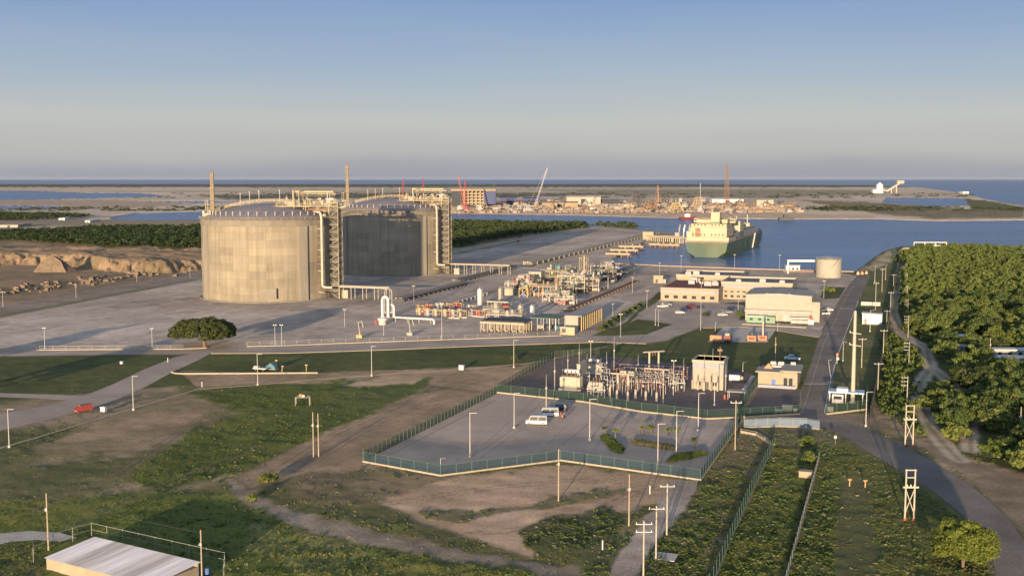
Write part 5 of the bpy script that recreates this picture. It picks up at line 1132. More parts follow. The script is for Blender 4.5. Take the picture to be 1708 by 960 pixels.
for lab,pts,w,h in (('long low cream wall with a curved end below the lawn on the left',[(286,621),(293,623.5),(305,624),(530,622.5)],.5,.45),('cream kerb wall along the warehouse forecourt',[(1238,541),(1345,547)],.4,.4)):
    P = [G(*p) for p in pts]; tag(ribbon([p-P[0] for p in P],w,h,0,True).build('low_wall',kerbm,loc=P[0]),lab,'wall')
# ---------------------------------------------------------------- vehicles
def wheelset(t, xs, y, r, w=.24):
    for x in xs:
        for s in (-1,1):
            o = MB().cyl((x,s*y-s*w,r),(x,s*y,r),r,None,12).build('wheel', blackm, t); MB().cyl((x,s*y,r),(x,s*y+s*.015,r),r*.55,None,10).build('rim', galv, o)
def car(lab, px, py, rz, m, kind='car', cat=None):
    t = T({'car':'parked_car','van':'minibus','pickup':'pickup_truck','suv':'parked_car'}[kind], lab, cat or {'van':'minibus','pickup':'pickup'}.get(kind,'car'), G(px,py)+Vector((0,0,.07)), rz)
    if kind == 'van': Ln,Wd,bt,gt,c0,c1,hood,bh = 5.4,1.9,1.15,2.25,-2.62,1.9,2.5,1.2
    elif kind == 'suv': Ln,Wd,bt,gt,c0,c1,hood,bh = 4.8,1.9,1.05,1.75,-2.3,.9,2.3,1.0
    elif kind == 'pickup': Ln,Wd,bt,gt,c0,c1,hood,bh = 5.4,1.85,1.05,1.75,-.6,1.2,2.6,1.0
    else: Ln,Wd,bt,gt,c0,c1,hood,bh = 4.5,1.75,.92,1.45,-1.7,.9,2.15,.85
    hx = Ln/2; g = .28
    b = MB().prof([(-hx,g+.1),(-hx+.15,g),(hx-.15,g),(hx,g+.15),(hx-.04,bh*.72),(hood-.25,bh),(c1,bt),(c0,bt),(-hx+.04,bt*.98)][::-1], -Wd/2, Wd/2)
    ob = b.build('body', m, t); bv = ob.modifiers.new('soft','BEVEL'); bv.width = .06; bv.segments = 2; bv.limit_method='ANGLE'
    k = .14 if kind != 'van' else .05; rk = .45 if kind != 'van' else .5
    def cab(z0, z1, ins, x0, x1, xr0, xr1):
        y0, y1 = Wd/2-.03-ins, Wd/2-k-.03-ins*.5
        return MB().add([(x0,-y0,z0),(x1,-y0,z0),(x1,y0,z0),(x0,y0,z0),(xr0,-y1,z1),(xr1,-y1,z1),(xr1,y1,z1),(xr0,y1,z1)],[(3,2,1,0),(4,5,6,7),(0,1,5,4),(1,2,6,5),(2,3,7,6),(3,0,4,7)])
    xr0, xr1 = c0+(.35 if kind in ('car','suv') else .1), c1-rk
    cab(bt-.02, gt-.10, 0, c0+.06, c1+.02, xr0, xr1).build('windows', glassm, t)
    r_ = MB().box(xr0-.06,-Wd/2+k,gt-.11,xr1+.06,Wd/2-k,gt); 
    for xx in ((xr0-.02,c0+.05),(xr1+.03,c1+.05)) + (((xr0+xr1)/2,(c0+c1)/2),):
        for s in (-1,1): r_.bar((xx[1],s*(Wd/2-.04),bt-.02),(xx[0],s*(Wd/2-k-.02),gt-.06),.10)
    r_.build('roof', m, t)
    if kind == 'pickup': MB().box(-hx+.12,-Wd/2+.12,bt,c0-.1,Wd/2-.12,bt+.015).build('load_bed', darks, t)
    for s in (-1,1):
        MB().box(hx-.05,s*(Wd/2-.42)-.16,bh*.62,hx+.02,s*(Wd/2-.42)+.16,bh*.80).build('headlight', whitep, t); MB().box(-hx-.02,s*(Wd/2-.25)-.12,bt*.7,-hx+.05,s*(Wd/2-.25)+.12,bt*.9).build('tail_light', redp, t)
    wheelset(t, (-hx+.95,hx-.95), Wd/2+.01, .34 if kind != 'car' else .31)
    return t
carw = mat('white_car_paint',(.46,.45,.43),.3,var=.03,scale=1,spec=.5); carg = mat('silver_car_paint',(.28,.29,.30),.3,.3,var=.03,scale=1); cark = mat('black_car_paint',(.018,.018,.024),.25,var=.05,scale=1,spec=.5)
carr = mat('dark_red_car_paint',(.12,.015,.015),.3,var=.05,scale=1); carb = mat('navy_car_paint',(.02,.035,.09),.3,var=.05,scale=1); carlb = mat('pale_blue_car_paint',(.33,.40,.48),.3,var=.03,scale=1)
a1 = PI-.12
car('white minibus in front, nearest of the vans in the fenced car park',895,707.5,a1,carw,'van')
car('white minibus behind the nearest one, next to the black car',915,694,a1,carw,'van')
car('black car parked behind the two white minibuses',932,684,a1,cark,'suv')
u_ = PI/2-SITE-.25
for lab,px,py,m,k in (('white pickup at the left end of the staff car park rows',1105,512.5,carw,'pickup'),('silver white car beside the leftmost white pickup',1112.5,510,carg,'suv'),('white car at the front of the middle row in the staff car park',1134,523,carw,'car'),
     ('navy car behind the white one in the middle row',1143,518.5,carb,'suv'),('dark red car at the far end of the middle row',1152,514,carr,'suv'),('dark car standing alone by the lamp post near the office',1167,514.5,cark,'car'),
     ('white car at the front of the right row in the staff car park',1205,527,carw,'car'),('silver car in the middle of the right row',1213,522.5,carg,'suv'),('dark navy car at the far end of the right row',1221,517.5,carb,'suv'),
     ('white van in front, right of the warehouse by the road',1374,525,carw,'van'),('white pickup behind the van right of the warehouse',1380,519,carw,'pickup')):
    car(lab,px,py,.25 if px > 1000 else u_,m,k)
car('pale blue white pickup parked in the tree shadow behind the gatehouse',1321,600,PI-.2,carlb,'pickup')
car('small bright blue car on the dirt track in the wood',1609,671,PI/2+.15,mat('bright_blue_car_paint',(.04,.13,.45),.3,var=.03,scale=1),'car')
t = T('skip_truck','red box truck with a dark open top parked beside the left hand road','truck',G(143,687),math.radians(52)); t.scale = (.62,.62,.7); MB().box(-3.0,-1.2,.9,2.6,1.2,3.0).build('box_body',redp,t); MB().box(-2.8,-1.0,3.0,2.4,1.0,3.05).build('dark_load',darks,t); MB().box(-4.6,-1.1,.7,-3.1,1.1,2.6).build('cab',redp,t); MB().box(-4.64,-.9,1.6,-4.5,.9,2.4).build('windscreen',glassm,t); wheelset(t,(-3.9,1.6),1.15,.5); MB().box(-4.4,-.5,.5,2.5,.5,.9).build('chassis',darks,t)
for i,(px,py,w,h,m,lab) in enumerate([(171,687,1.4,1.3,whitep,'white cabinet standing on the grass right of the red truck'),(769,617,1.6,1.5,whitep,'white electrical box beside the narrow path'),(202,607,.9,.8,whitep,'small white marker box on the lawn left of the road'),(1343,797,2.6,1.3,wallc,'cream concrete box between the two green fence lines'),(1313,688.5,2.6,1.9,wallw,'cream cabinet inside the gatehouse plot fence'),(1326,688.5,1.0,1.1,whitep,'small white box right of the cream cabinet in the gatehouse plot'),(1299,688,1.9,.7,whitep,'low white box left of the cream cabinet in the gatehouse plot'),(1385,688,1.5,1.5,whitep,'small white box at the guard post fence corner')]):
    t = T('cabinet',lab,'cabinet',G(px,py),-SITE); MB().box(-w/2,0,.1,w/2,w*.7,h).build('body',m,t); MB().box(-w/2-.08,-.08,h,w/2+.08,w*.7+.08,h+.1).build('lid',m,t); MB().box(-w/2+.1,.1,0,w/2-.1,w*.6,.1).build('plinth',conc,t); MB().box(-w*.3,-.03,.3,w*.3,-.005,h-.2).build('door',m,t)
t = E('slab','flat pale concrete slab at the foot of the middle crossarm pole','slab',1082,932); MB().box(0,0,0,4.2,3.6,.18).build('slab_body',conc,t); MB().box(1,1,.18,1.6,1.6,.3).build('cover',galv,t)
# trucks and tanks on the orange pad
t = E('tank_trailer','orange rectangular tank trailer at the left corner of the small concrete pad','trailer',1184,571); MB().box(0,0,.8,4.4,2.2,2.8).build('tank',orangep,t); wheelset(t,(.9,3.4),1.15,.4)
for o in t.children:
    if o.name.startswith('wheel'): o.location.y = 1.1
t = E('fire_truck','dark red and cream truck on the small concrete pad','truck',1214,570,None,PI/2-.3); MB().box(-3,-1.2,.8,2.0,1.2,2.7).build('box_body',carr,t); MB().box(2.1,-1.15,.7,3.8,1.15,2.8).build('cab',redp,t); MB().box(-2.5,-.8,2.7,.6,.8,3.6).build('roof_load',creamp,t); MB().box(3.75,-1,1.7,3.85,1,2.5).build('windscreen',glassm,t); wheelset(t,(-1.8,2.8),1.2,.5)
for lab,px,py,hh in (('left orange pump unit with a dark drum on the small concrete pad',1254,569.5,2.4),('right orange pump unit with a tall pale mast on the small concrete pad',1272,568.5,2.2)):
    t = E('pump_unit',lab,'pump unit',px,py); MB().box(-1.6,-1,.5,1.6,1,hh).build('body',orangep,t); MB().cyl((0,.6,hh),(0,.6,hh+(1.2 if px<1260 else 5.5)),.75 if px<1260 else .35,.6 if px<1260 else .3,10).build('drum',darks if px<1260 else palep,t); MB().box(-2.2,-1.2,0,2.2,1.2,.5).build('skid',darks,t); MB().cyl((-1.1,-1.1,1.4),(1.1,-1.1,1.4),.4,None,8).build('hose_reel',redp,t)
t = E('flatbed_cart','small white flatbed cart on the lawn beside yellow posts','cart',435,617.5); MB().box(-2.4,-1,.6,2.4,1,.85).build('bed',whitep,t); wheelset(t,(-1.4,1.4),1.0,.32); MB().box(-2.3,-.6,.85,-.6,.6,1.5).build('load',greyp,t)
t = E('crate','low dark green tarpaulin heap behind the flatbed cart','crate',452,615); MB().prof([(-2.2,0),(2.2,0),(1.9,1.0),(.4,2.2),(-1.6,.7)],-1,1).build('cover',tealp,t); MB().box(-2.3,-1.1,-.02,2.3,1.1,.12).build('pallet',wallc,t)
for i,(px,py,lab) in enumerate([(461,612,'left yellow post behind the low cream wall'),(470,622,'middle yellow post, leaning, on the low cream wall'),(511,620,'right yellow post near the end of the low cream wall'),(1417,810,'left yellow post on the dark lawn near the road bend'),(1443,812,'right yellow post on the dark lawn near the road bend')]):
    t = T('marker_post',lab,'post',G(px,py),0); t.rotation_euler.y = .12 if i==1 else 0; MB().cyl((0,0,0),(0,0,2.3 if i<3 else 1.4),.13,None,8).build('shaft',yel,t); MB().box(-.4,-.06,(2.1 if i<3 else 1.2),.4,.06,(2.4 if i<3 else 1.5)).build('head',orangep if i in (1,3,4) else yel,t)
for px,py,lab in ((280,604,'short white marker post on the lawn left of the road fork'),(337,645,'short white marker post beside the narrow cream path'),(1084,823,'short white marker post near the dirt path below the car park'),(1005,916,'short white marker post on the bare ground at the bottom')):
    t = T('marker_post',lab,'post',G(px,py),0); MB().cyl((0,0,0),(0,0,1.5),.12,.11,8).build('shaft',whitep,t); MB().cyl((0,0,1.5),(0,0,1.6),.16,None,8).build('cap',whitep,t)
t = T('road_sign','small white round road sign on a post at the road bend','sign',G(1393,741),0); MB().cyl((0,0,0),(0,0,1.9),.05,None,6).build('post',galv,t); MB().cyl((0,-.06,1.8),(0,-.02,1.8),.35,None,16).build('sign_face',whitep,t)
t = T('tank_stand','square pipe frame on four legs with a small orange and white tank on top','stand',G(505,675),.1)
for x in (-1.9,1.9):
    for y in (-1.2,1.2): MB().bar((x,y,0),(x,y,2.3),.1).build('leg',galv,t)
MB().bar((-1.9,-1.2,2.3),(1.9,-1.2,2.3),.1).bar((-1.9,1.2,2.3),(1.9,1.2,2.3),.1).bar((-1.9,-1.2,2.3),(-1.9,1.2,2.3),.1).bar((1.9,-1.2,2.3),(1.9,1.2,2.3),.1).build('top_frame',galv,t); MB().lathe([(.5,2.35),(.55,2.6),(.5,3.1),(.1,3.2)],12,(-.5,0,0)).build('small_tank',orangep,t,True); MB().cb((.2,-.3,2.6),(.7,.6,.5)).build('white_can',whitep,t)
# people by the vans
skin = mat('skin',(.30,.17,.11),.6,var=.05,scale=3); hairm = mat('dark_hair',(.02,.015,.01),.7,var=.1,scale=5)
def person(lab, px, py, rz, ms, mp, ht=1.72):
    t = T('person', lab, 'person', G(px,py)+Vector((0,0,.05)), rz)
    vs = [(0,0,.93),(0,0,1.15),(0,0,1.38),(0,0,1.50),(0,-.01,1.60),(0,-.01,1.70),(.10,0,.88),(.12,.03,.48),(.12,0,.07),(.13,-.14,.03),(-.10,0,.88),(-.12,-.04,.48),(-.12,0,.07),(-.13,-.14,.03),(.19,0,1.40),(.25,.02,1.12),(.23,-.12,.90),(-.19,0,1.40),(-.25,.02,1.12),(-.22,-.14,.92)]
    es = [(0,1),(1,2),(2,3),(3,4),(4,5),(0,6),(6,7),(7,8),(8,9),(0,10),(10,11),(11,12),(12,13),(2,14),(14,15),(15,16),(2,17),(17,18),(18,19)]
    rs = [.14,.13,.15,.06,.10,.09,.10,.07,.045,.04,.10,.07,.045,.04,.065,.05,.04,.065,.05,.04]
    me = bpy.data.meshes.new('body'); me.from_pydata([tuple(c*ht/1.8 for c in v) for v in vs], es, []); o = bpy.data.objects.new('body', me); COL.objects.link(o); o.parent = t
    sk = o.modifiers.new('skin','SKIN'); 
    for i,r_ in enumerate(rs): me.skin_vertices[0].data[i].radius = (r_,r_*.85)
    me.skin_vertices[0].data[0].use_root = True
    ss = o.modifiers.new('sub','SUBSURF'); ss.levels = ss.render_levels = 1; me.materials.append(skin)
    k = ht/1.8
    MB().lathe([(.17*k,.9*k),(.18*k,1.1*k),(.22*k,1.36*k),(.17*k,1.44*k),(.08*k,1.49*k)],12).build('shirt',ms,t,True)
    for s in (-1,1): MB().cyl((s*.10*k,0,.93*k),(s*.12*k,0,.1*k),.12*k,.075*k,9).build('trouser_leg',mp,t,True); MB().cyl((s*.19*k,0,1.42*k),(s*.25*k,.02,1.14*k),.085*k,.07*k,8).build('sleeve',ms,t,True)
    MB().lathe([(.105*k,1.62*k),(.115*k,1.70*k),(.09*k,1.77*k),(.01,1.80*k)],10,(0,.01,0)).build('hair',hairm,t,True)
    return t
for lab,px,py,rz,a,b in (('person in a yellowish vest standing behind the second minibus',929,694,.6,yel,carb),('person in a red shirt standing in the small group by the minibuses',935,697,-.4,redp,darks),('person in a white shirt in the small group by the minibuses',941,697.5,1.2,whitep,carb),('person in orange at the right of the small group by the minibuses',938,701,2.4,orangep,darks)):
    person(lab,px,py,rz,a,b)
# ---------------------------------------------------------------- switchyard
porc = mat('brown_porcelain', (.17,.085,.06), .4, var=.2, scale=2)
palec = mat('pale_concrete_post', (.28,.255,.205), .8, var=.12, scale=.6)
tgrey = mat('transformer_grey', (.27,.25,.185), .6, var=.15, scale=.8)
def ins_post(lab, group):
    t = T('insulator_post', lab, 'insulator', (0,0,0), -SITE, group)
    MB().cyl((0,0,0),(0,0,2.6),.36,.33,10).build('pedestal', palec, t, True)
    MB().lathe([(.12,2.6),(.12,4.1)]+[],8).build('core', porc, t); mb = MB()
    for k in range(6): mb.cyl((0,0,2.7+k*.23),(0,0,2.78+k*.23),.24,.16,10)
    mb.build('insulator_sheds', porc, t); MB().cyl((0,0,4.1),(0,0,4.35),.2,.2,8).build('cap', rust, t); return t
def thin_post(lab, group):
    t = T('insulator_post', lab, 'insulator', (0,0,0), -SITE, group)
    MB().cyl((0,0,0),(0,0,2.4),.13,None,8).build('pedestal', galv, t); mb = MB()
    for k in range(6): mb.cyl((0,0,2.4+k*.22),(0,0,2.5+k*.22),.2,.12,9)
    mb.cyl((0,0,2.4),(0,0,3.75),.09,None,7).build('insulator_sheds', porc, t); MB().bar((-.5,0,3.8),(.5,0,3.8),.12).build('terminal', redp, t); return t
F1 = ins_post('thick pale insulator post with a reddish top in the front row of the switchyard','front row of thick insulator posts')
F2 = thin_post('thin grey insulator post with a red terminal in the middle rows of the switchyard','middle rows of thin insulator posts')
F3 = ins_post('pale insulator post with a reddish top standing in front of the switchyard control building','insulator posts before the control building')
def spread(proto, pts):
    for i,(px,py) in enumerate(pts):
        o = proto if i == 0 else copy_tree(proto)
        o.location = G(px,py)
spread(F1, [(1017,660),(1029,665),(1060,664),(1077,667),(1095,669),(1047,668)])
spread(F2, [(1038,658),(1043,656),(1070,661),(1087,661),(1101,662),(1034,652),(1054,655),(1064,653),(1082,654),(1110,657),(1022,645),(1036,643),(1050,644),(1062,644),(1076,645),(1090,645),(1104,646),(1118,646),(1028,635),(1042,634),(1056,635),(1070,635),(1084,636),(1098,636),(1112,637),(1126,638),(1139,640),(1034,627),(1048,627),(1062,627),(1076,628),(1092,628),(1106,629),(1120,630),(1134,631),(1146,632),(1130,648),(1143,648)])
spread(F3, [(1155,648),(1164,649.5),(1174,651),(1186,651),(1197,652),(1160,642),(1181,646),(1192,646.5),(1206,648)])
def transformer(lab, px, py, s, conserv=True):
    t = E('transformer', lab, 'transformer', px, py); t.scale = (s,s,s)
    MB().box(-2,-1.6,.5,2,1.6,3.8).build('tank', tgrey, t); MB().box(-3.2,-2.2,0,3.2,2.2,.5).build('plinth', conc, t)
    for sx in (-1,1):
        mb = MB()
        for k in range(7): mb.box(sx*2.1-.06+(.0 if sx>0 else -.8),-1.5+k*.48,.8,sx*2.1+.86+(0 if sx>0 else -.8)-.06,-1.38+k*.48,3.6)
        mb.build('radiator', tgrey, t)
    for k in range(3):
        mb = MB(); x = -1.2+k*1.2
        for j in range(6): mb.cyl((x,0,3.8+j*.25),(x,0,3.92+j*.25),.26,.16,9)
        mb.cyl((x,0,3.8),(x,0,5.4),.1,None,7).build('bushing', porc, t)
    if conserv: MB().cyl((-2.1,.9,5.0),(2.1,.9,5.0),.55,None,12).build('conservator', whitep, t); MB().bar((-1.5,.9,3.8),(-1.5,.9,4.6),.15).bar((1.5,.9,3.8),(1.5,.9,4.6),.15).bar((-1.5,.9,4.5),(1.5,.9,4.5),.15).build('conservator_support', galv, t)
    return t
transformer('large pale transformer with side radiators at the left end of the switchyard',953,649,1.05)
transformer('smaller pale transformer with red brown bushings right of the concrete wall column',995,652,.75,False)
transformer('transformer in the shade behind the thick concrete column',990,622,.8)
t = E('fire_wall','tall narrow concrete fire wall beside the large transformer','wall',962,647); MB().box(0,0,0,1.0,8,7).box(-.1,-.1,7,1.1,8.1,7.25).build('wall',palec,t)
t = E('switch_cabinet','long yellowish switch box raised on legs at the middle of the switchyard','cabinet',1034,642); MB().box(0,0,2.6,4.4,1.6,4.4).build('box',creamp,t)
for x in (.3,4.1):
    for y in (.2,1.4): MB().bar((x,y,0),(x,y,2.6),.16).build('leg',galv,t)
t = E('cabinet','white control cabinet lying low right of the control building','cabinet',1215,634); MB().box(0,0,.2,3.4,1.6,1.7).build('body',whitep,t); MB().box(-.1,-.1,0,3.5,1.7,.2).build('plinth',conc,t); MB().cyl((3.6,.8,.8),(4.4,.8,.8),.6,None,10).build('fan',yel2,t)
t = E('cable_duct','long pale concrete cable duct lid running back right of the control building','duct',1238,650); MB().box(0,0,0,1.4,24,.3).build('lid',conc,t); 
t = E('canopy','flat grey canopy on two posts near the front right corner of the switchyard','canopy',1212,667); MB().box(0,0,2.4,5.2,3.6,2.6).build('roof',roofgrey,t)
for x,y in ((.3,.3),(4.9,.3),(.3,3.3),(4.9,3.3)): MB().bar((x,y,0),(x,y,2.4),.14).build('post',galv,t)
MB().cyl((-.6,.4,0),(-.6,.4,1.5),.4,.35,10).build('red_tank',redp,t)
def gantry(lab, pa, pb, top):
    A, Bq = G(*pa), G(*pb); h = HT(*pa,top); d = Bq-A; t = T('busbar_gantry', lab, 'gantry', A, 0)
    for k,p in ((0,Vector((0,0,0))),(1,d)): MB().bar(p,p+Vector((0,0,h)),.5,.4).build('column', palec, t)
    MB().bar(Vector((-1.8,0,h))-d*.05,d+Vector((1.8,0,h)),.4,.3).build('beam', palec, t)
    for k in range(4): p = d*(.1+.27*k); MB().cyl(p+Vector((0,0,h-.1)),p+Vector((0,0,h-1.2)),.14,None,7).build('insulator_string', porc, t)
dz0 = None
for i,(px,py) in enumerate([(1026,649),(1044,649),(1058,649),(1072,650),(1086,650),(1100,651),(1040,639),(1054,640),(1068,640),(1082,640),(1096,641),(1110,642),(1124,643),(1046,631),(1062,632),(1080,632),(1098,633),(1116,634),(1132,636),(1136,652),(1122,653),(978,640),(1008,646),(1012,634),(972,626),(1004,624),(1018,655),(985,662),(1003,664)]):
    if dz0 is None:
        dz0 = T('disconnector','pale grey disconnector frame on two legs between the insulator rows of the switchyard','switch',(0,0,0),-SITE,'disconnector frames of the switchyard')
        for x in (-.9,.9): MB().bar((x,0,0),(x,0,2.3),.16).build('leg',palec,dz0)
        MB().bar((-1.2,0,2.4),(1.2,0,2.4),.26).build('beam',galv,dz0); MB().cb((.2,-.3,1.3),(.5,.35,.7)).build('drive_box',greyp,dz0)
        mb = MB()
        for x in (-.9,0,.9): mb.cyl((x,0,2.5),(x,0,3.5),.13,.09,8).cyl((x,0,2.7),(x,0,2.8),.2,.2,8).cyl((x,0,3.1),(x,0,3.2),.2,.2,8)
        mb.bar((-1,0,3.55),(1,.1,3.6),.09); mb.build('insulators',greyp,dz0); q = dz0
    else: q = copy_tree(dz0)
    q.location = G(px,py)
gantry('tall pale gantry with a crossbeam at the back of the switchyard',(1082.5,628),(1098,626),587)
gantry('low pale gantry crossing above the left insulator rows',(1030,664),(1047,667),622)
gantry('wide low gantry frame behind the middle insulator rows',(1060,640),(1106,645),612)
mb = MB()
for k in range(3): mb.tube([G(1090,626)+Vector((k*1.2,0,7.4)),G(1060,640)+Vector((k*1.2,0,5.2)),G(1034,664)+Vector((k*1.2,0,5.6))],.05,4)
for k,(a,b_) in enumerate((((1022,645),(1118,646)),((1028,635),(1139,640)),((1034,627),(1146,632)),((1034,652),(1110,657)))):
    MB().tube([G(*a)+Vector((0,0,3.85)),G(*b_)+Vector((0,0,3.85))],.09,6).build('busbar', rust if k%2 else galv); o = bpy.context.scene.objects[-1] if False else COL.objects[-1]
    tag(o, ('first','second','third','front')[k]+' straight tubular busbar across the insulator posts of the switchyard, counted from the transformers' if False else ('bare grey busbar along the front of the rear insulator rows','red painted busbar along the second rear insulator row','grey busbar along the rearmost insulator row','red painted busbar along the foremost thin posts')[k], 'busbar')
# ---------------------------------------------------------------- lamp posts, masts and poles (10 m originals, scaled to each height)
poleg = mat('pole_steel', (.33,.32,.295), .5, .1, var=.08, scale=.3); woodp = mat('pole_wood', (.25,.205,.145), .85, var=.2, scale=.4, stretch=(3,3,.3)); poleconc = mat('pole_concrete', (.29,.265,.21), .8, var=.12, scale=.4)
def P_lamp():
    t = T('lamp_post','x','lamp post'); MB().cyl((0,0,0),(0,0,10),.12,.08,8).build('shaft',poleg,t); MB().cyl((0,0,0),(0,0,.55),.34,.30,8).build('footing',conc,t)
    MB().bar((-.1,0,9.9),(1.1,0,10.0),.1).build('arm',poleg,t); MB().cb((1.2,0,9.98),(.7,.3,.14)).build('lamp_head',greyp,t); return t
def P_yell():
    t = P_lamp(); 
    for c in t.children:
        if c.name.startswith('footing'): c.data.materials[0] = yel
    return t
def P_flood():
    t = T('floodlight_mast','x','floodlight mast'); MB().cyl((0,0,0),(0,0,10),.11,.07,7).build('shaft',poleg,t); MB().bar((-.6,0,9.7),(.6,0,9.7),.08).build('arm',poleg,t)
    for s in (-1,1): MB().cb((s*.5,-.12,9.85),(.45,.25,.3)).build('floodlight',whitep,t)
    return t
def P_rod():
    t = T('lightning_mast','x','mast'); MB().cyl((0,0,0),(0,0,6),.15,.12,7).build('shaft',palec,t); MB().cyl((0,0,6),(0,0,10),.09,.04,6).build('rod',galv,t); MB().cb((0,0,5.9),(.5,.4,.5)).build('box',greyp,t); return t
def P_wood(arms=0, single=False, m=None):
    t = T('utility_pole','x','utility pole'); MB().cyl((0,0,-.2),(0,0,10),.15,.11,8).build('shaft',m or woodp,t)
    for k in range(arms):
        z = 9.5-k*1.3; x0 = -1.3 if not single else -1.9; x1 = 1.3 if not single else .1
        a = MB().bar((x0,-.15,z),(x1,-.15,z),.14).build('crossarm',poleg,t)
        for j in range(3): x = x0+.15+(x1-x0-.3)*j/2; MB().cyl((x,-.15,z+.06),(x,-.15,z+.34),.07,.05,6).build('insulator',whitep,a)
    if arms == 0: MB().cb((0,-.2,7.2),(.35,.3,.6)).build('pole_box',greyp,t); MB().bar((-.5,0,7),(.05,0,7.1),.07).build('bracket',poleg,t)
    return t
PR = {'L':P_lamp(),'Y':P_yell(),'F':P_flood(),'R':P_rod(),'W':P_wood(),'C':P_wood(1,False,poleconc),'D':P_wood(2,False,poleconc),'S':P_wood(3,True,poleconc),'V':P_wood(1)}
used = set()
def pole(k, px, base, top, lab, rz=0.0, group=None):
    o = PR[k] if k not in used else copy_tree(PR[k]); used.add(k)
    h = HT(px,base,top); o.location = G(px,base); s = max(.7,min(1.0,h/9)); o.scale = (s,s,h/10); o.rotation_euler = (0,0,rz); o['label'] = lab
    if group: o['group'] = group
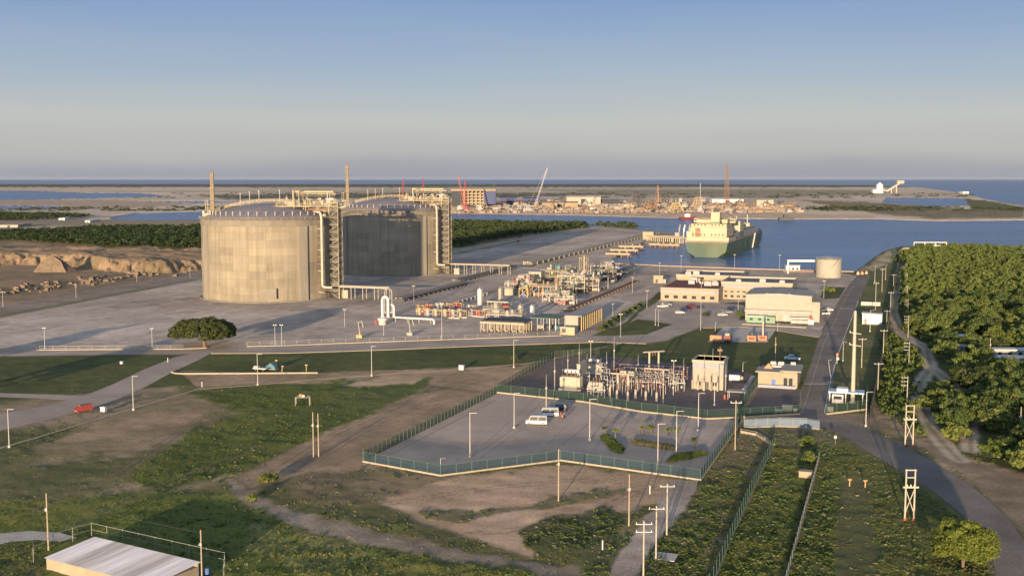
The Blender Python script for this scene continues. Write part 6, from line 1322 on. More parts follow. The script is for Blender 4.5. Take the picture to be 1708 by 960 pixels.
for a in [
 ('Y',784,762,688,'lamp post with a yellow foot near the middle of the car park front fence'),('L',857.5,714,655,'lamp post left of the white minibuses in the car park'),('L',983.5,735,665,'lamp post right of the black car in the car park'),
 ('Y',1097,782,706,'lamp post between the hedge beds and the front fence'),('L',1128,757,685,'lamp post beside the palms at the right end of the long low hedge'),('L',1164.5,718,655,'lamp post at the back right of the car park before the switchyard fence'),
 ('L',735,792,764,'short thin post at the front corner of the car park fence'),('W',931.5,836,748,'wooden pole on the bare ground in front of the car park'),('W',1049,877,790,'wooden pole by the dry bushes left of the dirt path'),
 ('C',1112,893,806,'pole with one crossarm, farthest of three beside the dirt path below the car park'),('C',1094,934,843,'pole with one crossarm beside the flat concrete slab'),('D',1073,968,868,'pole with two crossarms at the bottom edge, nearest of the three by the dirt path'),
 ('L',222.5,684,627,'lamp post beside the narrow path right of the red truck'),('L',15.5,746,682,'lamp post beside the narrow path at the left edge'),('L',430,642,590,'lamp post beside the narrow path near the white flatbed cart'),
 ('W',523,762,687,'left of two close pale poles in the field left of the car park'),('W',531.5,761,689,'right of two close pale poles in the field left of the car park'),('L',620,627,577,'lamp post beside the narrow path in front of the pump skids'),('L',857,613,567,'lamp post at the narrow path near the left tip of the switchyard'),
 ('W',81,916,822,'wooden pole behind the left end of the corrugated roofed store'),('W',337,966,883,'wooden pole in front of the right end of the corrugated roofed store'),
 ('F',75,584,546,'floodlight mast on the apron edge at the far left'),('F',254,581,547,'floodlight mast on the apron edge left of the umbrella tree'),('F',459,577,541,'left of two close masts in the long tree shadow'),('F',470,577,541,'right of two close masts in the long tree shadow'),
 ('F',575,545,515,'mast in the tree shadow in front of the nearer tank'),('F',737,567,505,'tall mast by the roadside fence in front of the pump skids'),('F',228,470,452,'mast on the gravel bank left of the nearer tank'),('F',127,496,474,'mast on the gravel bank below the tan rocky stack'),('F',5,512,486,'mast on the gravel bank at the left edge'),('F',317,463,446,'mast on the bank just left of the nearer tank'),
 ('R',911,679,624,'bare mast in the car park corner left of the switchyard'),('R',925,652,595,'mast at the left end of the switchyard before the transformer'),('R',947,624,584,'mast behind the large transformer'),('R',966,612,572,'mast at the back left of the switchyard'),('F',985,612,568,'mast with a lamp above the lawn behind the switchyard'),
 ('R',1011.5,630,586,'sturdy pale mast near the middle back of the switchyard'),('R',1024,617,561,'red and white looking slim mast at the back of the switchyard'),('R',1106,673,618,'mast at the front of the switchyard right of the thick insulators'),('F',1123,659,600,'lamp mast inside the switchyard left of the control building'),
 ('R',1002,640,596,'thin mast between the transformers and the insulator rows'),('R',1064,633,590,'thin mast left of the tall gantry in the switchyard'),('R',1140,640,597,'thin mast left of the control building at the back of the switchyard'),('R',1210,655,606,'thin mast right of the control building'),('F',690,505,476,'floodlight mast between the pump skids and the pipe track'),('F',905,520,488,'floodlight mast behind the green roofed canopy'),('F',640,560,528,'floodlight mast at the roadside below the white pipe loops'),
 ('R',938,640,600,'thin mast left of the large transformer'),('R',979,630,590,'thin mast behind the concrete fire wall'),('R',994,640,602,'thin mast above the smaller transformer'),('R',1018,670,626,'thin mast before the smaller transformer, near the switchyard fence'),
 ('R',1174,651,590,'left of two masts before the front of the control building'),('R',1188,650,581,'right, taller of two masts before the front of the control building'),('L',1191.5,676,617,'lamp post by the switchyard fence below the control building'),('L',1239,619,604,'short lamp post on the lawn between control building and gatehouse'),
 ('W',1293,604,562,'plain pale pole at the back left corner of the gatehouse'),('V',1226,750,667,'wooden pole with a short crossarm at the right corner of the car park fence'),('F',1035,563,523,'mast with a wide bracket at the lawn corner by the electrical house'),('F',1022,530,506,'mast among the bushes right of the electrical house'),
 ('F',1079,515,484,'mast at the left front of the staff car park'),('F',1168.5,551,470,'tall mast at the lawn edge in front of the red roofed office'),('L',1093,542,515,'left of two posts on the lawn tip before the staff car park'),('L',1098,543,517,'right of two posts on the lawn tip before the staff car park'),('F',1231,522,488,'mast beside the left edge of the warehouse'),('L',1297,552,538,'short lamp post by the kerb below the warehouse'),
 ('L',1193,553,537,'short lamp post at the lawn corner left of the orange tank trailer'),('F',1055,488,462,'mast beside the paved strip left of the pump house'),('F',1100,458,438,'mast on the quay edge above the pump house'),('F',1225,449,424,'mast on the quay edge right of the ship stern'),('F',1136,449,426,'mast on the quay edge left of the ship stern'),('F',1300,451,425,'mast on the quay edge left of the pipe gantry'),('F',1374,498,468,'mast behind the right end of the warehouse'),
 ('C',1437,613,563,'pole with one crossarm on the lawn right of the thick concrete mast'),('C',1473,597,549,'crossarm pole near the dark fence, level with the gatehouse'),('C',1464,655,604,'crossarm pole near the dark fence above the guard post'),('C',1478.6,549,517,'crossarm pole by the dark fence right of the white hut'),('C',1485,525,486,'crossarm pole where the dirt track bends by the dark fence'),
 ('C',1490,486,457,'crossarm pole by the upper part of the dark fence'),('C',1460,517,470,'crossarm pole behind the white hut'),('L',1451,553,517,'thin pole in front of the white hut'),('L',1459,470,444,'thin pole near the bushes of the headland'),('C',1471,487,447,'crossarm pole left of the upper dark fence'),('L',1477,466,442,'thin pole on the headland left of the dark fence'),('L',1406,602,570,'thin lamp post at the right road edge beyond the guard post'),('L',1444,711,653,'lamp post in front of the guard post corner fence'),
 ('S',1515.5,613,570,'pole with three short side arms beside the track fork in the wood'),('S',1514.5,562,526,'pole with three short side arms where the track enters the wood'),('S',1514,527,499,'pole with side arms at the left edge of the wood, third from the track fork'),('S',1513.5,500,477,'pole with side arms at the left edge of the wood, fourth from the track fork'),('S',1513,477,457,'pole with side arms at the left edge of the wood, fifth from the track fork'),('S',1513,457,440,'pole with side arms at the left edge of the wood, farthest of the row'),
 ('S',1512.5,676,627,'pole with side arms just behind the farther H frame'),('W',1650.5,604,563,'plain pole left of the white trailers in the wood'),('W',1701,733,678,'plain pole among the trees at the right edge'),('L',1386,632,600,'leaning thin barrier post at the road junction by the gatehouse')]:
    pole(*a)
for o in COL.objects:
    if o.get('label','').startswith('leaning thin barrier'): o.rotation_euler.y = -.16
def hframe(lab, px, base, top, wpx):
    B = G(px,base); h = HT(px,base,top); w = wpx/PPM(base); t = T('h_frame_pole', lab, 'utility pole', B, 0)
    for s in (-1,1): MB().cyl((s*w/2,0,-.1),(s*w/2,0,h),.18,.14,8).build('leg', poleconc, t); MB().cyl((s*w/2,0,-.05),(s*w/2,0,.5),.32,.3,8).build('red_footing', redp, t)
    a = MB().bar((-w/2-.6,-.2,h*.66),(w/2+.6,-.2,h*.66),.35,.3).build('crossarm', poleconc, t)
    for j in range(3): MB().cyl((-w*.4+j*w*.4,-.2,h*.66+.15),(-w*.4+j*w*.4,-.2,h*.66+.5),.12,.08,7).build('insulator', whitep, a)
    MB().bar((-w/2-.2,0,h-.15),(w/2+.2,0,h-.15),.2).build('top_beam', poleconc, t); MB().bar((-w/2,0,h*.84),(w/2,0,h*.84),.18).build('middle_beam', poleconc, t)
    MB().bar((-w/2,.1,h*.15),(w/2,.1,h*.62),.14).bar((w/2,.16,h*.15),(-w/2,.16,h*.62),.14).build('cross_brace', poleconc, t); return t
hframe('pale H frame pole with red feet nearest the road bend',1516.5,868,782,15)
hframe('pale H frame pole beyond the road, beside the dirt shoulder',1516,744,675,13)
B = G(1422,672); h = HT(1422,672,518); t = T('concrete_mast','very tall thick tapered concrete mast with side arms at the guard post corner','mast',B,0)
MB().cyl((0,0,0),(0,0,h),.62,.38,12).build('shaft', poleconc, t, True); MB().cyl((0,0,0),(0,0,.5),.9,.9,12).build('footing', conc, t)
for z in (h*.77,h*.64): a = MB().bar((-1.5,-.4,z),(1.7,-.4,z-.5),.2).build('arm', poleg, t); MB().cyl((-1.4,-.4,z+.1),(-1.4,-.4,z+.5),.1,None,6).build('insulator',whitep,a)
t = T('signal_pole','orange and white signal lamp on a short pole at the right road edge','signal',G(1396,606),0); MB().cyl((0,0,0),(0,0,3.2),.12,None,7).build('shaft',poleg,t); MB().cb((0,-.1,3.0),(.8,.5,1.1)).build('orange_box',orangep,t); MB().cb((0.2,-.1,1.7),(.9,.5,.9)).build('white_box',whitep,t)
for i,(px,py,lab) in enumerate([(1431,458,'left ochre barrel barrier at the end of the road by the water'),(1438,457.5,'middle ochre barrel barrier at the end of the road by the water'),(1445,457,'right ochre barrel barrier at the end of the road by the water')]):
    t = T('barrier',lab,'barrier',G(px,py),0); MB().lathe([(1.0,0),(1.0,1.2),(.7,1.8),(.7,2.2)],10).build('barrel',yel if i!=1 else orangep,t); MB().lathe([(1.02,.5),(1.02,.9)],10).build('white_band',whitep,t)
# power line between the poles beside the track
cable = mat('cable', (.05,.05,.05), .6, var=.05, scale=1)
def wire(lab, pts):
    O = pts[0]; mb = MB()
    for a,b_ in zip(pts[:-1],pts[1:]):
        mb.tube([a.lerp(b_,k/6)-O-Vector((0,0,4*.012*(b_-a).length*(k/6)*(1-k/6))) for k in range(7)], .022, 4)
    tag(mb.build('power_cable', cable, loc=O), lab, 'cable')
top = lambda px,b_,t_: G(px,b_)+Vector((0,0,HT(px,b_,t_)*.95))
wire('sagging cable joining the crossarm poles beside the dirt path below the car park',[top(1073,968,868),top(1094,934,843),top(1112,893,806),top(1226,750,667)])
wire('sagging cable between the two H frame poles and on along the wood edge',[top(1516.5,868,782),top(1516,744,675),top(1512.5,676,627),top(1515.5,613,570),top(1514.5,562,526),top(1514,527,499)])
wire('sagging cable between the two wooden poles at the corrugated store',[top(81,916,822),top(337,966,883)])

wire('sagging cable along the crossarm poles beside the dark boundary fence',[top(1464,655,604),top(1473,597,549),top(1478.6,549,517),top(1485,525,486),top(1490,486,457)])
wire('sagging cable from the guard post mast along the lawn poles',[top(1422,672,530),top(1437,613,563),top(1460,517,470),top(1471,487,447)])
wire('lower sagging cable on the side arm poles along the wood edge',[top(1512.5,676,632),top(1515.5,613,574),top(1514.5,562,529),top(1514,527,502),top(1513.5,500,480),top(1513,477,459)])
# ---------------------------------------------------------------- ship
S0, S1 = G(1178,429,-1.3), G(1250,404,-1.3); SL = (S1-S0).length; sang = math.atan2(S1.y-S0.y, S1.x-S0.x)
ship = T('gas_tanker_ship','green hulled gas tanker with a cream superstructure moored at the jetty, stern towards us','ship',S0,sang)
def hull_mat():
    m = mat('hull_green', (.028,.060,.042), .55, var=.25, scale=.06, stretch=(1,1,.15), col2=(.048,.072,.042)); return m
st = [(0,17,15.5,9,4,0),(.03,17.2,16.5,13,9,0),(.10,17.5,17.2,16,14,0),(.18,17.5,17.5,17.2,16,0),(.75,17.5,17.5,17.2,16,0),(.85,17,16,14,12,.6),(.93,13,10,7.5,6,1.6),(.98,7.5,4.4,2.4,1.6,2.6),(1.0,2.2,.9,.4,.3,3.0)]
V, Fc = [], []; DZ = 12.0
for f,hd,hm,hw,hk,up_ in st:
    x = f*SL; e = 4.0*max(0,(f-.9)/.1)
    prof = [(hk,-2.2),(hw,0),(hm,4.5),((hm+hd)/2,8),(hd,DZ+up_)]
    row = [(x+e*(z/DZ)*1.5,y,z) for y,z in prof]; V += [(a,-b_,c) for a,b_,c in row[::-1]] + row
n = 10
for i in range(len(st)-1):
    for k in range(n-1): Fc.append((i*n+k,i*n+k+1,(i+1)*n+k+1,(i+1)*n+k))
    Fc.append((i*n+n-1,i*n,(i+1)*n,(i+1)*n+n-1))
Fc += [tuple(range(n))[::-1], tuple(range((len(st)-1)*n,len(st)*n))]
MB().add(V,Fc).build('hull', hull_mat(), ship)
rustm = mat('rust_streaks', (.12,.085,.045), .85, var=.35, scale=.3, stretch=(1,1,.1)); shipw = mat('ship_cream', (.30,.255,.17), .6, var=.12, scale=.12); deckm = mat('ship_deck', (.20,.21,.22), .7, var=.2, scale=.1); boot = mat('boot_top', (.035,.02,.018), .7, var=.2, scale=.2)
mb = MB()
for k,(y,w,zz) in enumerate([(-9,.5,7.5),(-4,.4,6.5),(-.8,.7,5.2),(1.5,.5,8),(6.5,.4,6),(9,.5,8.4)]): mb.box(-.06,y,zz,-.02,y+w,DZ-.2)
mb.build('stern_stain', rustm, ship); MB().box(-.10,-17,DZ-.9,-.02,17,DZ-.1).build('stern_stripe', rustm, ship)
MB().box(-.3,-17.6,DZ,SL*.2,17.6,DZ+.25).build('aft_deck', deckm, ship)
mb = MB(); rail(mb,[(0,-17.3,DZ+.2),(0,-8,DZ+.2),(0,0,DZ+.2),(0,8,DZ+.2),(0,17.3,DZ+.2)],1.2,.14); rail(mb,[(k*12,17.4,DZ+.2) for k in range(int(SL*.8/12))],1.2,.12); rail(mb,[(k*12,-17.4,DZ+.2) for k in range(int(SL*.8/12))],1.2,.12); mb.build('deck_railing', shipw, ship)
for i,(x0,x1,y,z0,z1) in enumerate([(5,40,16.9,DZ+.2,DZ+4.0),(6.5,38,14.9,DZ+4,DZ+8),(6.5,36,14.9,DZ+8,DZ+11.8),(8,34,14.4,DZ+11.8,DZ+14.6),(22,33,12.6,DZ+14.6,DZ+17.6)]):
    f = MB().box(x0,-y,z0,x1,y,z1).box(x0-.4,-y-.4,z1-.25,x1+.4,y+.4,z1).build('superstructure_deck', shipw, ship)
    if i in (1,3):
        mb = MB()
        for k in range(9):
            if abs(-y+3+k*(2*y-6)/8) > 2: mb.box(x0-.06,-y+2.6+k*(2*y-6)/8,z0+1.2,x0-.01,-y+3.6+k*(2*y-6)/8,z0+2.4)
        mb.build('porthole_row', glassm, f)
MB().box(6.3,6.5,DZ+4.2,6.45,10.5,DZ+11).build('recess', rust, ship)
MB().box(33.5,-17.2,DZ+14.6,38,17.2,DZ+17.8).build('bridge', shipw, ship); MB().box(33.42,-16.8,DZ+16,38.08,16.8,DZ+17).build('bridge_windows', glassm, ship)
MB().prof([(10,DZ+14.6),(20,DZ+14.6),(19,DZ+24),(11.5,DZ+24)],-8.2,-1.2).build('funnel', shipw, ship); MB().box(9.8,-8.6,DZ+14.7,20.4,-.8,DZ+16).build('funnel_band', greenp, ship)
for k in range(3): MB().cyl((14+k*1.6,-6.6+k*2,DZ+24),(14+k*1.6,-6.6+k*2,DZ+27),.9,.8,9).build('exhaust_pipe', darks, ship)
MB().box(4.5,12.5,DZ+4,22,17.2,DZ+8.6).build('side_house', shipw, ship)
MB().bar((30,0,DZ+17.6),(30,0,DZ+28),.7).bar((30,-4,DZ+24),(30,4,DZ+24),.4).bar((28.4,0,DZ+26),(31.6,0,DZ+26),.3).build('radar_mast', shipw, ship)
MB().prof([(44,DZ+.2),(44,DZ+5.2),(SL*.84,DZ+5.2),(SL*.88,DZ+.2)],-13,13).build('trunk_deck', deckm, ship)
for k in range(4):
    x = 58+k*33; MB().lathe([(3.4,0),(3.4,3.2),(2.5,4.6),(.2,5.2)],16,(x,0,DZ+5.2)).build('tank_dome', shipw, ship, True)
    MB().box(x+6,-9,DZ+5.2,x+14,-3,DZ+9.6).build('cargo_house', shipw, ship)
    MB().bar((x+10,4,DZ+5.2),(x+10,4,DZ+16),.8).bar((x+10,4,DZ+15),(x+1,7,DZ+18),.5).build('deck_crane', shipw, ship)
MB().box(84,-13,DZ+.2,104,-4,DZ+13.5).box(83,-13.4,DZ+13.4,105,-3.6,DZ+14).build('compressor_house', shipw, ship)
MB().box(60,2,DZ+5.2,74,12,DZ+14.6).build('motor_house', shipw, ship)
for k in range(5): y = -11+k*1.3; MB().tube([(46,y,DZ+6.2),(SL*.5,y,DZ+6.2),(SL*.82,y,DZ+6.2)],.45,6).build('deck_pipe', shipw if k%2 else galv, ship)
MB().box(SL*.90,-9,DZ+1.4,SL*.985,9,DZ+2.0).build('forecastle_deck', deckm, ship); MB().bar((SL*.93,0,DZ+2),(SL*.93,0,DZ+16),.7).bar((SL*.93,-2.5,DZ+12),(SL*.93,2.5,DZ+12),.4).build('foremast', shipw, ship)
for s in (-1,1): MB().cyl((SL*.95,s*4,DZ+2),(SL*.95,s*4,DZ+4),1.4,1.2,10).build('windlass', darks, ship)
MB().prof([(SL*.55,1.0),(SL*.55+1.2,1.0),(SL*.62,DZ+1.6),(SL*.62-1.2,DZ+1.6)],-18.6,-17.6).build('gangway', whitep, ship)
mb = MB(); x = SL*.3
for x in (SL*.25,SL*.38,SL*.52,SL*.66): mb.box(x-.5,-17.66,3.2,x+.5,-17.58,DZ-.3)
mb.build('side_stain', rustm, ship)
# ---------------------------------------------------------------- jetty
jet = G(1072,399); t = T('jetty_head_block','square cream block building at the root of the jetty','building',jet,-SITE); MB().box(0,0,0,11,9,7.2).build('wall', wallc, t); MB().box(-.4,-.4,7.2,11.4,9.4,7.7).build('roof', yel2, t); MB().box(11.02,2,.5,11.2,6,4).build('door', darks, t)
a, b_ = G(1078,402), G(1139,404); d = b_-a; ln = d.length; ang = math.atan2(d.y,d.x)
t = T('jetty_trestle','cream pipe trestle running out over the water from the block to the ship','jetty',a,ang)
MB().box(0,-3,4.0,ln,3,4.9).build('deck', wallc, t)
for k in range(9):
    for y in (-2.4,2.4): MB().cyl((2+k*(ln-4)/8,y,-5),(2+k*(ln-4)/8,y,4.0),.55,None,8).build('pile', palec, t)
for k in range(3): MB().tube([(0,-2+k*1.4,5.6),(ln*.5,-2+k*1.4,5.6),(ln,-2+k*1.4,5.6)],.42,6).build('pipe', palep, t)
mb = MB(); rail(mb,[(ln*k/14,-3,4.9) for k in range(15)],1.2,.12); mb.build('railing', yel2, t)
t = T('loading_platform','cream loading platform with upright arms beside the ship','platform',G(1124,403),ang); MB().box(0,-9,3.8,26,4,4.8).build('deck', wallc, t); 
for k in range(8): MB().cyl((2+(k%4)*7,-7 if k<4 else 2,-5),(2+(k%4)*7,-7 if k<4 else 2,3.8),.7,None,8).build('pile', palec, t)
for k in range(4): MB().tube([(6+k*5,-2,4.8),(6+k*5,-2,14),(9+k*5,-6,17),(9+k*5,-8,10)],.5,7).build('loading_arm', whitep if k%2 else galv, t)
MB().box(1,0,4.8,5,3.4,9).build('cabin', greyp, t)
for i,(px,py,w,dd,lab) in enumerate([(1033,426,20,12,'leftmost low tan mooring platform at the harbour edge by the process plant'),(1043,419.5,24,12,'second low tan mooring platform along the harbour edge'),(1055,413.5,22,12,'third low tan mooring platform along the harbour edge'),(1098,410,16,8,'low tan mooring platform in the water left of the ship stern'),(1118,411,18,8,'low tan mooring platform closest to the ship stern')]):
    t = T('mooring_platform',lab,'platform',G(px,py),-SITE); MB().box(-w/2,-dd/2,.9,w/2,dd/2,2.4).build('deck', wallc, t)
    for k in range(8): MB().cyl((-w*.4+(k%4)*w*.266,(-.35 if k<4 else .35)*dd,-5),(-w*.4+(k%4)*w*.266,(-.35 if k<4 else .35)*dd,.9),.6,None,7).build('pile', rust, t)
    MB().cyl((0,0,2.4),(0,0,3.6),.8,.9,9).build('bollard', yel2, t); MB().cyl((w*.3,0,2.4),(w*.3,0,3.6),.8,.9,9).build('bollard', yel2, t)
MB().prof([(0,0)]*3,0,0) if False else None
quay = [(1022,439.6),(1100,443.6),(1240,448.6),(1380,452.6),(1424,453.6)]
strip('kerb', quay, 1.6, .7, mat('quay_cap',(.26,.19,.15),.85,var=.2,scale=.1,pos=True))
for px,py,lab in ((864,403,'small red car on the lit road beside the mangrove wood'),):
    car(lab,px,py,1.2,mat('bright_red_car_paint',(.30,.03,.02),.3,var=.05,scale=1),'suv')
# ---------------------------------------------------------------- the yard across the channel
def FE(name, lab, cat, px, py, group=None, rz=0): return T(name, lab, cat, G(px,py), rz, group)
hallblue = mat('hall_navy', (.035,.045,.10), .7, var=.15, scale=.02); halldark = mat('hall_dark', (.03,.035,.04), .8, var=.15, scale=.02); shedw = mat('shed_pale', (.26,.235,.19), .8, var=.12, scale=.03); shedy = mat('shed_ochre', (.20,.155,.10), .8, var=.15, scale=.03); cranered = mat('crane_red', (.22,.035,.03), .6, var=.15, scale=.1)
B = G(752,345); w = WX(B,827,0); h = HT(752,345,315); t = T('fabrication_hall','huge open fabrication hall with navy end walls across the channel','building',B,0)
MB().box(0,0,h*.88,w,60,h).build('roof', shedy, t); MB().box(w*.74,-.5,h*.14,w,60,h*.88).build('end_wall', hallblue, t); MB().box(w*.02,-.4,0,w*.26,60,h*.86).build('dark_wall', halldark, t); MB().box(w*.26,40,0,w*.74,41,h*.88).build('rear_wall', shedw, t)
for k in range(6): MB().box(w*(.28+k*.09),-.2,0,w*(.28+k*.09)+3,2,h*.88).build('column', shedy, t)
for k in range(4): MB().box(w*.26,-.3,h*(.2+k*.17),w*.74,1.5,h*(.2+k*.17)+2).build('beam', shedy, t)
def shed(lab, pl, py, pr, ptop, m, roofm, dd=40, name='shed'):
    B = G(pl,py); w = WX(B,pr,0); h = max(3,HT(pl,py,ptop)); t = T(name, lab, 'building', B, 0)
    MB().box(0,0,0,w,dd,h*.82).build('wall', m, t); MB().add([(-1,-1,h*.82),(w+1,-1,h*.82),(w+1,dd+1,h*.82),(-1,dd+1,h*.82),(-1,dd/2,h),(w+1,dd/2,h)],[(0,1,5,4),(2,3,4,5),(0,4,3),(1,2,5),(3,2,1,0)]).build('roof', roofm, t); MB().box(w*.42,-.3,0,w*.56,0,h*.6).build('door', halldark, t); return t
for a in [('long ochre shed on the far bank left of the lattice boom crane yard',904,347,964,336,shedy,shedy),('large pale grey shed behind the ochre shed on the far bank',945,341,1002,325.5,shedw,shedw),('long white roofed shed on the far bank right of the ship mast',1188,338,1240,331,whitep,whitep),('grey portal shed with dark openings on the far bank',1262,344,1290,331,shedw,shedw),
          ('low navy container block right of the huge hall on the far bank',834,337,862,328,hallblue,hallblue),('low navy container block beside the lattice boom crane',872,337,900,329,hallblue,hallblue),('dark shed right of the large pale grey shed on the far bank',1004,341,1034,330,halldark,greyp),('low white shed left of the twin lattice towers on the far bank',1040,346,1062,341,whitep,whitep),
          ('low pale shed at the far left edge beyond the mangroves',0,379,30,374,shedw,shedw),('small white hut beyond the left mangroves',142,371,150,367,whitep,whitep),('small white hut on the left pond bank',98,367,108,363,whitep,whitep),('low pale works shed at the right of the far yard',1296,347,1322,341,shedw,shedw),('long low brown store along the far bank',1150,352,1290,349.5,rust,rust)]:
    shed(*a)
def crane(lab, px, py, tipx, tipy, m, wd=2.2):
    B = G(px,py); h = HT(px,py,tipy); dx = (tipx-px)/PPM(py); t = T('crane', lab, 'crane', B, 0); mb = MB(); n = 14
    for s in (-1,1):
        for q in (-1,1): mb.bar((s*wd/2,q*wd/2,3),(dx+s*wd*.2,q*wd*.2,h),wd*.22)
    for k in range(n):
        a, c = k/n, (k+1)/n; f = 1 if k%2 else -1; wa, wc = wd/2*(1-.6*a), wd/2*(1-.6*c)
        mb.bar((dx*a+f*wa,-wa,3+(h-3)*a),(dx*c-f*wc,-wc,3+(h-3)*c),wd*.16)
    mb.build('boom', m, t); MB().box(-4,-3,1.4,4,3,5.5).build('cab', m, t); MB().box(-5,-4,0,5,-2.2,1.6).box(-5,2.2,0,5,4,1.6).build('crawler', darks, t)
    MB().bar((-3,0,5),(-9,0,14),.8).bar((-9,0,14),(dx,0,h),.25).build('mast_stay', m, t); return t
crane('tall white lattice boom crane leaning right on the far bank',890,353,913,280,greyp,2.6)
for a in [('slim red crane above the farther tank roof, left of two',672,341,673,297,cranered,3),('slim red crane above the farther tank roof, right of two',706,341,706,297,cranered,3),('red crane with its boom leaning left over the huge hall',776,349,764,291,cranered,3),('red crane with its boom leaning right beside the huge hall',777,352,776,300,cranered,3),('thin dark crane behind the right end of the huge hall',825,341,824,298,darks,2),('thin dark crane above the middle of the huge hall',786,341,785,300,darks,1.6),('orange crane on the far bank right of the grey shed',1098,340,1097,309,orangep,2.4),('thin grey crane behind the ship funnel on the far bank',1168,342,1168,305,greyp,1.8)]: crane(*a)
def lattice(name, lab, px, py, top, wb, wt, m, lv=8):
    B = G(px,py); h = HT(px,py,top); t = T(name, lab, 'lattice tower', B, .3); mb = MB()
    f = lambda k: (wb+(wt-wb)*k/lv)/2
    for sx,sy in ((-1,-1),(1,-1),(1,1),(-1,1)): MB().bar((sx*wb/2,sy*wb/2,0),(sx*wt/2,sy*wt/2,h),max(.6,wb*.07)).build('leg', m, t)
    for k in range(lv):
        a, c = f(k), f(k+1); za, zc = h*k/lv, h*(k+1)/lv
        for (x0,y0),(x1,y1) in (((-1,-1),(1,-1)),((1,-1),(1,1)),((1,1),(-1,1)),((-1,1),(-1,-1))): mb.bar((x0*a,y0*a,za),(x1*c,y1*c,zc),max(.35,wb*.04)).bar((x0*c,y0*c,zc),(x1*c,y1*c,zc),max(.3,wb*.035))
    mb.build('bracing', m, t); MB().box(-wt*.6,-wt*.6,h-.3,wt*.6,wt*.6,h+.6).build('top_deck', m, t); return t
lattice('radio_mast','very tall slim red brown lattice mast rising above the horizon behind the ship',1211.5,352,275,9,2.2,rust,16)
lattice('lattice_tower','left of two dark lattice towers in the far yard',1062,347,319,16,8,darks,5); lattice('lattice_tower','right of two dark lattice towers in the far yard',1112,343,319,16,8,darks,5)
lattice('jacket_structure','yellow pyramid shaped jacket frame standing nearest the far bank',1128,354,338,22,7,yel,3); lattice('jacket_structure','yellow frame behind the ship funnel in the far yard',1164,345,329,16,9,yel,3); lattice('jacket_structure','small yellow frame left of the twin dark towers',1050,350,340,14,6,yel,3)
lattice('jacket_structure','rust brown jacket frame at the middle of the far yard',1085,352,336,24,12,rust,3)
t = FE('silo_tower','white round silo tower at the far right coast','tower',1467,322); h = HT(1467,322,307); MB().cyl((0,0,0),(0,0,h),16,13,16).cyl((0,0,h),(0,0,h+6),6,5,10).build('shell', whitep, t, True); MB().box(-30,-10,0,-10,10,h*.4).build('annex', whitep, t)
t = FE('conveyor','pale sloping conveyor with a raised head beside the white silo','conveyor',1478,322); t.scale = (.7,.7,.7); MB().bar((0,0,10),(80,0,60),14,10).bar((30,0,0),(30,0,30),6).bar((60,0,0),(60,0,48),6).box(60,-15,56,100,15,74).build('frame', shedw, t); MB().bar((-20,0,20),(0,0,14),8).build('chute', shedw, t)
shed('white hut on the far right coast spit',1606,323,1616,319,whitep,whitep)
for px,py,rz,lab,m in ((1311,367,.1,'small dark tug boat at the far bank right of the ship',darks),(1146,366,.1,'small red and dark boat moored behind the ship funnel',carr)):
    t = T('small_boat',lab,'boat',G(px,py,-1.3),rz); MB().prof([(-11,.0),(9,.0),(13,4.4),(-12,3.6)][::1],-3.6,3.6).build('hull',m,t); MB().box(-4,-2.6,4,4,2.6,8.6).build('wheelhouse',darks if px>1200 else whitep,t); MB().bar((0,0,8.6),(0,0,13),.4).build('mast',galv,t)
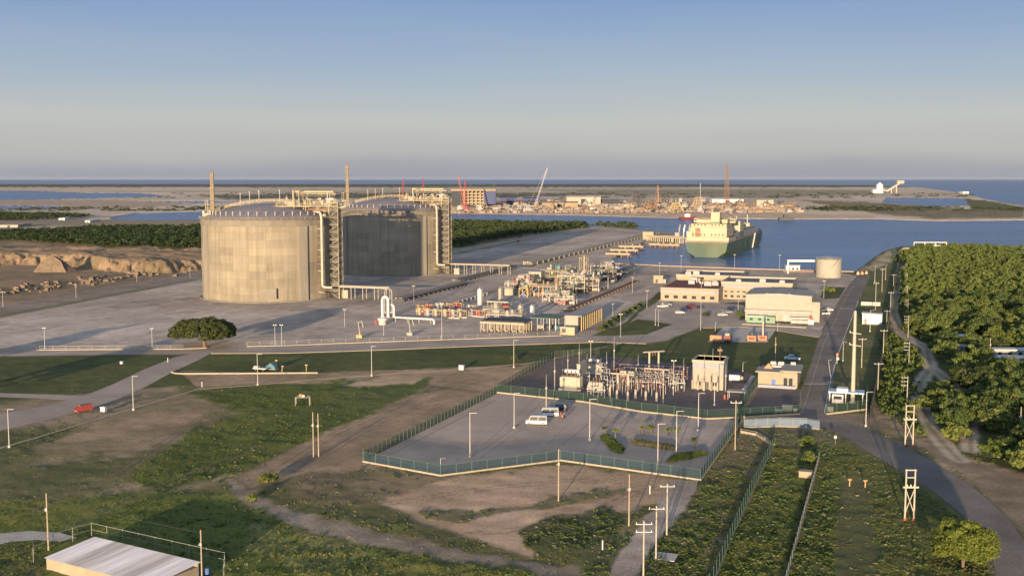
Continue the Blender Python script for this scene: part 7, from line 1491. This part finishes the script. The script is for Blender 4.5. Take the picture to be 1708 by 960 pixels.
# steel modules, crates and machines strewn over the yard
mods = []; kinds = [(rust,shedy,'rusty'),(greyp,galv,'grey'),(shedw,greyp,'pale'),(shedy,rust,'tan'),(halldark,darks,'dark')]
for i,(ma,mb__,nm) in enumerate(kinds):
    t = T('yard_module', nm+' steel module or crate strewn over the crowded yard on the far bank','module',(0,0,0),0,nm+' modules in the far yard')
    MB().box(-6,-4,0,6,4,3.2+i%3).build('crate', ma, t); MB().box(-3,-2,3.2+i%3,2,2,5.5+i%2).build('top_box', mb__, t); mb = MB().bar((5,3,0),(5,3,8),.6).bar((-5,-3,0),(-5,-3,7),.6).bar((-5,-3,6.8),(5,3,7.6),.5); mb.build('steelwork', ma, t); mods.append(t)
rr_ = random.Random(21); first = set()
for k in range(290):
    px = rr_.uniform(762,1330); py = rr_.uniform(336,354.5)-abs(px-1050)/1400*4
    if px > 1240: py = rr_.uniform(344,354)
    i = rr_.randrange(5); o = mods[i] if i not in first else copy_tree(mods[i]); first.add(i)
    o.location = G(px,py); o.rotation_euler.z = rr_.uniform(0,3.1); s = rr_.uniform(.35,1.1); o.scale = (s*rr_.uniform(.7,1.8),s,s*rr_.uniform(.7,1.9))
debm = mat('yard_clutter', (.24,.19,.145), .85, var=.55, scale=.05, pos=True, col2=(.15,.125,.11)); mb = MB()
for k in range(1700):
    px = rr_.uniform(756,1335); py = rr_.uniform(341,355.2) if px < 1240 else rr_.uniform(345,355); p = G(px,py); s = rr_.uniform(1.2,6)
    mb.cb((p.x,p.y,rr_.uniform(.6,2.2)),(s*rr_.uniform(.6,3),s,rr_.uniform(1.2,5)),rr_.uniform(0,3.1))
mb.build('debris', debm, kind='stuff')
# scattered shrubs and dunes on the far land
r = np.random.default_rng(4); pts = []
for _ in range(900):
    px, py = r.uniform(-150,1800), r.choice([r.uniform(309,313.5), r.uniform(322,331), r.uniform(346,352)])
    if any(sd(np.array([px]),np.array([py]),q)[0] > -.6 for q in LAG+[CHANNEL,SEA]) or (px < 1340 and py > 335 and px > 740): continue
    p = G(px,py); pts.append((p.x,p.y))
mass('scrub', pts, 14, 4.5, 1.0, leaf_mang, 360, 10, 7, 3.2)
# ---------------------------------------------------------------- air
hz = bpy.data.materials.new('air_haze'); hz.use_nodes = True; nt = hz.node_tree; N, L = nt.nodes, nt.links
N.remove(N['Principled BSDF']); pv = N.new('ShaderNodeVolumePrincipled'); pv.inputs['Color'].default_value = (.86,.90,1,1); pv.inputs['Density'].default_value = 0.3e-5; pv.inputs['Anisotropy'].default_value = .1
L.new(pv.outputs[0], N['Material Output'].inputs['Volume'])
hb = MB().box(-30500,-400,-9,30500,45500,92).build('haze', hz, kind='stuff')
hb.name = 'haze'
